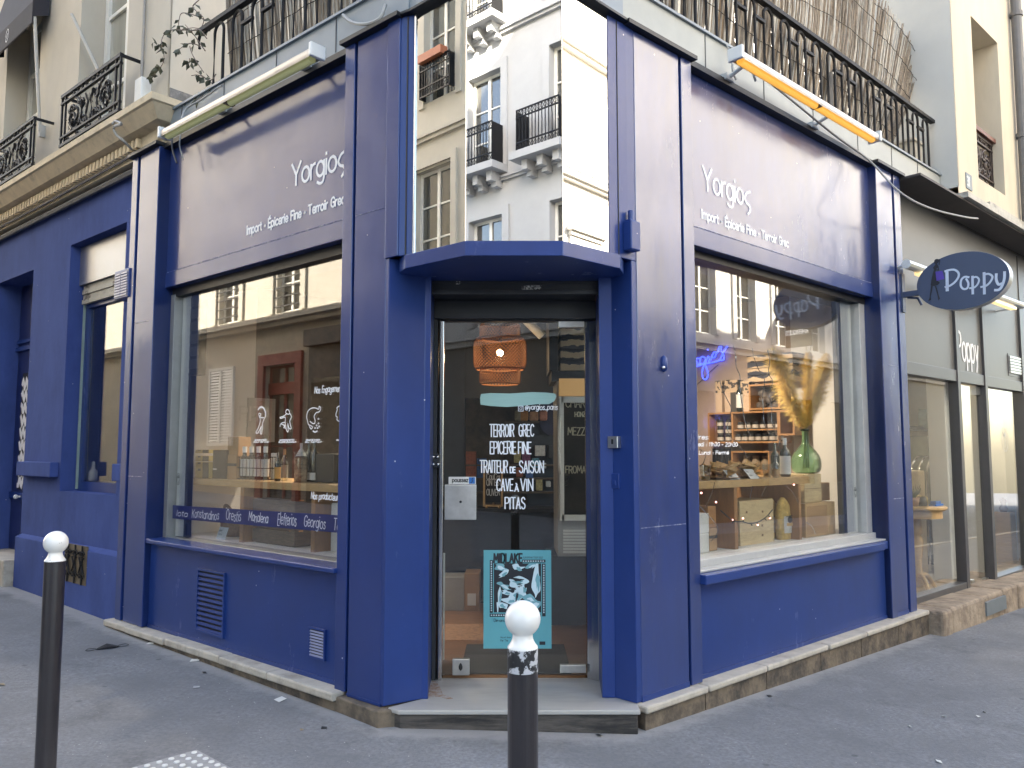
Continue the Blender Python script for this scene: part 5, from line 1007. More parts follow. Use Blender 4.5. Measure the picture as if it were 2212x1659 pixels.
part('lettering', b, mat('pale blue lettering', (.55, .62, .72)), sg_)
b = MB(); T53 = lambda pts, o=.054: b.poly([BF.P(*Fz(*p), o) for p in pts])
T53(smooth_path([(705, 365), (735, 345), (775, 350), (780, 385), (765, 410), (735, 425), (705, 420)], 3, True)); T53([(765, 355), (795, 345), (803, 380), (790, 445), (775, 440), (785, 395), (768, 375)], .0545)
T53([(728, 425), (748, 425), (770, 460), (775, 475), (745, 500), (722, 560), (740, 640), (745, 700), (800, 745), (760, 780), (700, 800), (640, 790), (655, 690), (675, 600), (695, 520), (680, 490), (715, 445)], .0543); T53([(755, 460), (775, 470), (785, 540), (725, 535), (728, 522), (765, 520)], .0547)
T53([(648, 795), (678, 795), (665, 880), (640, 980), (650, 1030), (595, 1057), (625, 1000), (630, 960)], .0543); T53([(708, 795), (735, 800), (765, 900), (782, 970), (800, 1010), (770, 1043), (765, 1000), (755, 950)], .0543)
part('silhouette', b, INK, sg_)
b = MB(); T53([(722, 560), (840, 543), (872, 680), (740, 712)], .055); part('purple_bag', b, mat('purple ink', (.085, .05, .32)), sg_)

# ---------------------------------------------------------------- strip lights over the two signs
def fixture(F, near, far, d, zoff, lab, emat, bs, flip):
    a0, z0 = F.uv(*near, d); a1, z1 = F.uv(*far, d); z = (z0 + z1) / 2 + zoff; lo, hi = min(a0, a1), max(a0, a1)
    t = thing('strip_light', lab, 'light', F.P((lo + hi) / 2, z, d)); b = MB(); n = 10
    prof = [(d - .045, z - .03), (d - .045, z + .015)] + [(d - .045 + .09 * i / n, z + .015 + .035 * math.sin(PI * i / n)) for i in range(1, n)] + [(d + .045, z + .015), (d + .045, z - .035), (d + .045, z - .035), (d + .045, z - .012), (d - .045, z - .012), (d - .045, z - .03)]
    m = len(prof); b.add([F.P(lo, zz, dd) for dd, zz in prof] + [F.P(hi, zz, dd) for dd, zz in prof], [(i, (i + 1) % m, m + (i + 1) % m, m + i) for i in range(m)]); part('housing', b, mat('aluminium housing', (.52, .50, .49), rough=.3, metal=.5), t)
    b = MB()
    for x0, x1 in ((lo - .03, lo), (hi, hi + .03)): b.box(F, x0, x1, z - .04, z + .055, d - .06, d + .06)
    parts('end_cap', b, WHITE, t, bevel=.006)
    b = MB(); mid = lo + (hi - lo) * .52
    for x0, x1 in ((lo + .04, mid - .02), (mid + .02, hi - .04)): b.tube([F.P(x0, z - .026, d), F.P(x1, z - .026, d)], .03, 10)
    part('lamp_tube', b, emat, t)
    b = MB(); b.box(F, mid - .02, mid + .02, z - .04, z - .012, d - .04, d + .04); part('divider', b, mat('brown divider', (.1, .07, .05)), t)
    b = MB()
    for s_ in bs: b.tube([F.P(s_, 4.40, .0), F.P(s_, z + .0, d - .04)], .014, 6); b.box(F, s_ - .05, s_ + .05, 4.375, 4.42, -.03, .02)
    parts('bracket', b, mat('pale bracket', (.48, .50, .50), rough=.4), t)
fixture(L, (682, 112), (358, 292), .13, .0, 'silver strip light with a dull green tube', emis('green strip tube', (.62, .66, .3), .03, (.36, .37, .22)), (.95, 2.1), 0)
fixture(R, (1592, 122), (1888, 296), .18, .0, 'silver strip light with a glowing amber tube', emis('amber strip tube', (1, .48, .07), .13, (.5, .34, .09)), (1.15, 2.45), 1)
# ---------------------------------------------------------------- terrace railings of hooped bars
def railing(F, s0, s1, zb, zt, d, lab, endcurl):
    t = thing('terrace_railing', lab, 'railing', F.P((s0 + s1) / 2, zb, d)); t['group'] = 'terrace railings above the shop'
    b = MB(); b.box(F, s0 - .04, s1 + (.12 if endcurl else .02), zt, zt + .035, d - .026, d + .026); part('top_rail', b, IRON, t)
    step = .135; n = int((s1 - s0) / (2 * step)); st = (s1 - s0) / (2 * n)
    for i in range(n):
        a = s0 + 2 * i * st; c = a + st; b = MB(); mid = (a + c) / 2; rr = st / 2
        b.tube([F.P(a, zb, d), F.P(a, zt - rr - .02, d)] + [F.P(mid - rr * math.cos(PI * k / 8), zt - .02 - rr + rr * math.sin(PI * k / 8), d) for k in range(1, 8)] + [F.P(c, zt - rr - .02, d), F.P(c, zb, d)], .0135, 6)
        part('hooped_bar', b, IRON, t)
        if i % 3 != 1 and i < n - 1:
            b = MB(); b.box(F, c - .01, c + st + .01, zt - .17, zt - .145, d - .014, d + .014); part('cross_link', b, IRON, t)
    if endcurl:
        b = MB(); b.tube([F.P(s1 + .1, zt, d), F.P(s1 + .13, zt - .05, d), F.P(s1 + .11, zt - .13, d)], .014, 6); part('rail_curl', b, IRON, t)
railing(L, -.1, 2.50, 4.66, 5.24, -.07, 'black hooped railing with curled end beside the climbing plant', True)
railing(R, -.1, 5.33, 4.68, 5.26, -.07, 'black hooped railing running to the pale grey wall', False)
# ---------------------------------------------------------------- reed screens tied behind the railings
def reeds(F, sa, sb, ta, tb, zb, ztop, d, lab, seed, fan=0, gap=.25, dens=62):
    r = random.Random(seed); t = thing('reed_screen', lab, 'screen', F.P((sa + sb) / 2, zb, d)); t['group'] = 'reed screens on the terrace'
    b, b2 = MB(), MB(); n = int(abs(sb - sa) * dens)
    for i in range(n):
        q = i / n; s0 = sa + (sb - sa) * q; s1 = ta + (tb - ta) * q + r.uniform(-.02, .02); z1 = ztop(q) + r.uniform(-.06, .06)
        if r.random() < gap * (.4 + .6 * math.sin(i * .21) ** 2): continue
        dd = d + r.uniform(-.022, .022); w_ = r.uniform(.005, .0095); m = b if r.random() < .6 else b2
        bow = fan * q * q; m.tube([F.P(s0, zb, dd), F.P(s0 + (s1 - s0) * .5 + bow * .02, zb + (z1 - zb) * .5, dd + r.uniform(-.02, .02)), F.P(s1, z1, dd - .05 + r.uniform(-.03, .03))], w_, 5, r2=w_ * .8)
    part('canes', b, REED, t); part('pale_canes', b2, REED2, t)
    c = MB()
    for k in range(6):
        f = .06 + .17 * k; pts = [F.P(sa + (sb - sa) * q + (ta + (tb - ta) * q - sa - (sb - sa) * q) * f, zb + (ztop(q) - zb) * f, d + .03 + .006 * math.sin(q * 60)) for q in [i / 30 for i in range(31)]]
        c.tube(pts, .004, 4)
    part('tie_wire', c, mat('tie wire', (.05, .04, .035)), t)
reeds(L, -.15, 2.25, -.1, 2.55, 4.62, lambda q: 6.3, -.2, 'weathered dark reed screen beside the climbing plant', 21, dens=140, gap=.3)
reeds(R, -.1, 3.75, -.05, 4.45, 4.62, lambda q: 6.5 + .1 * math.sin(q * 9), -.2, 'tall reed screen rising above the amber strip light', 22, dens=140, gap=.26)
za = R.uv(1990, 85, -.28)
reeds(R, 3.7, 4.45, 4.35, za[0], 4.62, lambda q: 6.42 + .12 * math.sin(q * 3 + .6) - .12 * q, -.26, 'shorter fanned reed screen beside the pale grey wall', 23, fan=3, dens=200, gap=.2)
b = MB()
ca, cz = R.uv(1925, 60, -1.3); pts = [(ca + .42 * math.cos(2 * PI * i / 24), cz - .1 + .42 * math.sin(2 * PI * i / 24)) for i in range(24)]; b.slab(R, pts, -1.34, -1.28); q = thing('tilted_table', 'round cream table top tilted up behind the fanned reed screen', 'table', R.P(ca, 4.62, -1.3)); b2 = MB(); b2.tube([R.P(ca, 4.6, -1.33), R.P(ca, cz, -1.33)], .03, 6); part('table_top', b, CREAMD, q); part('table_leg', b2, IRON, q)
b = MB(); bc = R.uv(1800, 200, -.14); b.slab(R, [(R.uv(x, y, -.14)) for x, y in ((1787, 160), (1799, 150), (1799, 230), (1788, 222))], -.145, -.135); tag(b.build('black_board', BLACK, loc=R.P(bc[0], 4.62, -.14)), 'narrow black board between the right railing and the reeds', 'board')
# ---------------------------------------------------------------- climber at the left end of the terrace
rc = random.Random(17); cl = thing('climbing_plant', 'straggly climbing plant hanging from the railing over the stone cornice', 'plant', L.P(2.6, 4.66, -.1))
zc1 = lambda x, y: (x * .33334, y * .33334)
vines = [[(1330, 200), (1200, 195), (1110, 195), (1060, 230), (1045, 290), (1060, 340), (1060, 400), (1030, 450), (990, 500)], [(1330, 130), (1250, 95), (1180, 85), (1160, 130), (1155, 185)], [(1300, 300), (1240, 280), (1190, 300), (1160, 320)], [(1290, 0), (1250, 40), (1270, 70), (1320, 120), (1300, 180), (1250, 180), (1180, 190)], [(1230, 300), (1250, 360), (1320, 470)], [(1230, 380), (1225, 410)], [(1400, 560), (1300, 490), (1240, 490)], [(1420, 580), (1350, 590), (1290, 640), (1230, 660)], [(1340, 250), (1290, 190), (1210, 210)], [(1400, 480), (1360, 520), (1270, 460)], [(1330, 330), (1260, 230), (1200, 160)]]
b, lf = MB(), MB()
def leaf(p, s_):
    an = rc.uniform(0, 6.28); u = Vector((math.cos(an), math.sin(an) * .4, rc.uniform(-1.3, .3))).normalized() * s_; v = u.cross(Vector((rc.uniform(-1, 1), rc.uniform(-1, 1), .4))).normalized() * s_ * .32; p = Vector(p); e_ = v.cross(u).normalized() * s_ * .12
    lf.add([p, p + u * .5 + v + e_, p + u, p + u * .5 - v + e_], [(0, 1, 2), (0, 2, 3)])
for vi in vines:
    pts = [L.P(*L.uv(*zc1(x, y), -.04 + .03 * math.sin(x)), -.04 + .03 * math.sin(x)) for x, y in vi]; pts = smooth_path(pts, 5); b.tube(pts, .005, 5, r2=.003)
    for p in pts[3:]:
        if rc.random() < .42: leaf((p[0] + rc.uniform(-.02, .02), p[1], p[2]), rc.uniform(.05, .085))
for x, y in ((1000, 280), (1025, 290), (985, 500), (975, 490), (1030, 430), (1225, 400), (1240, 400), (1270, 630), (1250, 620), (1290, 640), (1360, 570), (1210, 180), (1160, 310)):
    for k in range(3): leaf(L.P(*L.uv(*zc1(x + rc.uniform(-8, 8), y + rc.uniform(-8, 8)), -.03), -.03), rc.uniform(.05, .08))
part('stem', b, mat('vine stem', (.11, .075, .06), var=.3), cl); part('leaves', lf, mat('vine leaf', (.06, .065, .04), var=.6, scale=30), cl)
# ---------------------------------------------------------------- loose cables
def cable(F, pts, d, lab, m, r=.008):
    p3 = [F.P(*F.uv(x, y, dd), dd) for x, y, dd in pts]; b = MB(); b.tube(smooth_path(p3, 6), r, 6); tag(b.build('cable', m, loc=p3[0]), lab, 'cable')
CB = mat('grey cable', (.36, .35, .33), rough=.6); CBD = mat('dark cable', (.05, .05, .06), rough=.6)
cable(R, [(1632, 175, .1), (1645, 165, .08), (1800, 290, .05), (1876, 345, .06), (1944, 415, .32), (2010, 450, .33), (2080, 468, .3), (2112, 472, .25)], 0, 'pale sagging cable running from the right strip light to the boutique', CB, .009)
cable(L, [(741, 32, .0), (760, 48, .03), (790, 52, .05), (820, 40, .03), (833, 10, .0)], 0, 'grey cable looping on the zinc band near the mirrors', CB, .012)
cable(L, [(372, 295, .02), (372, 320, .03), (382, 352, .02)], 0, 'short black cable end dangling at the left sign corner', CBD, .008)
cable(L, [(390, 292, .02), (388, 315, .03), (396, 344, .03)], 0, 'short grey cable end dangling beside the black one', CB, .006)
cable(L, [(243, 268, .22), (250, 262, .21), (262, 268, .22), (246, 275, .22), (252, 292, .2), (268, 305, .15), (284, 322, .06)], 0, 'twisted pale cable knotted over the stone cornice', CB, .012)
cable(L, [(392, 258, .1), (402, 235, .04), (440, 212, .0), (470, 190, .0), (482, 182, -.05)], 0, 'cream cable feeding the left strip light', CB, .008)
cable(R, [(1570, 98, .0), (1580, 120, .03), (1583, 155, .03), (1590, 172, .05)], 0, 'short pale cable feeding the right strip light', CB, .008)
# ---------------------------------------------------------------- bollards
BOL = mat('dark brown bollard paint', (.022, .018, .020), rough=.35, var=.2, scale=8, coat=.5, crough=.25)
def bollard(x, y, ztop, lab):
    z0 = G(x, y); t = thing('bollard', lab, 'bollard', (x, y, z0), 0, 'white ball bollards on the pavement edge'); H = ztop - z0; r = .0465
    b = MB(); b.lathe((0, 0, 0), [(r, -.05), (r, H - .142)], 32); lp('post', b, BOL, t, smooth=False)
    R_ = .055; zc = H - R_; n = 20
    prof = [(r, H - .143), (r, H - .138)] + [(.031 + .0155 * (1 - i / 5) ** 2, H - .138 + .0066 * i) for i in range(1, 6)]
    a0 = math.asin(min(1, .031 / R_)); prof += [(R_ * math.sin(PI - a0 - (PI - a0) * i / n + 0) if i < n else .0005, zc + R_ * math.cos(PI - a0 - (PI - a0) * i / n)) for i in range(n + 1)]
    b = MB(); b.lathe((0, 0, 0), prof, 36, False); lp('ball_cap', b, mat('chipped white paint', (.78, .76, .72), rough=.3, var=.03, col2=(.25, .25, .24), c2=(.64, .67), c2scale=22, coat=.4, crough=.15), t, smooth=True)
    return t, H
y1 = 2.5; X1, Z1 = aty(1129, 1297, y1)
t, H = bollard(X1, y1, Z1, 'dark bollard with white ball and torn sticker in front of the door')
b = MB(); b.lathe((0, 0, H - .211), [(.0470, 0), (.0470, .068)], 32, False); lp('torn_sticker', b, mat('torn black sticker', (.015, .015, .017), var=.3, rough=.5, col2=(.5, .5, .52), c2=(.515, .53), c2scale=24), t)
y2 = 3.9; X2, Z2 = aty(122, 1147, y2); X2b, _ = aty(118, 1300, y2); bollard(X2, y2, Z2, 'dark bollard with white ball beside the blue building')
# ---------------------------------------------------------------- pavement details
def gp(u, v):
    z = 0
    for _ in range(4): x, y = gz(u, v, z); z = G(x, y)
    return (x, y, z)
# tactile slab
A, B_, C_ = gp(425, 1622), gp(500, 1662), gp(312, 1664); A, B_, C_ = Vector(A), Vector(B_), Vector(C_)
e1 = (B_ - A).normalized(); e2 = Vector((-e1.y, e1.x, 0)); e2 = -e2 if e2.dot(C_ - A) < 0 else e2
t = thing('tactile_paving', 'pale tactile paving slab with rows of raised studs', 'paving slab', tuple(A))
Wd, Ln = .42, .9; mp = lambda a, c, z: (A.x + e1.x * a + e2.x * c, A.y + e1.y * a + e2.y * c, G(A.x + e1.x * a + e2.x * c, A.y + e1.y * a + e2.y * c) + z)
b = MB(); b.box(mp, 0, Wd, 0, Ln, -.02, .006); part('slab', b, mat('pale tactile slab', (.26, .26, .26), var=.2, scale=20), t)
b = MB()
for i in range(7):
    for j in range(14): 
        a, c = .03 + i * .06, .03 + j * .062; p = mp(a + (.0), c, .006); b.lathe(p, [(.0155, 0), (.0135, .005), (.0005, .0055)], 10, False)
part('stud', b, mat('white stud', (.60, .60, .58), rough=.5), t)
# face mask
p = gp(232, 1401); t = thing('face_mask', 'black cloth face mask dropped on the pavement', 'mask', p, math.radians(38))
b = MB(); pts = [(-.085, 0), (-.06, -.02), (0, -.028), (.06, -.02), (.085, .0), (.06, .024), (0, .03), (-.06, .022)]; zz = [.004, .008, .014, .008, .004, .012, .03, .01]; n = 8
b.add([(x, y, z + .004) for (x, y), z in zip(pts, zz)] + [(0, 0, .028)] + [(x, y, .002) for x, y in pts], [(i, (i + 1) % n, 8) for i in range(n)] + [(i, 9 + i, 9 + (i + 1) % n, (i + 1) % n) for i in range(n)]); lp('cloth', b, mat('black cloth', (.014, .014, .017), rough=.9), t)
for sx in (-1, 1): b = MB(); b.tube(smooth_path([(sx * .08, -.012, .008), (sx * .13, -.02, .006), (sx * .155, 0, .008), (sx * .13, .02, .014), (sx * .08, .015, .01)], 4), .0025, 5); lp('ear_loop', b, mat('black elastic', (.02, .02, .022)), t)
PAP = mat('white paper', (.62, .61, .58)); PAPD = mat('dark scrap', (.02, .02, .022)); LEAFD = mat('dead leaf', (.25, .2, .13), var=.3); TINY = mat('pale grit', (.4, .39, .37))
rl = random.Random(31)
def scrap(u, v, s_, m, lab, cat='litter', nm='paper_scrap'):
    p = gp(u, v); b = MB(); a = rl.uniform(0, 3); w_ = s_ * .6
    c, s0 = math.cos(a), math.sin(a); pts = [(-s_, -w_, .003), (s_ * .8, -w_, .004), (s_, w_ * .8, s_ * .25), (-s_ * .7, w_, .01)]
    vs = [(p[0] + x * c - y * s0, p[1] + x * s0 + y * c, p[2] + z + .002) for x, y, z in pts]
    b.add(vs + [(x, y, z - .0015) for x, y, z in vs], [(0, 1, 2, 3), (4, 5, 6, 7), (0, 1, 5, 4), (1, 2, 6, 5), (2, 3, 7, 6), (3, 0, 4, 7)]); tag(b.build(nm, m, loc=p), lab, cat)
for u, v, s_, m, lab in ((326, 1391, .03, PAP, 'white paper scrap by the left stone base course'), (421, 1428, .036, PAP, 'folded white paper scrap below the large vent'), (605, 1513, .042, PAP, 'white receipt on the pavement near the shop corner'), (441, 1454, .022, PAPD, 'black scrap below the folded white paper'), (424, 1486, .024, mat('grey scrap', (.3, .3, .3)), 'grey scrap just below the black scrap'),
                         (700, 1574, .018, PAPD, 'dark crumpled leaf near the corner stone'), (652, 1578, .012, LEAFD, 'tan curled leaf left of the corner stone'), (3, 1480, .03, LEAFD, 'tan cigarette end at the left edge of the pavement'), (1662, 1505, .02, PAPD, 'dark leaf against the right stone base course'), (1294, 1590, .02, PAPD, 'dark stain scrap in front of the door step'),
                         (2038, 1549, .014, PAP, 'small white scrap on the right pavement'), (2113, 1549, .014, PAP, 'white fleck far right on the pavement'), (1965, 1571, .014, PAP, 'white fleck low on the right pavement'), (2028, 1647, .022, PAP, 'pale flake at the bottom right of the pavement'), (2126, 1540, .012, PAPD, 'thin dark twig on the right pavement')): scrap(u, v, s_, m, lab)
b = MB()
for i in range(260):
    u, v = rl.uniform(0, 2212), rl.uniform(1380, 1659)
    x, y, z = gp(u, v)
    n_l = (x - L.O[0]) * L.n[0] + (y - L.O[1]) * L.n[1]; n_r = (x - R.O[0]) * R.n[0] + (y - R.O[1]) * R.n[1]
    if n_l < .2 and n_r < .25: continue
    s_ = rl.uniform(.0015, .005); b.add([(x - s_, y, z + .001), (x, y - s_ * .6, z + .001), (x + s_, y, z + .001), (x, y + s_ * .6, z + .003)], [(0, 1, 2, 3)])
tag(b.build('pavement_debris', TINY), 'pale grit scattered over the grey pavement', 'grit', kind='stuff')

# ---------------------------------------------------------------- shop interior
b = MB(); b.prism(pts2((-.46, 5.47), (.49, 5.47), R.P(3.7, 0, -.45), R.P(3.7, 0, -3.0), (1.7, 9.6), (-1.1, 9.6), L.P(3.15, 0, -3.0), L.P(3.15, 0, -.45)), .02, .15); part('interior_floor', b, FLOORW, shop)
b = MB(); b.bx(-.35, .4, 5.5, 6.3, .151, .158); tag(b.build('door_mat', mat('dark door mat', (.045, .04, .036), rough=.95, var=.2), loc=(0, 5.9, .15)), 'dark grey door mat on the wood floor inside', 'mat')
b = MB(); b.bx(-.75, -.2, 6.45, 7.05, .151, .1525); part('floor_pattern', b, mat('tile pattern', (.33, .18, .1), var=.5, scale=30), shop)
b = MB(); b.prism(pts2(L.P(3.2, 0, -.33), (-.6, 5.5), (.6, 5.5), R.P(3.75, 0, -.33), R.P(3.75, 0, -2.7), (1.66, 9.55), (-1.05, 9.55), L.P(3.2, 0, -3.3)), 3.25, 3.3); part('interior_ceiling', b, CEIL, shop)
b = MB(); b.box(SL, 0, .75, .15, 3.25, -.02, 0); b.box(SW, 0, .75, .15, 3.25, -.02, 0); part('interior_wall', b, OFFW, shop)
b = MB(); b.box(SL, .75, 3.4, .15, 3.25, -.02, 0); part('interior_wall', b, PWALL, shop)
b = MB(); b.box(SW, .75, 2.7, .15, 3.25, -.02, 0); part('interior_wall', b, WARMLIT, shop)
b = MB(); b.bx(-1.2, 1.8, 9.5, 9.56, .15, 3.25); part('interior_wall', b, PWALL, shop)
b = MB(); b.bx(.18, 1.75, 9.4, 9.495, .15, 3.25); b.bx(-.72, -.5, 8.4, 8.65, .15, 3.25); b.bx(-.5, .55, 8.42, 8.6, 2.2, 3.25); part('interior_wall', b, DWALL, shop)
# display platforms
b = MB(); b.box(L, .45, 3.19, .84, .905, -.95, -.3); b.box(L, .45, 3.19, .15, .84, -.95, -.92); b.box(R, .66, 3.74, .84, .896, -.95, -.3); b.box(R, .66, 3.74, .15, .84, -.95, -.92); parts('display_platform', b, OFFW, shop)
# pendant lamp of woven bamboo
lx, ly = aty(1080, 765, 7.5)[0], 7.5; zp = [aty(1080, v, 7.5)[1] for v in (700, 732, 798, 830)]
t = thing('pendant_lamp', 'three tiered woven bamboo pendant lamp with a lit bulb behind the door', 'lamp', (lx, ly, zp[3]))
def weave(mb, r, z0, z1, n=40, turns=.22):
    m = 10
    for sgn in (1, -1):
        for k in range(n):
            pts = []
            for i in range(m + 1):
                f = i / m; a = 2 * PI * k / n + sgn * turns * f * 2 * PI * (z1 - z0) / .3; rr = r * (1 - .10 * (abs(2 * f - 1) ** 6)); pts.append((lx + rr * math.cos(a) * (1 + .004 * sgn), ly + rr * math.sin(a) * (1 + .004 * sgn), z0 + (z1 - z0) * f))
            mb.tube(pts, .0032, 4)
    for z in (z0, z1): mb.tube([(lx + r * .9 * math.cos(i * PI / 16), ly + r * .9 * math.sin(i * PI / 16), z) for i in range(32)], .006, 5, True)
BAM = mat('orange bamboo', (.24, .10, .04), rough=.55, var=.25, scale=30)
for z0, z1, r in ((zp[1], zp[0], .193), (zp[2], zp[1], .25), (zp[3], zp[2], .193)): b = MB(); weave(b, r, z0, z1); part('shade_tier', b, BAM, t)
b = MB(); b.tube([(lx, ly, zp[0] - .1), (lx, ly, 3.25)], .006, 5); b.tube([(lx, ly, zp[0] - .17), (lx, ly, zp[0] - .08)], .02, 8); part('cord', b, BLACK, t)
bz = aty(1080, 762, 7.5)[1]; b = MB(); b.ball((lx, ly, bz), .032, 10); part('bulb', b, emis('bulb glow', (1, .72, .38), 7), t, smooth=True)
pl = bpy.data.lights.new('pendant_light', 'POINT'); pl.energy = 2.0; pl.color = (1, .70, .42); pl.shadow_soft_size = .05; po = bpy.data.objects.new('pendant_light', pl); scn.collection.objects.link(po); po.location = (lx, ly, bz - .05)
# spot on a ceiling track
p0 = aty(1150, 705, 7.9); t = thing('track_spot', 'white cylindrical track spot on the ceiling beside the bamboo lamp', 'spotlight', (p0[0], 7.9, p0[1])); b = MB(); b.tube([(p0[0] - .12, 7.9, p0[1] + .12), (p0[0] + .1, 7.9, p0[1] - .1)], .045, 14); part('body', b, WHITE, t); b = MB(); b.tube([(p0[0], 7.9, p0[1]), (p0[0], 7.9, 3.25)], .012, 6); part('stem', b, BLACK, t)
def shop_spot(loc, aim, e, lab):
    t2 = dup(t, loc, None, lab); s_ = bpy.data.lights.new('track_light', 'SPOT'); s_.energy = e; s_.spot_size = 1.75; s_.spot_blend = .9; s_.color = (1, .86, .70); s_.shadow_soft_size = .06
    o = bpy.data.objects.new('track_light', s_); scn.collection.objects.link(o); o.location = (loc[0], loc[1], loc[2] - .16); o.rotation_euler = (Vector(o.location) - Vector(aim)).to_track_quat('Z', 'Y').to_euler()
shop_spot((1.45, 7.1, 2.95), SW.P(.9, 1.4, .2), 44, 'white track spot lighting the crate shelves on the warmly lit wall')
shop_spot((-1.25, 7.3, 2.95), L.P(1.9, 1.0, -.75), 42, 'white track spot lighting the counter behind the name band')
# fridge
def ibox(u0, v0, u1, v1, y): a, c = aty(u0, v1, y), aty(u1, v0, y); return a[0], c[0], min(a[1], c[1]), max(a[1], c[1])
fx0, fx1, fz0, fz1 = ibox(1203, 1215, 1290, 812, 6.9)
t = thing('display_fridge', 'pale glass fronted display fridge with chalk writing at the right inside the door', 'fridge', ((fx0 + fx1) / 2, 7.2, .15))
b = MB(); b.bx(fx0, fx1, 6.95, 7.55, .74, fz1 + .0); part('body', b, mat('grey fridge body', (.42, .42, .40), rough=.4), t, bevel=.01)
b = MB(); z1 = aty(1210, 857, 6.9)[1]; b.bx(fx0 + .02, fx1, 6.93, 6.949, z1 + .01, fz1 - .02); part('light_box', b, emis('fridge light', (.9, .5, .18), .05, (.4, .28, .15)), t)
b = MB(); x0 = aty(1213, 900, 6.9)[0]; zb_ = aty(1213, 1125, 6.9)[1]
for q in ((fx0 + .02, x0 + .02, zb_, z1), (fx1 - .03, fx1, zb_, z1), (x0, fx1, z1 - .05, z1), (x0, fx1, zb_, zb_ + .05)): b.bx(q[0], q[1], 6.9, 6.948, q[2], q[3])
fd = part('door', b, WHITE, t)
b = MB(); b.bx(x0 + .02, fx1 - .03, 6.925, 6.949, zb_ + .05, z1 - .05); part('pane', b, mat('dark fridge glass', (.035, .032, .026), rough=.08, var=.5, scale=4, coat=.5), fd)
b = MB(); b.tube(smooth_path([(fx0 + .03, 6.9, 1.95), (fx0 + .015, 6.86, 1.85), (fx0 + .015, 6.86, 1.55), (fx0 + .03, 6.9, 1.45)], 4), .014, 6); part('handle', b, WHITE, fd)
b = MB(); rr = random.Random(6)
for s_, u_, v_, h in (('CHARCUTERIE', 1222, 880, .075), ('HONZA', 1242, 900, .04), ('MEZZE', 1227, 940, .065), ('FROMAGE', 1222, 1022, .06)):
    x, z = aty(u_, v_, 6.92)
    s2 = {'CHARCUTERIE': 'CHARCU', 'MEZZE': 'MEZZ', 'FROMAGE': 'FROMAG'}.get(s_, s_); text(b, TD(6.922), x, z, s2, h, .008, xs=.8, jit=.05, rnd=rr)
part('chalk_writing', b, mat('chalk', (.45, .40, .28)), fd)
b = MB()
for k in range(8): b.bx(fx0 + .05, fx1 - .02, 6.94, 6.955, .77 + k * .026, .787 + k * .026)
part('grille', b, WHITE, t); b = MB(); b.bx(fx0 - .08, fx1, 7.0, 7.55, .151, .739); tag(b.build('fridge_base', DWALL, loc=((fx0 + fx1) / 2, 7.2, .151)), 'dark grey base cabinet under the display fridge', 'cabinet')
# mountain patterned boxes over the fridge and in the right window
MTN = bpy.data.materials.new('mountain print'); MTN.use_nodes = True; t_ = MTN.node_tree; N = t_.nodes.new; K = t_.links.new; g_ = N('ShaderNodeNewGeometry'); mp_ = N('ShaderNodeMapping'); mp_.inputs['Scale'].default_value = (1, 1, 1); K(g_.outputs['Position'], mp_.inputs[0]); nz = N('ShaderNodeTexNoise'); nz.inputs['Scale'].default_value = 9; nz.inputs['Detail'].default_value = 5; K(mp_.outputs[0], nz.inputs['Vector'])
sx_ = N('ShaderNodeSeparateXYZ'); K(g_.outputs['Position'], sx_.inputs[0]); ma = N('ShaderNodeMath'); ma.operation = 'MULTIPLY_ADD'; K(nz.outputs['Fac'], ma.inputs[0]); ma.inputs[1].default_value = .10; K(sx_.outputs['Z'], ma.inputs[2]); mm = N('ShaderNodeMath'); mm.operation = 'PINGPONG'; mm.inputs[1].default_value = .055; K(ma.outputs[0], mm.inputs[0]); gt = N('ShaderNodeMath'); gt.operation = 'GREATER_THAN'; gt.inputs[1].default_value = .027; K(mm.outputs[0], gt.inputs[0]); mx = N('ShaderNodeMix'); mx.data_type = 'RGBA'; K(gt.outputs[0], mx.inputs['Factor']); mx.inputs['A'].default_value = (.52, .38, .25, 1); mx.inputs['B'].default_value = (.02, .022, .04, 1); K(mx.outputs['Result'], t_.nodes['Principled BSDF'].inputs['Base Color'])
bx0, bx1, bz0, bz1 = ibox(1211, 800, 1290, 706, 6.9)
for k in range(4):
    h = (bz1 - bz0) / 4; z = bz0 + k * h; b = MB(); b.bx(bx0, bx1, 6.95, 7.3, z + .003, z + h - .003); tag(b.build('gift_box', MTN, loc=((bx0 + bx1) / 2, 7.1, z), bevel=.004), ('mountain print gift box, lowest of the stack over the fridge', 'mountain print gift box, second up over the fridge', 'mountain print gift box, third up over the fridge', 'mountain print gift box, topmost over the fridge')[k], 'box', 'mountain print boxes over the fridge')
b = MB(); b.bx(bx0 - .08, bx1, 6.94, 7.5, bz0 - .09, bz0 - .002); b.bx(bx0 - .1, bx0 - .03, 6.93, 7.5, bz0 - .002, 3.25); tag(b.build('wall_shelf', DWALL, loc=((bx0 + bx1) / 2, 7.2, bz0 - .09)), 'dark grey shelf over the display fridge', 'shelf')
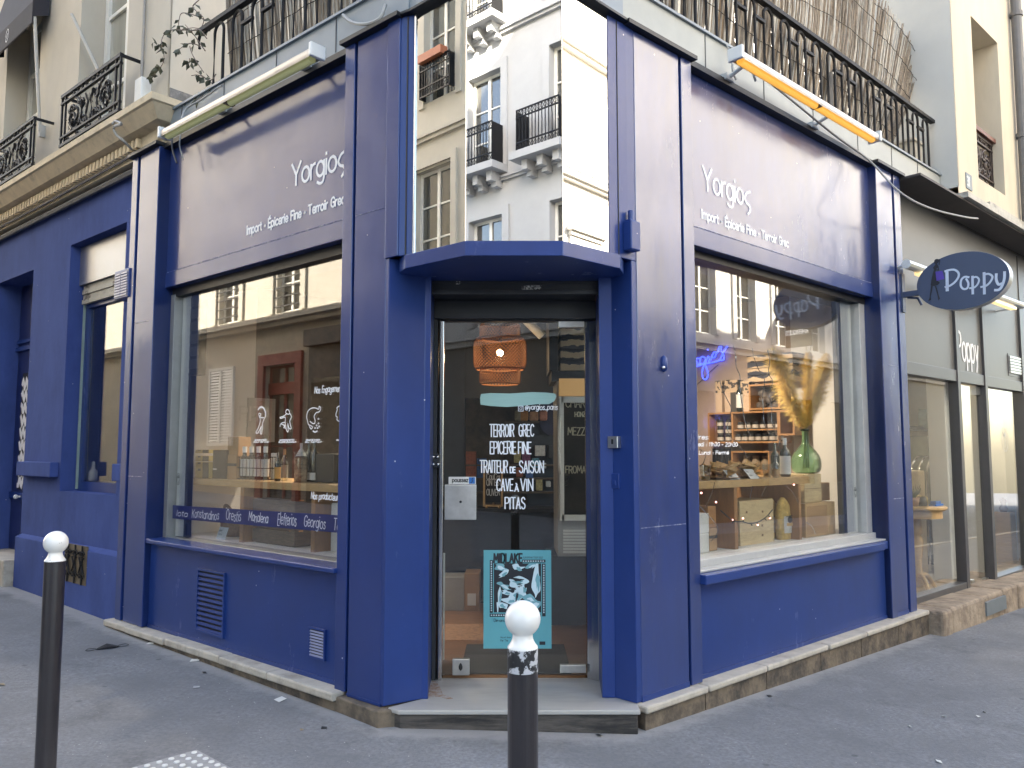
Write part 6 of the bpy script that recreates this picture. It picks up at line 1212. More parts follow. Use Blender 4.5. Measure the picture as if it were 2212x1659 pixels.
# counter with goods, easel, shelf of packets, cartons
cx0, cx1, cz0, cz1 = ibox(955, 1290, 1200, 1098, 8.0)
b = MB(); b.bx(cx0 - .1, cx1, 8.0, 8.38, .151, cz1 - .04); t = thing('sales_counter', 'black sales counter inside the shop behind the door', 'counter', ((cx0 + cx1) / 2, 7.8, .15)); part('front', b, mat('black counter front', (.012, .012, .014), rough=.25, coat=.5), t); b = MB(); b.bx(cx0 - .12, cx1 + .03, 7.97, 8.39, cz1 - .039, cz1); part('top', b, BLACK, t)
ex, ez = aty(1075, 1095, 7.4); t = thing('easel_board', 'small wooden easel with a chalkboard on the black counter', 'chalkboard', (ex, 7.75, cz1))
x0, x1, z0, z1 = ibox(1048, 1086, 1082, 1012, 8.05)
b = MB(); b.bx(x0, x1, 8.06, 8.08, z0, z1); part('board', b, BLACK, t); b = MB(); b.bx(x0 - .02, x0, 8.05, 8.09, z0 - .02, z1); b.bx(x1, x1 + .02, 8.05, 8.09, z0 - .02, z1); b.bx(x0 - .02, x1 + .02, 8.05, 8.09, z0 - .04, z0 - .02)
for x in (x0 + .03, x1 - .03): b.tube([(x, 8.07, z0 - .03), (x - .02 if x < (x0 + x1) / 2 else x + .02, 8.02, cz1)], .012, 5)
b.tube([((x0 + x1) / 2, 8.09, z1), ((x0 + x1) / 2, 8.2, cz1)], .01, 5); part('frame', b, WOOD, t)
b = MB(); rr = random.Random(12)
for s_, v_ in (('CouCou', 1036), ('ON EST', 1049), ('OUVERT', 1070)): x, z = aty(1051, v_, 8.05); text(b, TD(8.055), x, z, s_, .062, .008, xs=.62, jit=.04, rnd=rr)
part('chalk_writing', b, mat('chalk grey', (.5, .5, .48)), t)
rg = random.Random(44); cols = [(.35, .1, .05), (.05, .12, .3), (.45, .36, .15), (.2, .05, .12), (.6, .55, .5), (.03, .03, .03), (.1, .28, .36), (.35, .2, .1)]
spec_ = [(1005, 975, 1028, 1030), (1030, 990, 1050, 1035), (1110, 975, 1125, 1000), (1128, 968, 1146, 1003), (1156, 962, 1178, 985), (1184, 962, 1204, 990), (1150, 990, 1165, 1010), (1168, 1000, 1180, 1012), (1115, 1010, 1130, 1030), (1136, 1015, 1152, 1035), (1158, 1035, 1172, 1060), (1180, 1040, 1190, 1052)]
nm_ = ['grey', 'kraft', 'violet', 'navy', 'black', 'dark', 'cream', 'small white', 'amber', 'teal', 'pale blue', 'tiny white']
for i, (u0, v0, u1, v1) in enumerate(spec_):
    x0, x1, z0, z1 = ibox(u0, v1, u1, v0, 9.2); b = MB(); b.bx(x0, x1, 9.22, 9.38, z0, z1); tag(b.build('packet', mat('packet %s' % nm_[i], cols[i % 8] if 'white' not in nm_[i] else (.6, .58, .54), var=.4, scale=40), loc=((x0 + x1) / 2, 9.3, z0), bevel=.006), '%s grocery packet on the back wall shelves' % nm_[i], 'packet', 'grocery packets on the back wall')
b = MB()
for v in (1003, 1032, 1062): x0, z = aty(1000, v, 9.2); x1, _ = aty(1205, v, 9.2); b.bx(x0, x1, 9.2, 9.4, z - .02, z - .002)
x0, z = aty(1090, 909, 9.2); x1, _ = aty(1165, 909, 9.2); b.bx(x0, x1, 9.2, 9.4, z - .02, z - .002); tag(b.build('wall_shelf', WOODD, loc=(0, 9.4, 1.2)), 'brown shelves holding packets on the back wall', 'shelf')
for i, (u0, u1, v0) in enumerate(((1112, 1128, 885), (1122, 1142, 887), (1144, 1164, 888), (1166, 1183, 886))):
    x0, x1, z0, z1 = ibox(u0, 908, u1, v0, 9.1 + .02 * i); b = MB(); b.bx(x0, x1, 9.22, 9.36, z0, z1); tag(b.build('snack_bag', mat('bag %d' % i, ((.3, .25, .15), (.45, .2, .05), (.5, .25, .12), (.5, .2, .12))[i], var=.4, scale=25), loc=((x0 + x1) / 2, 9.3, z0), bevel=.02), ('olive snack bag, first on the wood shelf under the handle lettering', 'orange snack bag on the wood shelf behind the door', 'rusty orange snack bag right of the orange one', 'pinkish snack bag beside the dark round plate')[i], 'bag', 'snack bags on the shelf')
x, z = aty(1192, 902, 9.1); b = MB(); b.slab(lambda a, c, d: (a, d, c), [(x + .14 * math.cos(i * PI / 12), z + .2 * math.sin(i * PI / 12)) for i in range(24)], 9.3, 9.36); tag(b.build('wall_plate', mat('dark blue plate', (.03, .03, .07), var=.4), loc=(x, 9.33, z)), 'dark oval plate hanging on the back wall', 'plate')
for i, (u0, v0, u1, v1, m, lab) in enumerate(((955, 1248, 1002, 1292, mat('dim white carton', (.36, .35, .32)), 'white carton on the floor left of the door poster'), (1003, 1240, 1035, 1292, KRAFT, 'brown carton with stickers beside the white carton'))):
    y = 7.6 if i < 2 else 6.6; x0, x1, z0, z1 = ibox(u0, v1, u1, v0, y); z0 = .151; t = thing('carton', lab, 'box', ((x0 + x1) / 2, y + .2, z0)); b = MB(); b.bx(x0, x1, y + .02, y + .33, z0, max(z1, z0 + .2)); part('body', b, m, t, bevel=.004)
    if i == 1: b = MB(); b.bx(x1 - .11, x1 - .03, y + .012, y + .019, z0 + .05, z0 + .16); part('sticker', b, WHITE, t)
# window goods -------------------------------------------------------------
PG = mat('dark green wine glass', (.012, .018, .012), rough=.08, coat=1, crough=.03); CLR = glass('clear bottle', .10, 2.0, (.82, .85, .82), .9)
def fit(F, zf, x0, y0, x1, y1, d): 
    a0, z0 = F.uv(*zf(x0, y1), d); a1, z1 = F.uv(*zf(x1, y0), d); return (a0 + a1) / 2, abs(a1 - a0), z0, z1
def rpx(F, zf, x0, x1, y, d):
    (u0, v0), (u1, _) = zf(x0, y), zf(x1, y); s_, z = F.uv((u0 + u1) / 2, v0, d); p = F.P(s_, z, d); return abs(u1 - u0) / 2 * (p[1] * CP + (z - HEYE) * SP) / F_PX
def boxthing(nm, lab, cat, F, zf, x0, y0, x1, y1, d, dep, m, zbase=None, group=None, bev=.004, parts=()):
    a, w_, z0, z1 = fit(F, zf, x0, y0, x1, y1, d); z0 = zbase if zbase is not None else z0
    t = thing(nm, lab, cat, F.P(a, z0, d - dep / 2), F.rot, group); h = z1 - z0; b = MB(); b.bx(-w_ / 2, w_ / 2, -dep / 2, dep / 2, 0, h); lp('body', b, m, t, bevel=bev)
    for pn, (p0, q0, p1, q1), pm in parts: b = MB(); b.bx(-w_ / 2 + p0 * w_, -w_ / 2 + p1 * w_, -dep / 2 - .0015, -dep / 2 + .001, q0 * h, q1 * h); lp(pn, b, pm, t)
    return t
def bottle(nm, lab, F, a, d, z, r, h, m, lm=None, l0=.12, l1=.5, cap=None, group=None, neck=.33):
    t = thing(nm, lab, 'bottle', F.P(a, z, d), F.rot, group); b = MB(); b.lathe((0, 0, 0), [(r * .9, 0), (r, .01), (r, h * .6), (r * .8, h * .68), (r * neck, h * .76), (r * neck, h * .985), (r * neck * .9, h)], 18); lp('body', b, m, t, smooth=True)
    if lm: b = MB(); b.lathe((0, 0, 0), [(r * 1.015, h * l0), (r * 1.015, h * l1)], 18, False); lp('label', b, lm, t, smooth=True)
    if cap: b = MB(); b.lathe((0, 0, 0), [(r * neck * 1.12, h * .82), (r * neck * 1.12, h * 1.005)], 12); lp('cap', b, cap, t)
    return t
CT = 1.405
# left counter
tc = thing('window_counter', 'wooden counter on two uprights in the left window', 'counter', L.P(1.9, .905, -.6))
b = MB(); b.box(L, .5, 3.16, CT - .055, CT, -.92, -.33); part('top', b, WOOD, tc, bevel=.003)
b = MB(); b.box(L, 2.16, 2.21, .906, CT - .056, -.92, -.34); part('upright', b, WOODO, tc, bevel=.002); b = MB(); b.box(L, 1.19, 1.235, .906, CT - .056, -.92, -.34); part('upright', b, WOODO, tc, bevel=.002)
YEL = mat('yellow card', (.55, .42, .14)); DKB = mat('brown black card', (.05, .042, .035))
for k in range(4):
    y0, y1 = 800 - k * 61, 742 - k * 61
    boxthing('tea_box', ('small yellow and brown box at the bottom of its stack', 'small yellow and brown box, second from the bottom of its stack', 'small yellow and brown box, third from the bottom of its stack', 'small yellow and brown box at the top of its stack')[k], 'box', L, z4, 262, y1, 400, y0, -.42, .12, YEL, CT + .001 + k * .0735, 'yellow box stack on the left counter', .003, (('side_panel', (.55, .02, .98, .98), DKB), ('flap', (.2, .72, .4, .95), DKB)))
boxthing('carton', 'black carton with a small white label on the left counter', 'box', L, z4, 432, 562, 575, 800, -.42, .14, DKB, CT + .001, None, .003, (('label', (.05, .3, .3, .36), PAP),))
boxthing('carton', 'lower brown carton with a dark band on the left counter', 'box', L, z4, 578, 612, 672, 800, -.40, .13, KRAFT, CT + .001, None, .003, (('band', (0, .55, 1, .66), DKB),)); a, w_, z0, z1 = fit(L, z4, 580, 430, 705, 612, -.42)
boxthing('carton', 'upper brown carton standing on the lower one', 'box', L, z4, 580, 430, 690, 614, -.44, .12, KRAFT, fit(L, z4, 578, 612, 672, 800, -.40)[3] + .001)
a, w_, z0, z1 = fit(L, z4, 675, 625, 955, 808, -.42); cdy = thing('wire_caddy', 'black wire caddy of labelled bottles on the left counter', 'caddy', L.P(a, CT, -.46), L.rot)
b = MB(); h = .22
for z in (.01, .1, .19): b.tube([(-w_ / 2, -.05, z), (w_ / 2, -.05, z), (w_ / 2, .06, z), (-w_ / 2, .06, z)], .004, 5, True)
for i in range(9): x = -w_ / 2 + w_ * i / 8; b.tube([(x, -.05, 0), (x, -.05, .19)], .003, 4); b.tube([(x, .06, 0), (x, .06, .19)], .003, 4)
lp('wire_frame', b, BLACK, cdy)
proto = None
for i in range(4):
    x = -w_ / 2 + w_ * (i + .5) / 4; loc = L.P(a - L.sg * 0 + (-x), CT + .006, -.455)
    if not proto: proto = bottle('sauce_bottle', 'white labelled sauce bottle in the wire caddy', L, a - x, -.455, CT + .006, .032, .27, PG, PAP, .1, .62, WHITE, 'bottles in the wire caddy', .5); proto.location = loc
    else: dup(proto, loc)
boxthing('price_card', 'white upright card on the left counter behind the gold labelled bottle', 'card', L, z4, 1004, 592, 1062, 803, -.6, .01, PAP, CT + .001)
for x0, x1, y0, lab, m, lm, cap, d in ((1047, 1108, 590, 'slim bottle with a gold label on the left counter', PG, mat('gold label', (.55, .33, .1)), CHROME, -.42), (1108, 1180, 555, 'clear corked bottle on the left counter', CLR, mat('grey label', (.35, .35, .33)), mat('cork', (.4, .26, .14)), -.5)):
    a, w_, z0, z1 = fit(L, z4, x0, y0, x1, 800, d); bottle('bottle', lab, L, a, d, CT + .001, rpx(L, z4, x0, x1, 700, d), z1 - CT, m, lm, .1, .5, cap)
a, w_, z0, z1 = fit(L, z4, 1212, 575, 1335, 832, -.40); w_ = 2 * rpx(L, z4, 1212, 1335, 700, -.4); t = thing('nut_bag', 'clear bag of pistachio nuts with a printed seal on the left counter', 'bag', L.P(a, CT + .001, -.43), L.rot)
b = MB(); b.lathe((0, 0, 0), [(w_ * .5, 0), (w_ * .52, .04), (w_ * .5, .17), (w_ * .42, .19), (.001, .2)], 18); lp('nuts', b, mat('pistachio nuts', (.42, .30, .17), var=.5, scale=60, bump=1, bscale=70, bdist=.02, col2=(.2, .12, .06), c2=(.5, .6), c2scale=45), t, smooth=True)
b = MB(); b.lathe((0, 0, 0), [(w_ * .54, .1), (w_ * .53, .18), (w_ * .5, .21), (w_ * .6, .235)], 18, False); lp('film', b, CLR, t, smooth=True); b = MB(); b.lathe((0, 0, 0), [(w_ * .45, .2), (w_ * .1, .26), (.012, .30)], 12); lp('knot', b, mat('white film', (.6, .6, .58)), t)
for i, (x0, x1) in enumerate(((1335, 1392), (1392, 1445))): a, w_, z0, z1 = fit(L, z4, x0, 520, x1, 770, -.5); bottle('bottle', ('dark bottle with a low white label beside the nut bag', 'dark bottle with a low white label next to the black carton')[i], L, a, -.52, CT + .001, .036, .33, PG, PAP, .05, .22, None)
boxthing('tissue_box', 'dark grey box with a paper tip at the right of the left counter', 'box', L, z4, 1447, 600, 1630, 810, -.5, .18, mat('charcoal card', (.035, .034, .033)), CT + .001)
# below the left counter
cr = thing('wooden_crate', 'old slatted wooden crate under the left counter', 'crate', L.P(1.83, .906, -.55))
a, w_, z0, z1 = fit(L, z4, 822, 955, 1250, 1500, -.41)
b = MB()
for k in range(4): zz0 = .915 + k * .118; b.box(L, a - w_ / 2, a + w_ / 2, zz0, zz0 + .106, -.43, -.41); b.box(L, a - w_ / 2, a - w_ / 2 + .02, zz0, zz0 + .106, -.75, -.43); b.box(L, a + w_ / 2 - .02, a + w_ / 2, zz0, zz0 + .106, -.75, -.43)
part('slats', b, WOODD, cr, bevel=.004); b = MB()
for x in (a - w_ / 2 + .03, a + w_ / 2 - .09): b.box(L, x, x + .06, .907, 1.385 - .0, -.47, -.431)
b.box(L, a - w_ / 2 + .02, a + w_ / 2 - .02, .907, .914, -.75, -.43); part('post', b, WOODD, cr)
boxthing('parcel', 'white parcel under the right end of the left counter', 'box', L, z4, 1592, 1092, 1760, 1560, -.45, .25, OFFW, .906, None, .012)
a, w_, z0, z1 = fit(L, z4, 345, 1105, 650, 1425, -.42); w_ = 2.1 * rpx(L, z4, 345, 650, 1300, -.42); t = thing('wicker_basket', 'round wicker basket of dried flowers under the left counter', 'basket', L.P(a, .906, -.6), L.rot)
b = MB(); b.lathe((0, 0, 0), [(w_ * .38, 0), (w_ * .5, .06), (w_ * .52, .13), (w_ * .48, .14), (w_ * .4, .03)], 24); b.tube([(w_ * .5 * math.cos(i * PI / 12), w_ * .5 * math.sin(i * PI / 12), .135) for i in range(24)], .014, 6, True); b.tube(smooth_path([(-w_ * .48, 0, .1), (-w_ * .6, -.03, .2), (-w_ * .55, -.03, .26), (-w_ * .42, 0, .22)], 4), .014, 6); lp('weave', b, mat('wicker', (.22, .13, .07), var=.5, scale=50, bump=.8, bscale=60), t)
b = MB(); rf = random.Random(3)
for k in range(260): q = Vector((rf.gauss(0, w_ * .2), rf.gauss(0, .09), .1 + rf.random() * .12)); s_ = .018; u = Vector((rf.uniform(-1, 1), rf.uniform(-1, 1), rf.uniform(-1, 1))).normalized() * s_; v = u.cross(Vector((rf.random(), 1, rf.random()))).normalized() * s_; b.add([q - u, q + v, q + u, q - v], [(0, 1, 2, 3)])
lp('dried_flowers', b, mat('dried flowers', (.25, .12, .08), var=.6, scale=40), t)
for a, z, d, lab, tw in ((L.uv(*z4(510, 1355), -.34)[0], .93, -.345, 'pale blue handwritten card leaning on the wicker basket', .1),):
    t = thing('price_card', lab, 'card', L.P(a, .907, d), L.rot); b = MB(); b.slab(lambda x, z, y: (x + z * .12, y + z * .25, z), [(-.07, 0), (.07, 0), (.07, .1), (-.07, .1)], -.002, .001); lp('card', b, mat('pale blue card', (.48, .56, .64)), t); b = MB(); TT = lambda x, z, o=0: (x + z * .12, -.003 + z * .25 - o, z); text(b, TT, -.055, .065, 'Aperitif', .016, .002, xs=.8); text(b, TT, -.05, .035, '3 euros', .016, .002, xs=.8); lp('writing', b, INK, t)
fr_ = thing('framed_print', 'pale framed print hanging behind the left counter', 'picture', SL.P(1.3, 1.9, .02)); a0, z0 = SL.uv(*z4(775, 480), .02); a1, z1 = SL.uv(*z4(1050, 60), .02)
b = MB(); b.box(SL, min(a0, a1), max(a0, a1), z0, z1, .002, .03); part('frame', b, mat('pale frame', (.45, .44, .40)), fr_); b = MB(); b.box(SL, min(a0, a1) + .03, max(a0, a1) - .03, z0 + .03, z1 - .03, .0305, .032); part('print', b, mat('print paper', (.48, .47, .42), var=.05, col2=(.30, .33, .24), c2=(.55, .6), c2scale=5), fr_)
am = (a0 + a1) / 2; b = MB(); text(b, SL.T(.034), SL.sg * am - .24, z1 - .22, 'PITA', .13, .018, xs=1.0, track=2.5); part('lettering', b, mat('print white', (.62, .6, .55)), fr_)
# right window bench
BT = 1.425; bn = thing('window_bench', 'pine bench on two orange uprights in the right window', 'bench', R.P(1.9, .9, -.5))
b = MB(); b.box(R, .7, 2.72, BT - .058, BT, -.85, -.27); part('top', b, WOOD, bn, bevel=.003)
b = MB(); b.box(R, 1.535, 1.58, .897, BT - .059, -.85, -.275); part('upright', b, WOODO, bn, bevel=.002); b = MB(); b.box(R, 2.52, 2.56, .897, BT - .059, -.85, -.275); part('upright', b, WOODO, bn, bevel=.002)
PK = mat('pine knot', (.16, .08, .03)); 
t = boxthing('pine_box', 'pale pine box with dark knots under the bench', 'box', R, z6, 597, 760, 988, 1300, -.36, .3, WOODP, .897, None, .004, tuple(('knot', (x, y, x + .045, y + .05), PK) for x, y in ((.17, .72), (.64, .7), (.62, .38), (.62, .16))) + (('plank_gap', (0, .5, 1, .506), PK),))
PAST = mat('tagliatelle', (.62, .42, .12), var=.35, scale=35, bump=1, bscale=45, bdist=.02, col2=(.35, .2, .04), c2=(.55, .68), c2scale=28)
for i, (x0, x1, y0, d) in enumerate(((1072, 1285, 740, -.34), (985, 1075, 750, -.45))):
    a, w_, z0, z1 = fit(R, z6, x0, y0, x1, 1240, d); w_ = max(2.3 * rpx(R, z6, x0, x1, 1000, d), .17); t = thing('pasta_bag', ('plump clear bag of yellow tagliatelle with a white label', 'second bag of tagliatelle half hidden behind the plump one')[i], 'bag', R.P(a, .897, d - .06), R.rot)
    h = z1 - .897; b = MB(); n = 20; pf = [(.42, 0), (.5, .04), (.49, .3), (.52, .55), (.46, .8), (.3, .92), (.12, 1.0)]
    vs = []
    for fr, fz in pf: vs += [(w_ * fr * math.cos(2 * PI * k / n), .055 * (fr / .5) * math.sin(2 * PI * k / n), h * fz) for k in range(n)]
    b.add(vs, [(r * n + k, r * n + (k + 1) % n, (r + 1) * n + (k + 1) % n, (r + 1) * n + k) for r in range(len(pf) - 1) for k in range(n)] + [tuple(range(n))[::-1]]); lp('pasta', b, PAST, t, smooth=True)
    b = MB(); m_ = 10; b.add([(w_ * .36 * (-1 + 2 * k / m_), -.064 + .018 * (2 * k / m_ - 1) ** 2, h * z) for z in (.16, .56) for k in range(m_ + 1)], [(k, k + 1, m_ + 2 + k, m_ + 1 + k) for k in range(m_)]); lp('label', b, mat('pasta label', (.6, .58, .52)), t, smooth=True)
    b = MB(); b.slab(lambda x, z, y: (x, y, z), [(.04 * math.cos(q * PI / 8), h * .48 + .028 * math.sin(q * PI / 8)) for q in range(16)], -.067, -.0655); b.bx(-w_ * .33, w_ * .33, -.066, -.0645, h * .555, h * .575); lp('label_seal', b, DKB, t)
    b = MB(); b.bx(-w_ * .3, w_ * .3, -.066, -.0648, h * .33, h * .4); lp('label_band', b, mat('gold label', (.55, .33, .1)), t)
a0, z0 = R.uv(*z6(1365, 820), -.3); a1, z1 = R.uv(*z6(1560, 460), -.3)
boxthing('wooden_crate', 'long planked pine crate under the green vase', 'crate', R, z6, 1368, 460, 1560, 812, -.36, .36, WOODP, None, None, .005, (('plank_gap', (0, .48, 1, .495), PK),))
zc_ = fit(R, z6, 1368, 460, 1560, 812, -.36)[2]; ztop = fit(R, z6, 1368, 460, 1560, 812, -.36)[3]
a, w_, z0, z1 = fit(R, z6, 1395, 812, 1735, 1190, -.30); t = thing('wooden_crate', 'open square brown crate at the foot of the white post', 'crate', R.P(a, .897, -.45)); b = MB(); b.box(R, a - w_ / 2, a + w_ / 2, .898, zc_ - .002, -.62, -.31); part('body', b, WOOD, t, bevel=.004); b = MB(); b.box(R, a - w_ / 2 + .02, a + w_ * .22, .92, zc_ - .025, -.31, -.308); part('end_panel', b, KRAFT, t)
boxthing('carton', 'small brown carton stacked behind the pine crate', 'box', R, z6, 1562, 565, 1660, 802, -.42, .2, KRAFT, zc_, None, .003)
# vase and pampas
vm = bpy.data.materials.new('green demijohn glass'); vm.use_nodes = True; vb = vm.node_tree.nodes['Principled BSDF']; vb.inputs['Base Color'].default_value = (.30, .52, .27, 1); vb.inputs['Transmission Weight'].default_value = .85; vb.inputs['Roughness'].default_value = .04; vb.inputs['IOR'].default_value = 1.15; vb.inputs['Coat Weight'].default_value = 1; vb.inputs['Coat Roughness'].default_value = .02
dV = -.48; va, _ = R.uv(1741, 985, dV); vz = ztop + .002; _, vt = R.uv(1741, 926, dV); rv = rpx(R, lambda x, y: (x, y), 1709, 1772, 985, dV); hv = vt - vz
t = thing('glass_vase', 'green glass demijohn vase on the pine crate in the right window', 'vase', R.P(va, vz, dV), R.rot)
b = MB(); b.lathe((0, 0, 0), smooth_path([(rv * .7, 0), (rv * .93, hv * .06), (rv, hv * .2), (rv * .93, hv * .36), (rv * .68, hv * .5), (rv * .38, hv * .61), (rv * .25, hv * .7), (rv * .23, hv * .85), (rv * .24, hv * .97)], 3), 32, False); b.lathe((0, 0, 0), [(.0005, .004), (rv * .7, 0)], 32, False); lp('body', b, vm, t, smooth=True)
b = MB(); b.tube([(rv * .24 * math.cos(i * PI / 10), rv * .24 * math.sin(i * PI / 10), hv * .97) for i in range(20)], .012, 6, True); lp('rim', b, mat('dark green rim', (.03, .05, .025), rough=.2), t)
PM = mat('ochre pampas plume', (.92, .58, .17), rough=.8, var=.35, scale=14); rpm = random.Random(55); vx = lambda x, y, d=dV: R.P(*R.uv(1491.6 + x * .1809, 697.3 + y * .1809, d), d)
for i, (pts, wmax, lab) in enumerate((([(1370, 1260), (1290, 1100), (1200, 900), (1120, 650), (1040, 480), (990, 350)], .15, 'ochre pampas plume leaning left out of the green vase'), ([(1375, 1260), (1380, 1050), (1390, 850), (1395, 650), (1400, 480), (1410, 380)], .10, 'ochre pampas plume upright in the middle of the vase'), ([(1385, 1260), (1420, 1100), (1480, 900), (1530, 720), (1580, 560), (1625, 400)], .14, 'ochre pampas plume leaning right out of the green vase'))):
    P3 = smooth_path([vx(x, y) for x, y in pts], 8); t = thing('pampas_plume', lab, 'dried plant', P3[0], 0, 'pampas plumes in the green vase'); b = MB(); b.tube([R.P(va, vz + .05, dV + .02 * (i - 1))] + P3, .005, 5, r2=.003); part('stalk', b, mat('pampas stalk', (.32, .24, .10)), t)
    b = MB(); n = len(P3)
    for k in range(3600):
        f = rpm.random() ** .9; q = f * (n - 1); i0 = min(n - 2, int(q)); p = Vector(P3[i0]).lerp(Vector(P3[i0 + 1]), q - i0); ax = (Vector(P3[min(n - 1, i0 + 1)]) - Vector(P3[i0])).normalized(); wd = wmax * math.sin(PI * min(1, .12 + f * .86)) ** .7
        o = Vector((rpm.gauss(0, 1), rpm.gauss(0, 1), rpm.gauss(0, .6))); o = (o - ax * o.dot(ax)).normalized(); ln = wd * rpm.uniform(.5, 1.15); e = p + ax * ln * rpm.uniform(.7, 1.5) + o * ln * .9 - Vector((0, 0, ln * .25)); m_ = p + ax * ln * .7 + o * ln * .35; sd_ = ax.cross(o) * .0019
        b.add([p - sd_, p + sd_, m_ + sd_ * 1.3, m_ - sd_ * 1.3, e], [(0, 1, 2, 3), (3, 2, 4)])
    part('plume', b, PM, t)
# bottles, plates, cards on the bench
for lab, x0, x1, y0, y1, d, m, lm, l0, l1, cap in (('wine bottle with a white capsule and a white label', 1068, 1190, 38, 500, -.36, PG, PAP, .07, .54, WHITE), ('small clear bottle with a tan label before the dark one', 978, 1060, 262, 508, -.31, CLR, KRAFT, .05, .42, None), ('dark bottle without a label behind the small clear one', 960, 1062, 95, 480, -.52, PG, None, 0, 0, None)):
    a, w_, z0, z1 = fit(R, z6, x0, y0, x1, y1, d); bottle('bottle', lab, R, a, d, BT + .001, rpx(R, z6, x0, x1, 400, d), z1 - BT, m, lm, l0, l1, cap)
for i, (x0, x1, y0, y1, d) in enumerate(((110, 243, 362, 540, -.33), (858, 970, 345, 512, -.45))):
    a, w_, z0, z1 = fit(R, z6, x0, y0, x1, y1, d); w_ = 2 * rpx(R, z6, x0, x1, 450, d); t = thing('glass_cup', ('clear drinking glass at the left end of the bench', 'clear drinking glass with crumbs near the bottles')[i], 'glass', R.P(a, BT + .001, d), R.rot); h = z1 - BT; b = MB(); b.lathe((0, 0, 0), [(w_ * .4, .0), (w_ * .5, h)], 18, False); lp('cup', b, CLR, t, smooth=True); b = MB(); b.lathe((0, 0, 0), [(w_ * .38, .004), (w_ * .4, h * .28)], 16); lp('filling', b, mat('crumbs', (.35, .22, .1), var=.4, scale=60), t)
PIT_ = mat('golden pitta', (.48, .26, .08), var=.3, scale=25, col2=(.6, .42, .2), c2=(.5, .65)); rf = random.Random(10)
for i, (x0, x1, d) in enumerate(((245, 490, -.40), (560, 740, -.42))):
    a, w_, z0, z1 = fit(R, z6, x0, 470, x1, 530, d); t = thing('pitta_plate', ('wide plate of golden pitta wedges on the bench', 'smaller plate of golden pitta wedges nearer the bottles')[i], 'plate', R.P(a, BT + .001, d), R.rot); b = MB(); b.lathe((0, 0, 0), [(w_ * .3, 0), (w_ * .5, .014), (w_ * .5, .018), (w_ * .3, .008), (.001, .008)], 24); lp('plate', b, mat('wood plate', (.30, .16, .08)), t); b = MB()
    for k in range(26):
        p = Vector((rf.gauss(0, w_ * .22), rf.gauss(0, .05), .02 + rf.random() * (.09 if i == 0 else .1))); u = Vector((rf.uniform(-1, 1), rf.uniform(-1, 1), rf.uniform(-.5, .6))).normalized() * .06; v = Vector((rf.uniform(-1, 1), rf.uniform(-1, 1), rf.uniform(-.4, .4))); v = (v - u * v.dot(u) / u.length_squared).normalized() * .045
        n_ = u.cross(v).normalized() * .004; q = [p + u, p - u * .6 + v, p - u * .6 - v]; b.add([x + n_ for x in q] + [x - n_ for x in q], [(0, 1, 2), (3, 4, 5), (0, 1, 4, 3), (1, 2, 5, 4), (2, 0, 3, 5)])
    lp('pittas', b, PIT_, t)
for i, (x0, x1, y0, y1) in enumerate(((450, 610, 452, 532), (690, 842, 430, 522))):
    a, w_, z0, z1 = fit(R, z6, x0, y0, x1, y1, -.29); t = thing('price_card', ('white handwritten card before the wide pitta plate', 'white handwritten card before the smaller pitta plate')[i], 'card', R.P(a, BT + .001, -.29), R.rot); Ts = lambda x, z, y: (x - z * .3, y + z * .7, z); b = MB(); b.slab(Ts, [(-.06, 0), (.075, 0), (.075, .075), (-.06, .075)], -.0015, .0015); lp('card', b, PAP, t); b = MB(); TT = lambda x, z, o=0: (x - z * .3, -.0025 + z * .7 - o, z); text(b, TT, -.045, .05, 'Pitas', .014, .0018, xs=.8); text(b, TT, -.04, .022, 'maison', .014, .0018, xs=.8); lp('writing', b, INK, t)
a, z = R.uv(*z6(95, 340), -.3); t = thing('white_board', 'white rounded board standing at the far left of the bench', 'board', R.P(a, BT, -.32), R.rot); b = MB(); b.bx(-.3, .02, -.01, .01, 0, .33); lp('board', b, OFFW, t, bevel=.008)
for i, (x0, x1, y0, y1, m, lab) in enumerate(((-60, 220, 930, 1165, OFFW, 'white pot shaped box, upper of two at the window corner'), (-60, 222, 1168, 1395, OFFW, 'white pot shaped box, lower of two at the window corner'), (228, 318, 1105, 1370, KRAFT, 'orange brown carton with a dark band by the white boxes'), (215, 305, 842, 1105, WOODO, 'orange carton standing on the banded one'))):
    zb_ = {0: fit(R, z6, -60, 1168, 222, 1395, -.3)[3], 1: .897, 2: .897, 3: fit(R, z6, 228, 1105, 318, 1370, -.34)[3]}[i]; boxthing('carton', lab, 'box', R, z6, x0, y0, x1, y1, (-.3, -.3, -.34, -.36)[i], .14, m, zb_ + .001, None, .006, (('band', (0, .55, 1, .68), DKB),) if i == 2 else ())
# shelves of jars on the warmly lit wall (frame SW, k inwards)
z5 = lambda x, y: (1491.6 + x * .1809, 697.3 + y * .1809)
def sfit(x0, y0, x1, y1, d): 
    a0, z0 = SW.uv(*z5(x0, y1), d); a1, z1 = SW.uv(*z5(x1, y0), d); return min(a0, a1), max(a0, a1), z0, z1
def shelfunit(lab, x0, y0, x1, y1, divs=(), d=.26):
    a0, a1, z0, z1 = sfit(x0, y0, x1, y1, d); c = SW.P((a0 + a1) / 2, z0, 0); t = thing('shelf_crate', lab, 'shelf', c); b = MB(); w_ = .018
    b.box(SW, a0, a1, z0, z0 + w_, .002, d); b.box(SW, a0, a1, z1 - w_, z1, .002, d); b.box(SW, a0, a0 + w_, z0 + w_, z1 - w_, .002, d); b.box(SW, a1 - w_, a1, z0 + w_, z1 - w_, .002, d)
    for q in divs: aa = a0 + (a1 - a0) * q; b.box(SW, aa, aa + w_, z0 + w_, z1 - w_, .002, d)
    part('frame', b, WOODO, t); b = MB(); b.box(SW, a0 + w_, a1 - w_, z0 + w_, z1 - w_, .002, .012); part('back', b, mat('dim crate back', (.16, .11, .08)), t); return a0, a1, z0, z1
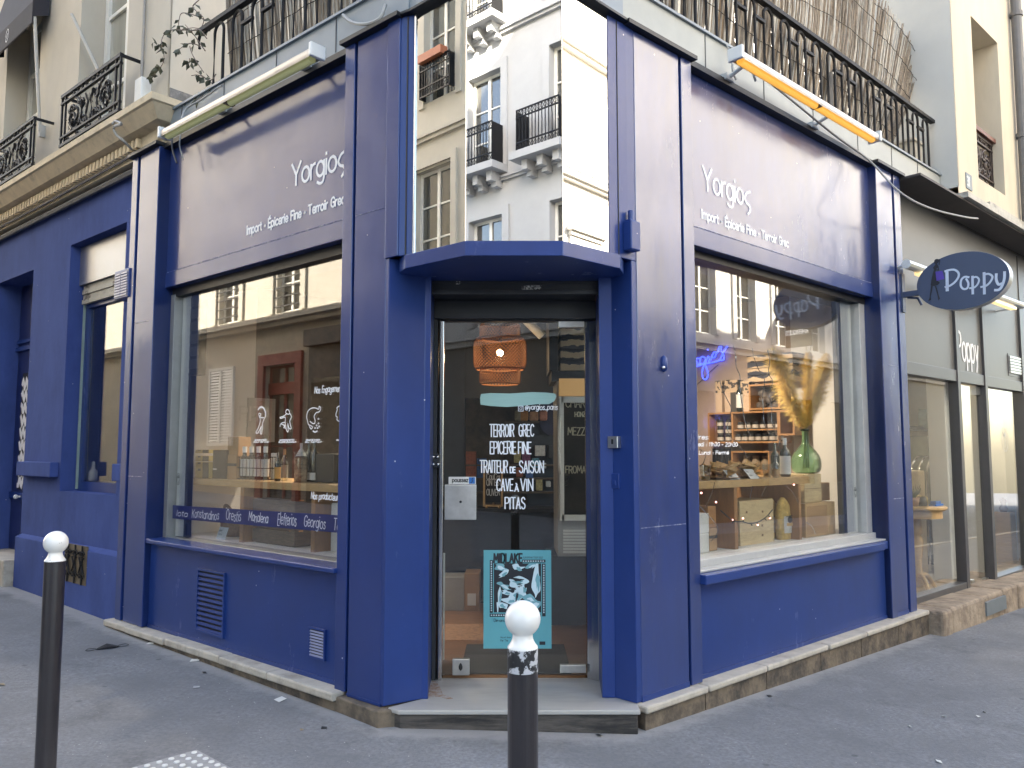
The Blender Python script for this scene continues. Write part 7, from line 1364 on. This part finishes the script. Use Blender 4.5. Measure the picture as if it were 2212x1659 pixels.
A = shelfunit('wide crate shelf of labelled jars on the warmly lit wall', 212, 1042, 1050, 1440, (.63,))
B1 = shelfunit('square crate shelf of wrapped goods above the jar crate', 700, 715, 1062, 1042)
C1 = shelfunit('tall dark crate shelf between the jars and the vase', 1055, 1035, 1235, 1345)
D1 = shelfunit('low crate shelf with cloth bags under the jar crate', 490, 1530, 940, 1770)
a0, a1, z0, z1 = sfit(682, 340, 1215, 715, .26)
for k in range(4):
    h = (z1 - z0) / 4; b = MB(); zz = z0 + k * h; b.box(SW, a0, a1, zz + .003, zz + h - .003, .01, .26); c = SW.P((a0 + a1) / 2, zz, .13); tag(b.build('gift_box', MTN, loc=c, bevel=.003), ('mountain print box on the crate shelf, lowest of four', 'mountain print box on the crate shelf, second from below', 'mountain print box on the crate shelf, second from the top', 'mountain print box on the crate shelf, topmost of four')[k], 'box', 'mountain print boxes behind the pampas')
GLZ = mat('dark jar', (.03, .028, .03), rough=.15, coat=.6); LBL = mat('pale jar label', (.48, .42, .36)); jp_ = None
def sjar(k, z, d=.2):
    global jp_
    p = SW.P(k, z, d)
    if jp_ is None:
        jp_ = thing('jar', 'small dark preserve jar with a pale label in the crate shelf', 'jar', p, SW.rot, 'preserve jars in the crate shelf'); r, h = .034, .075; b = MB(); b.lathe((0, 0, 0), [(r, 0), (r, h * .75), (r * .85, h * .8), (r * .85, h)], 14); lp('body', b, GLZ, jp_, smooth=False); b = MB(); b.lathe((0, 0, 0), [(r * 1.02, h * .15), (r * 1.02, h * .62)], 14, False); lp('label', b, LBL, jp_, smooth=True); b = MB(); b.lathe((0, 0, 0), [(r * .9, h * .82), (r * .9, h * 1.02)], 14); lp('lid', b, BLACK, jp_)
    else: dup(jp_, p)
for row, (n, f0, f1) in enumerate(((7, .03, .6), (6, .04, .56))):
    for i in range(n): sjar(A[0] + (A[1] - A[0]) * (f0 + (f1 - f0) * i / (n - 1)), A[2] + .02 + row * .125)
b = MB(); b.box(SW, A[0] + .02, A[0] + (A[1] - A[0]) * .62, A[2] + .13, A[2] + .143, .012, .25); tag(b.build('inner_shelf', WOODO, loc=SW.P(A[0], A[2] + .13, .1)), 'thin inner shelf holding the upper row of jars', 'shelf')
for i in range(3): sjar(A[0] + (A[1] - A[0]) * .86, A[2] + .02 + i * .078); sjar(A[0] + (A[1] - A[0]) * .74, A[2] + .02 + i * .078)
TILE = bpy.data.materials.new('tile print'); TILE.use_nodes = True; t_ = TILE.node_tree; g_ = t_.nodes.new('ShaderNodeNewGeometry'); vo = t_.nodes.new('ShaderNodeTexVoronoi'); vo.inputs['Scale'].default_value = 32; vo.distance = 'CHEBYCHEV'; t_.links.new(g_.outputs['Position'], vo.inputs['Vector']); rp2 = t_.nodes.new('ShaderNodeValToRGB'); rp2.color_ramp.interpolation = 'CONSTANT'; rp2.color_ramp.elements[0].color = (.05, .04, .04, 1); rp2.color_ramp.elements[1].position = .5; rp2.color_ramp.elements[1].color = (.5, .36, .24, 1); t_.links.new(vo.outputs['Color'], rp2.inputs[0]); t_.links.new(rp2.outputs[0], t_.nodes['Principled BSDF'].inputs['Base Color'])
for i, (x0, x1, y0) in enumerate(((305, 370, 690), (410, 472, 680), (476, 555, 680), (600, 695, 690))):
    a0, a1, z0, z1 = sfit(x0, y0, x1, 1042, .24); t = thing('gift_tube', ('tall tile print bottle box, first on the jar crate', 'tall tile print bottle box, second on the jar crate', 'tall darker tile print bottle box, third on the jar crate', 'tall wide tile print bottle box beside the wine on the jar crate')[i], 'box', SW.P((a0 + a1) / 2, A[3], .18), 0, 'tile print bottle boxes'); b = MB(); b.box(SW, a0, a1, A[3] + .001, z1 - .13, .12, .24); part('body', b, mat('cream tube', (.5, .36, .26)) if i != 2 else DKB, t); b = MB(); b.box(SW, a0 - .001, a1 + .001, z1 - .13, z1, .119, .241); part('printed_top', b, TILE, t)
a0, a1, z0, z1 = sfit(550, 690, 610, 1042, .26); bottle('bottle', 'dark wine bottle between the tile print boxes', SW, (a0 + a1) / 2, .25, A[3] + .001, .036, z1 - A[3], PG, PAP, .12, .55, None)
b = MB(); rf = random.Random(77)
for k in range(26): p = Vector(SW.P(B1[0] + (B1[1] - B1[0]) * rf.uniform(.12, .88), B1[2] + .03 + rf.random() * .16, .12)); b.ball(p, rf.uniform(.02, .045), 5)
tag(b.build('wrapped_sweets', mat('foil wraps', (.12, .10, .09), var=.6, scale=30, rough=.25), loc=SW.P((B1[0] + B1[1]) / 2, B1[2], .12)), 'heap of dark foil wrapped sweets in the square crate shelf', 'sweets')
for i in range(3): 
    k = D1[0] + (D1[1] - D1[0]) * (.25 + .25 * i); b = MB(); b.lathe(SW.P(k, D1[2] + .02, .14), [(.05, 0), (.06, .05), (.03, .11), (.04, .14)], 12); tag(b.build('cloth_sack', mat('cloth sack', (.3, .22, .14), var=.2), loc=SW.P(k, D1[2] + .02, .14)), 'small cloth sack tied at the neck in the low crate shelf', 'sack', 'cloth sacks in the low crate shelf')
for r_ in range(5):
    for c_ in range(3):
        k = SW.uv(*z5(300 + c_ * 75, 1700), .2)[0]; zz = SW.uv(*z5(340, 1815 - r_ * 62), .2)[1]; b = MB(); b.lathe(SW.P(k, zz, .2), [(.033, 0), (.033, .045), (.035, .046), (.035, .06)], 12); tag(b.build('tin', mat('dark tin', (.025, .028, .035), rough=.3, metal=.3), loc=SW.P(k, zz, .2)), 'small dark tin with a grey lid stacked under the jar crate', 'tin', 'dark tins stacked under the jar crate')
b = MB(); k0, k1 = SW.uv(*z5(490, 1700), .2)[0], SW.uv(*z5(270, 1700), .2)[0]; b.box(SW, k0 - .02, k1 + .06, .85, SW.uv(*z5(340, 1815), .2)[1] - .001, .01, .27); b.box(SW, D1[0], D1[1], .85, D1[2] - .001, .01, .26); tag(b.build('low_cabinet', WOODO, loc=SW.P(k0, .85, .1)), 'low wooden cabinet below the crate shelves on the warmly lit wall', 'cabinet')
# neon sign
ne = thing('neon_sign', 'blue neon script sign glowing on the warmly lit wall in the right window', 'neon sign', SW.P(1.6, 1.9, .05)); NE = emis('blue neon', (.03, .06, 1), 1.0, (.1, .15, .8))
def ntube(pts, name='tube'): b = MB(); b.tube(smooth_path([SW.P(*SW.uv(*z5(x, y), .05), .05) for x, y in pts], 5), .0075, 8); part(name, b, NE, ne, smooth=True)
ntube([(-90, 420), (-60, 480), (-20, 440), (30, 430), (55, 420), (75, 470), (100, 510), (115, 430), (60, 430)])
ntube([(175, 420), (140, 405), (112, 440), (125, 490), (160, 480), (185, 430), (165, 500), (140, 580), (150, 660), (190, 670), (210, 600), (180, 500), (210, 400), (225, 440), (215, 470), (240, 440), (265, 375), (260, 410), (285, 415), (305, 370), (285, 350), (270, 375)])
ntube([(305, 370), (330, 340), (345, 290), (370, 290), (365, 330), (400, 400), (390, 445), (360, 440), (380, 380), (430, 290), (440, 292)]); ntube([(62, 525), (160, 495), (260, 475), (360, 445)]); ntube([(207, 312), (207, 330)], 'dot')
b = MB(); b.tube(smooth_path([SW.P(*SW.uv(*z5(x, y), .03), .03) for x, y in ((65, 745), (130, 690), (230, 590), (330, 500))], 4), .004, 4); part('wire', b, BLACK, ne)
nl = bpy.data.lights.new('neon_light', 'POINT'); nl.energy = .4; nl.color = (.1, .15, 1); nl.shadow_soft_size = .1; no_ = bpy.data.objects.new('neon_light', nl); scn.collection.objects.link(no_); no_.location = SW.P(1.6, 1.95, .14)
# fairy lights hanging in the right window
fl = thing('fairy_lights', 'silver wire fairy lights trailing down the right window', 'string lights', R.P(1.6, 2.6, -.26)); b = MB(); vv_ = lambda x, y, zf: R.P(*R.uv(*zf(x, y), -.27), -.27)
for pts in ([(515, 270), (540, 400), (545, 520), (590, 640), (590, 780), (620, 1000), (640, 1130), (680, 1270), (715, 1350)], [(735, 300), (760, 420), (820, 570), (885, 690), (860, 860), (870, 1040), (880, 1200), (940, 1320)], [(920, 330), (945, 450), (930, 600), (980, 700), (940, 850), (970, 1000), (975, 1200), (1060, 1400), (1040, 1500)], [(350, 690), (380, 800), (440, 920), (485, 1040), (440, 1260), (520, 1410), (610, 1500), (680, 1610)]): b.tube(smooth_path([vv_(x, y, z5) for x, y in pts], 5), .0035, 5)
for pts in ([(100, 160), (175, 230), (150, 340), (110, 380), (180, 440), (220, 470)], [(285, 560), (260, 680), (180, 860)], [(95, 830), (180, 920), (300, 1060), (325, 1150), (240, 1270)], [(1130, 600), (1220, 680), (1280, 800)], [(1380, 1040), (1450, 1090), (1490, 1180)], [(740, 610), (715, 760)], [(905, 610), (850, 720)]): b.tube(smooth_path([vv_(x, y, z6) for x, y in pts], 5), .003, 5)
part('silver_wire', b, CHROME, fl); b = MB(); b.tube(smooth_path([vv_(x, y, z6) for x, y in ((360, 900), (440, 970), (520, 1025), (620, 1035), (710, 1055), (800, 1040), (900, 980), (980, 890))], 5), .005, 5)
for x, y, x2, y2 in ((630, 1030, 628, 1000), (720, 1050, 735, 1080), (800, 1035, 803, 1070), (880, 990, 905, 1015), (930, 955, 948, 985), (520, 1025, 500, 1050)): b.tube([vv_(x, y, z6), vv_(x2, y2, z6)], .005, 5)
part('dark_wire', b, BLACK, fl); b = MB()
for x, y in ((130, 690), (305, 800), (500, 1012), (627, 995), (803, 1072), (950, 990), (1235, 592)): b.ball(vv_(x, y, z6), .007, 6)
part('bulb', b, emis('fairy bulb', (1, .4, .35), 1.5), fl)
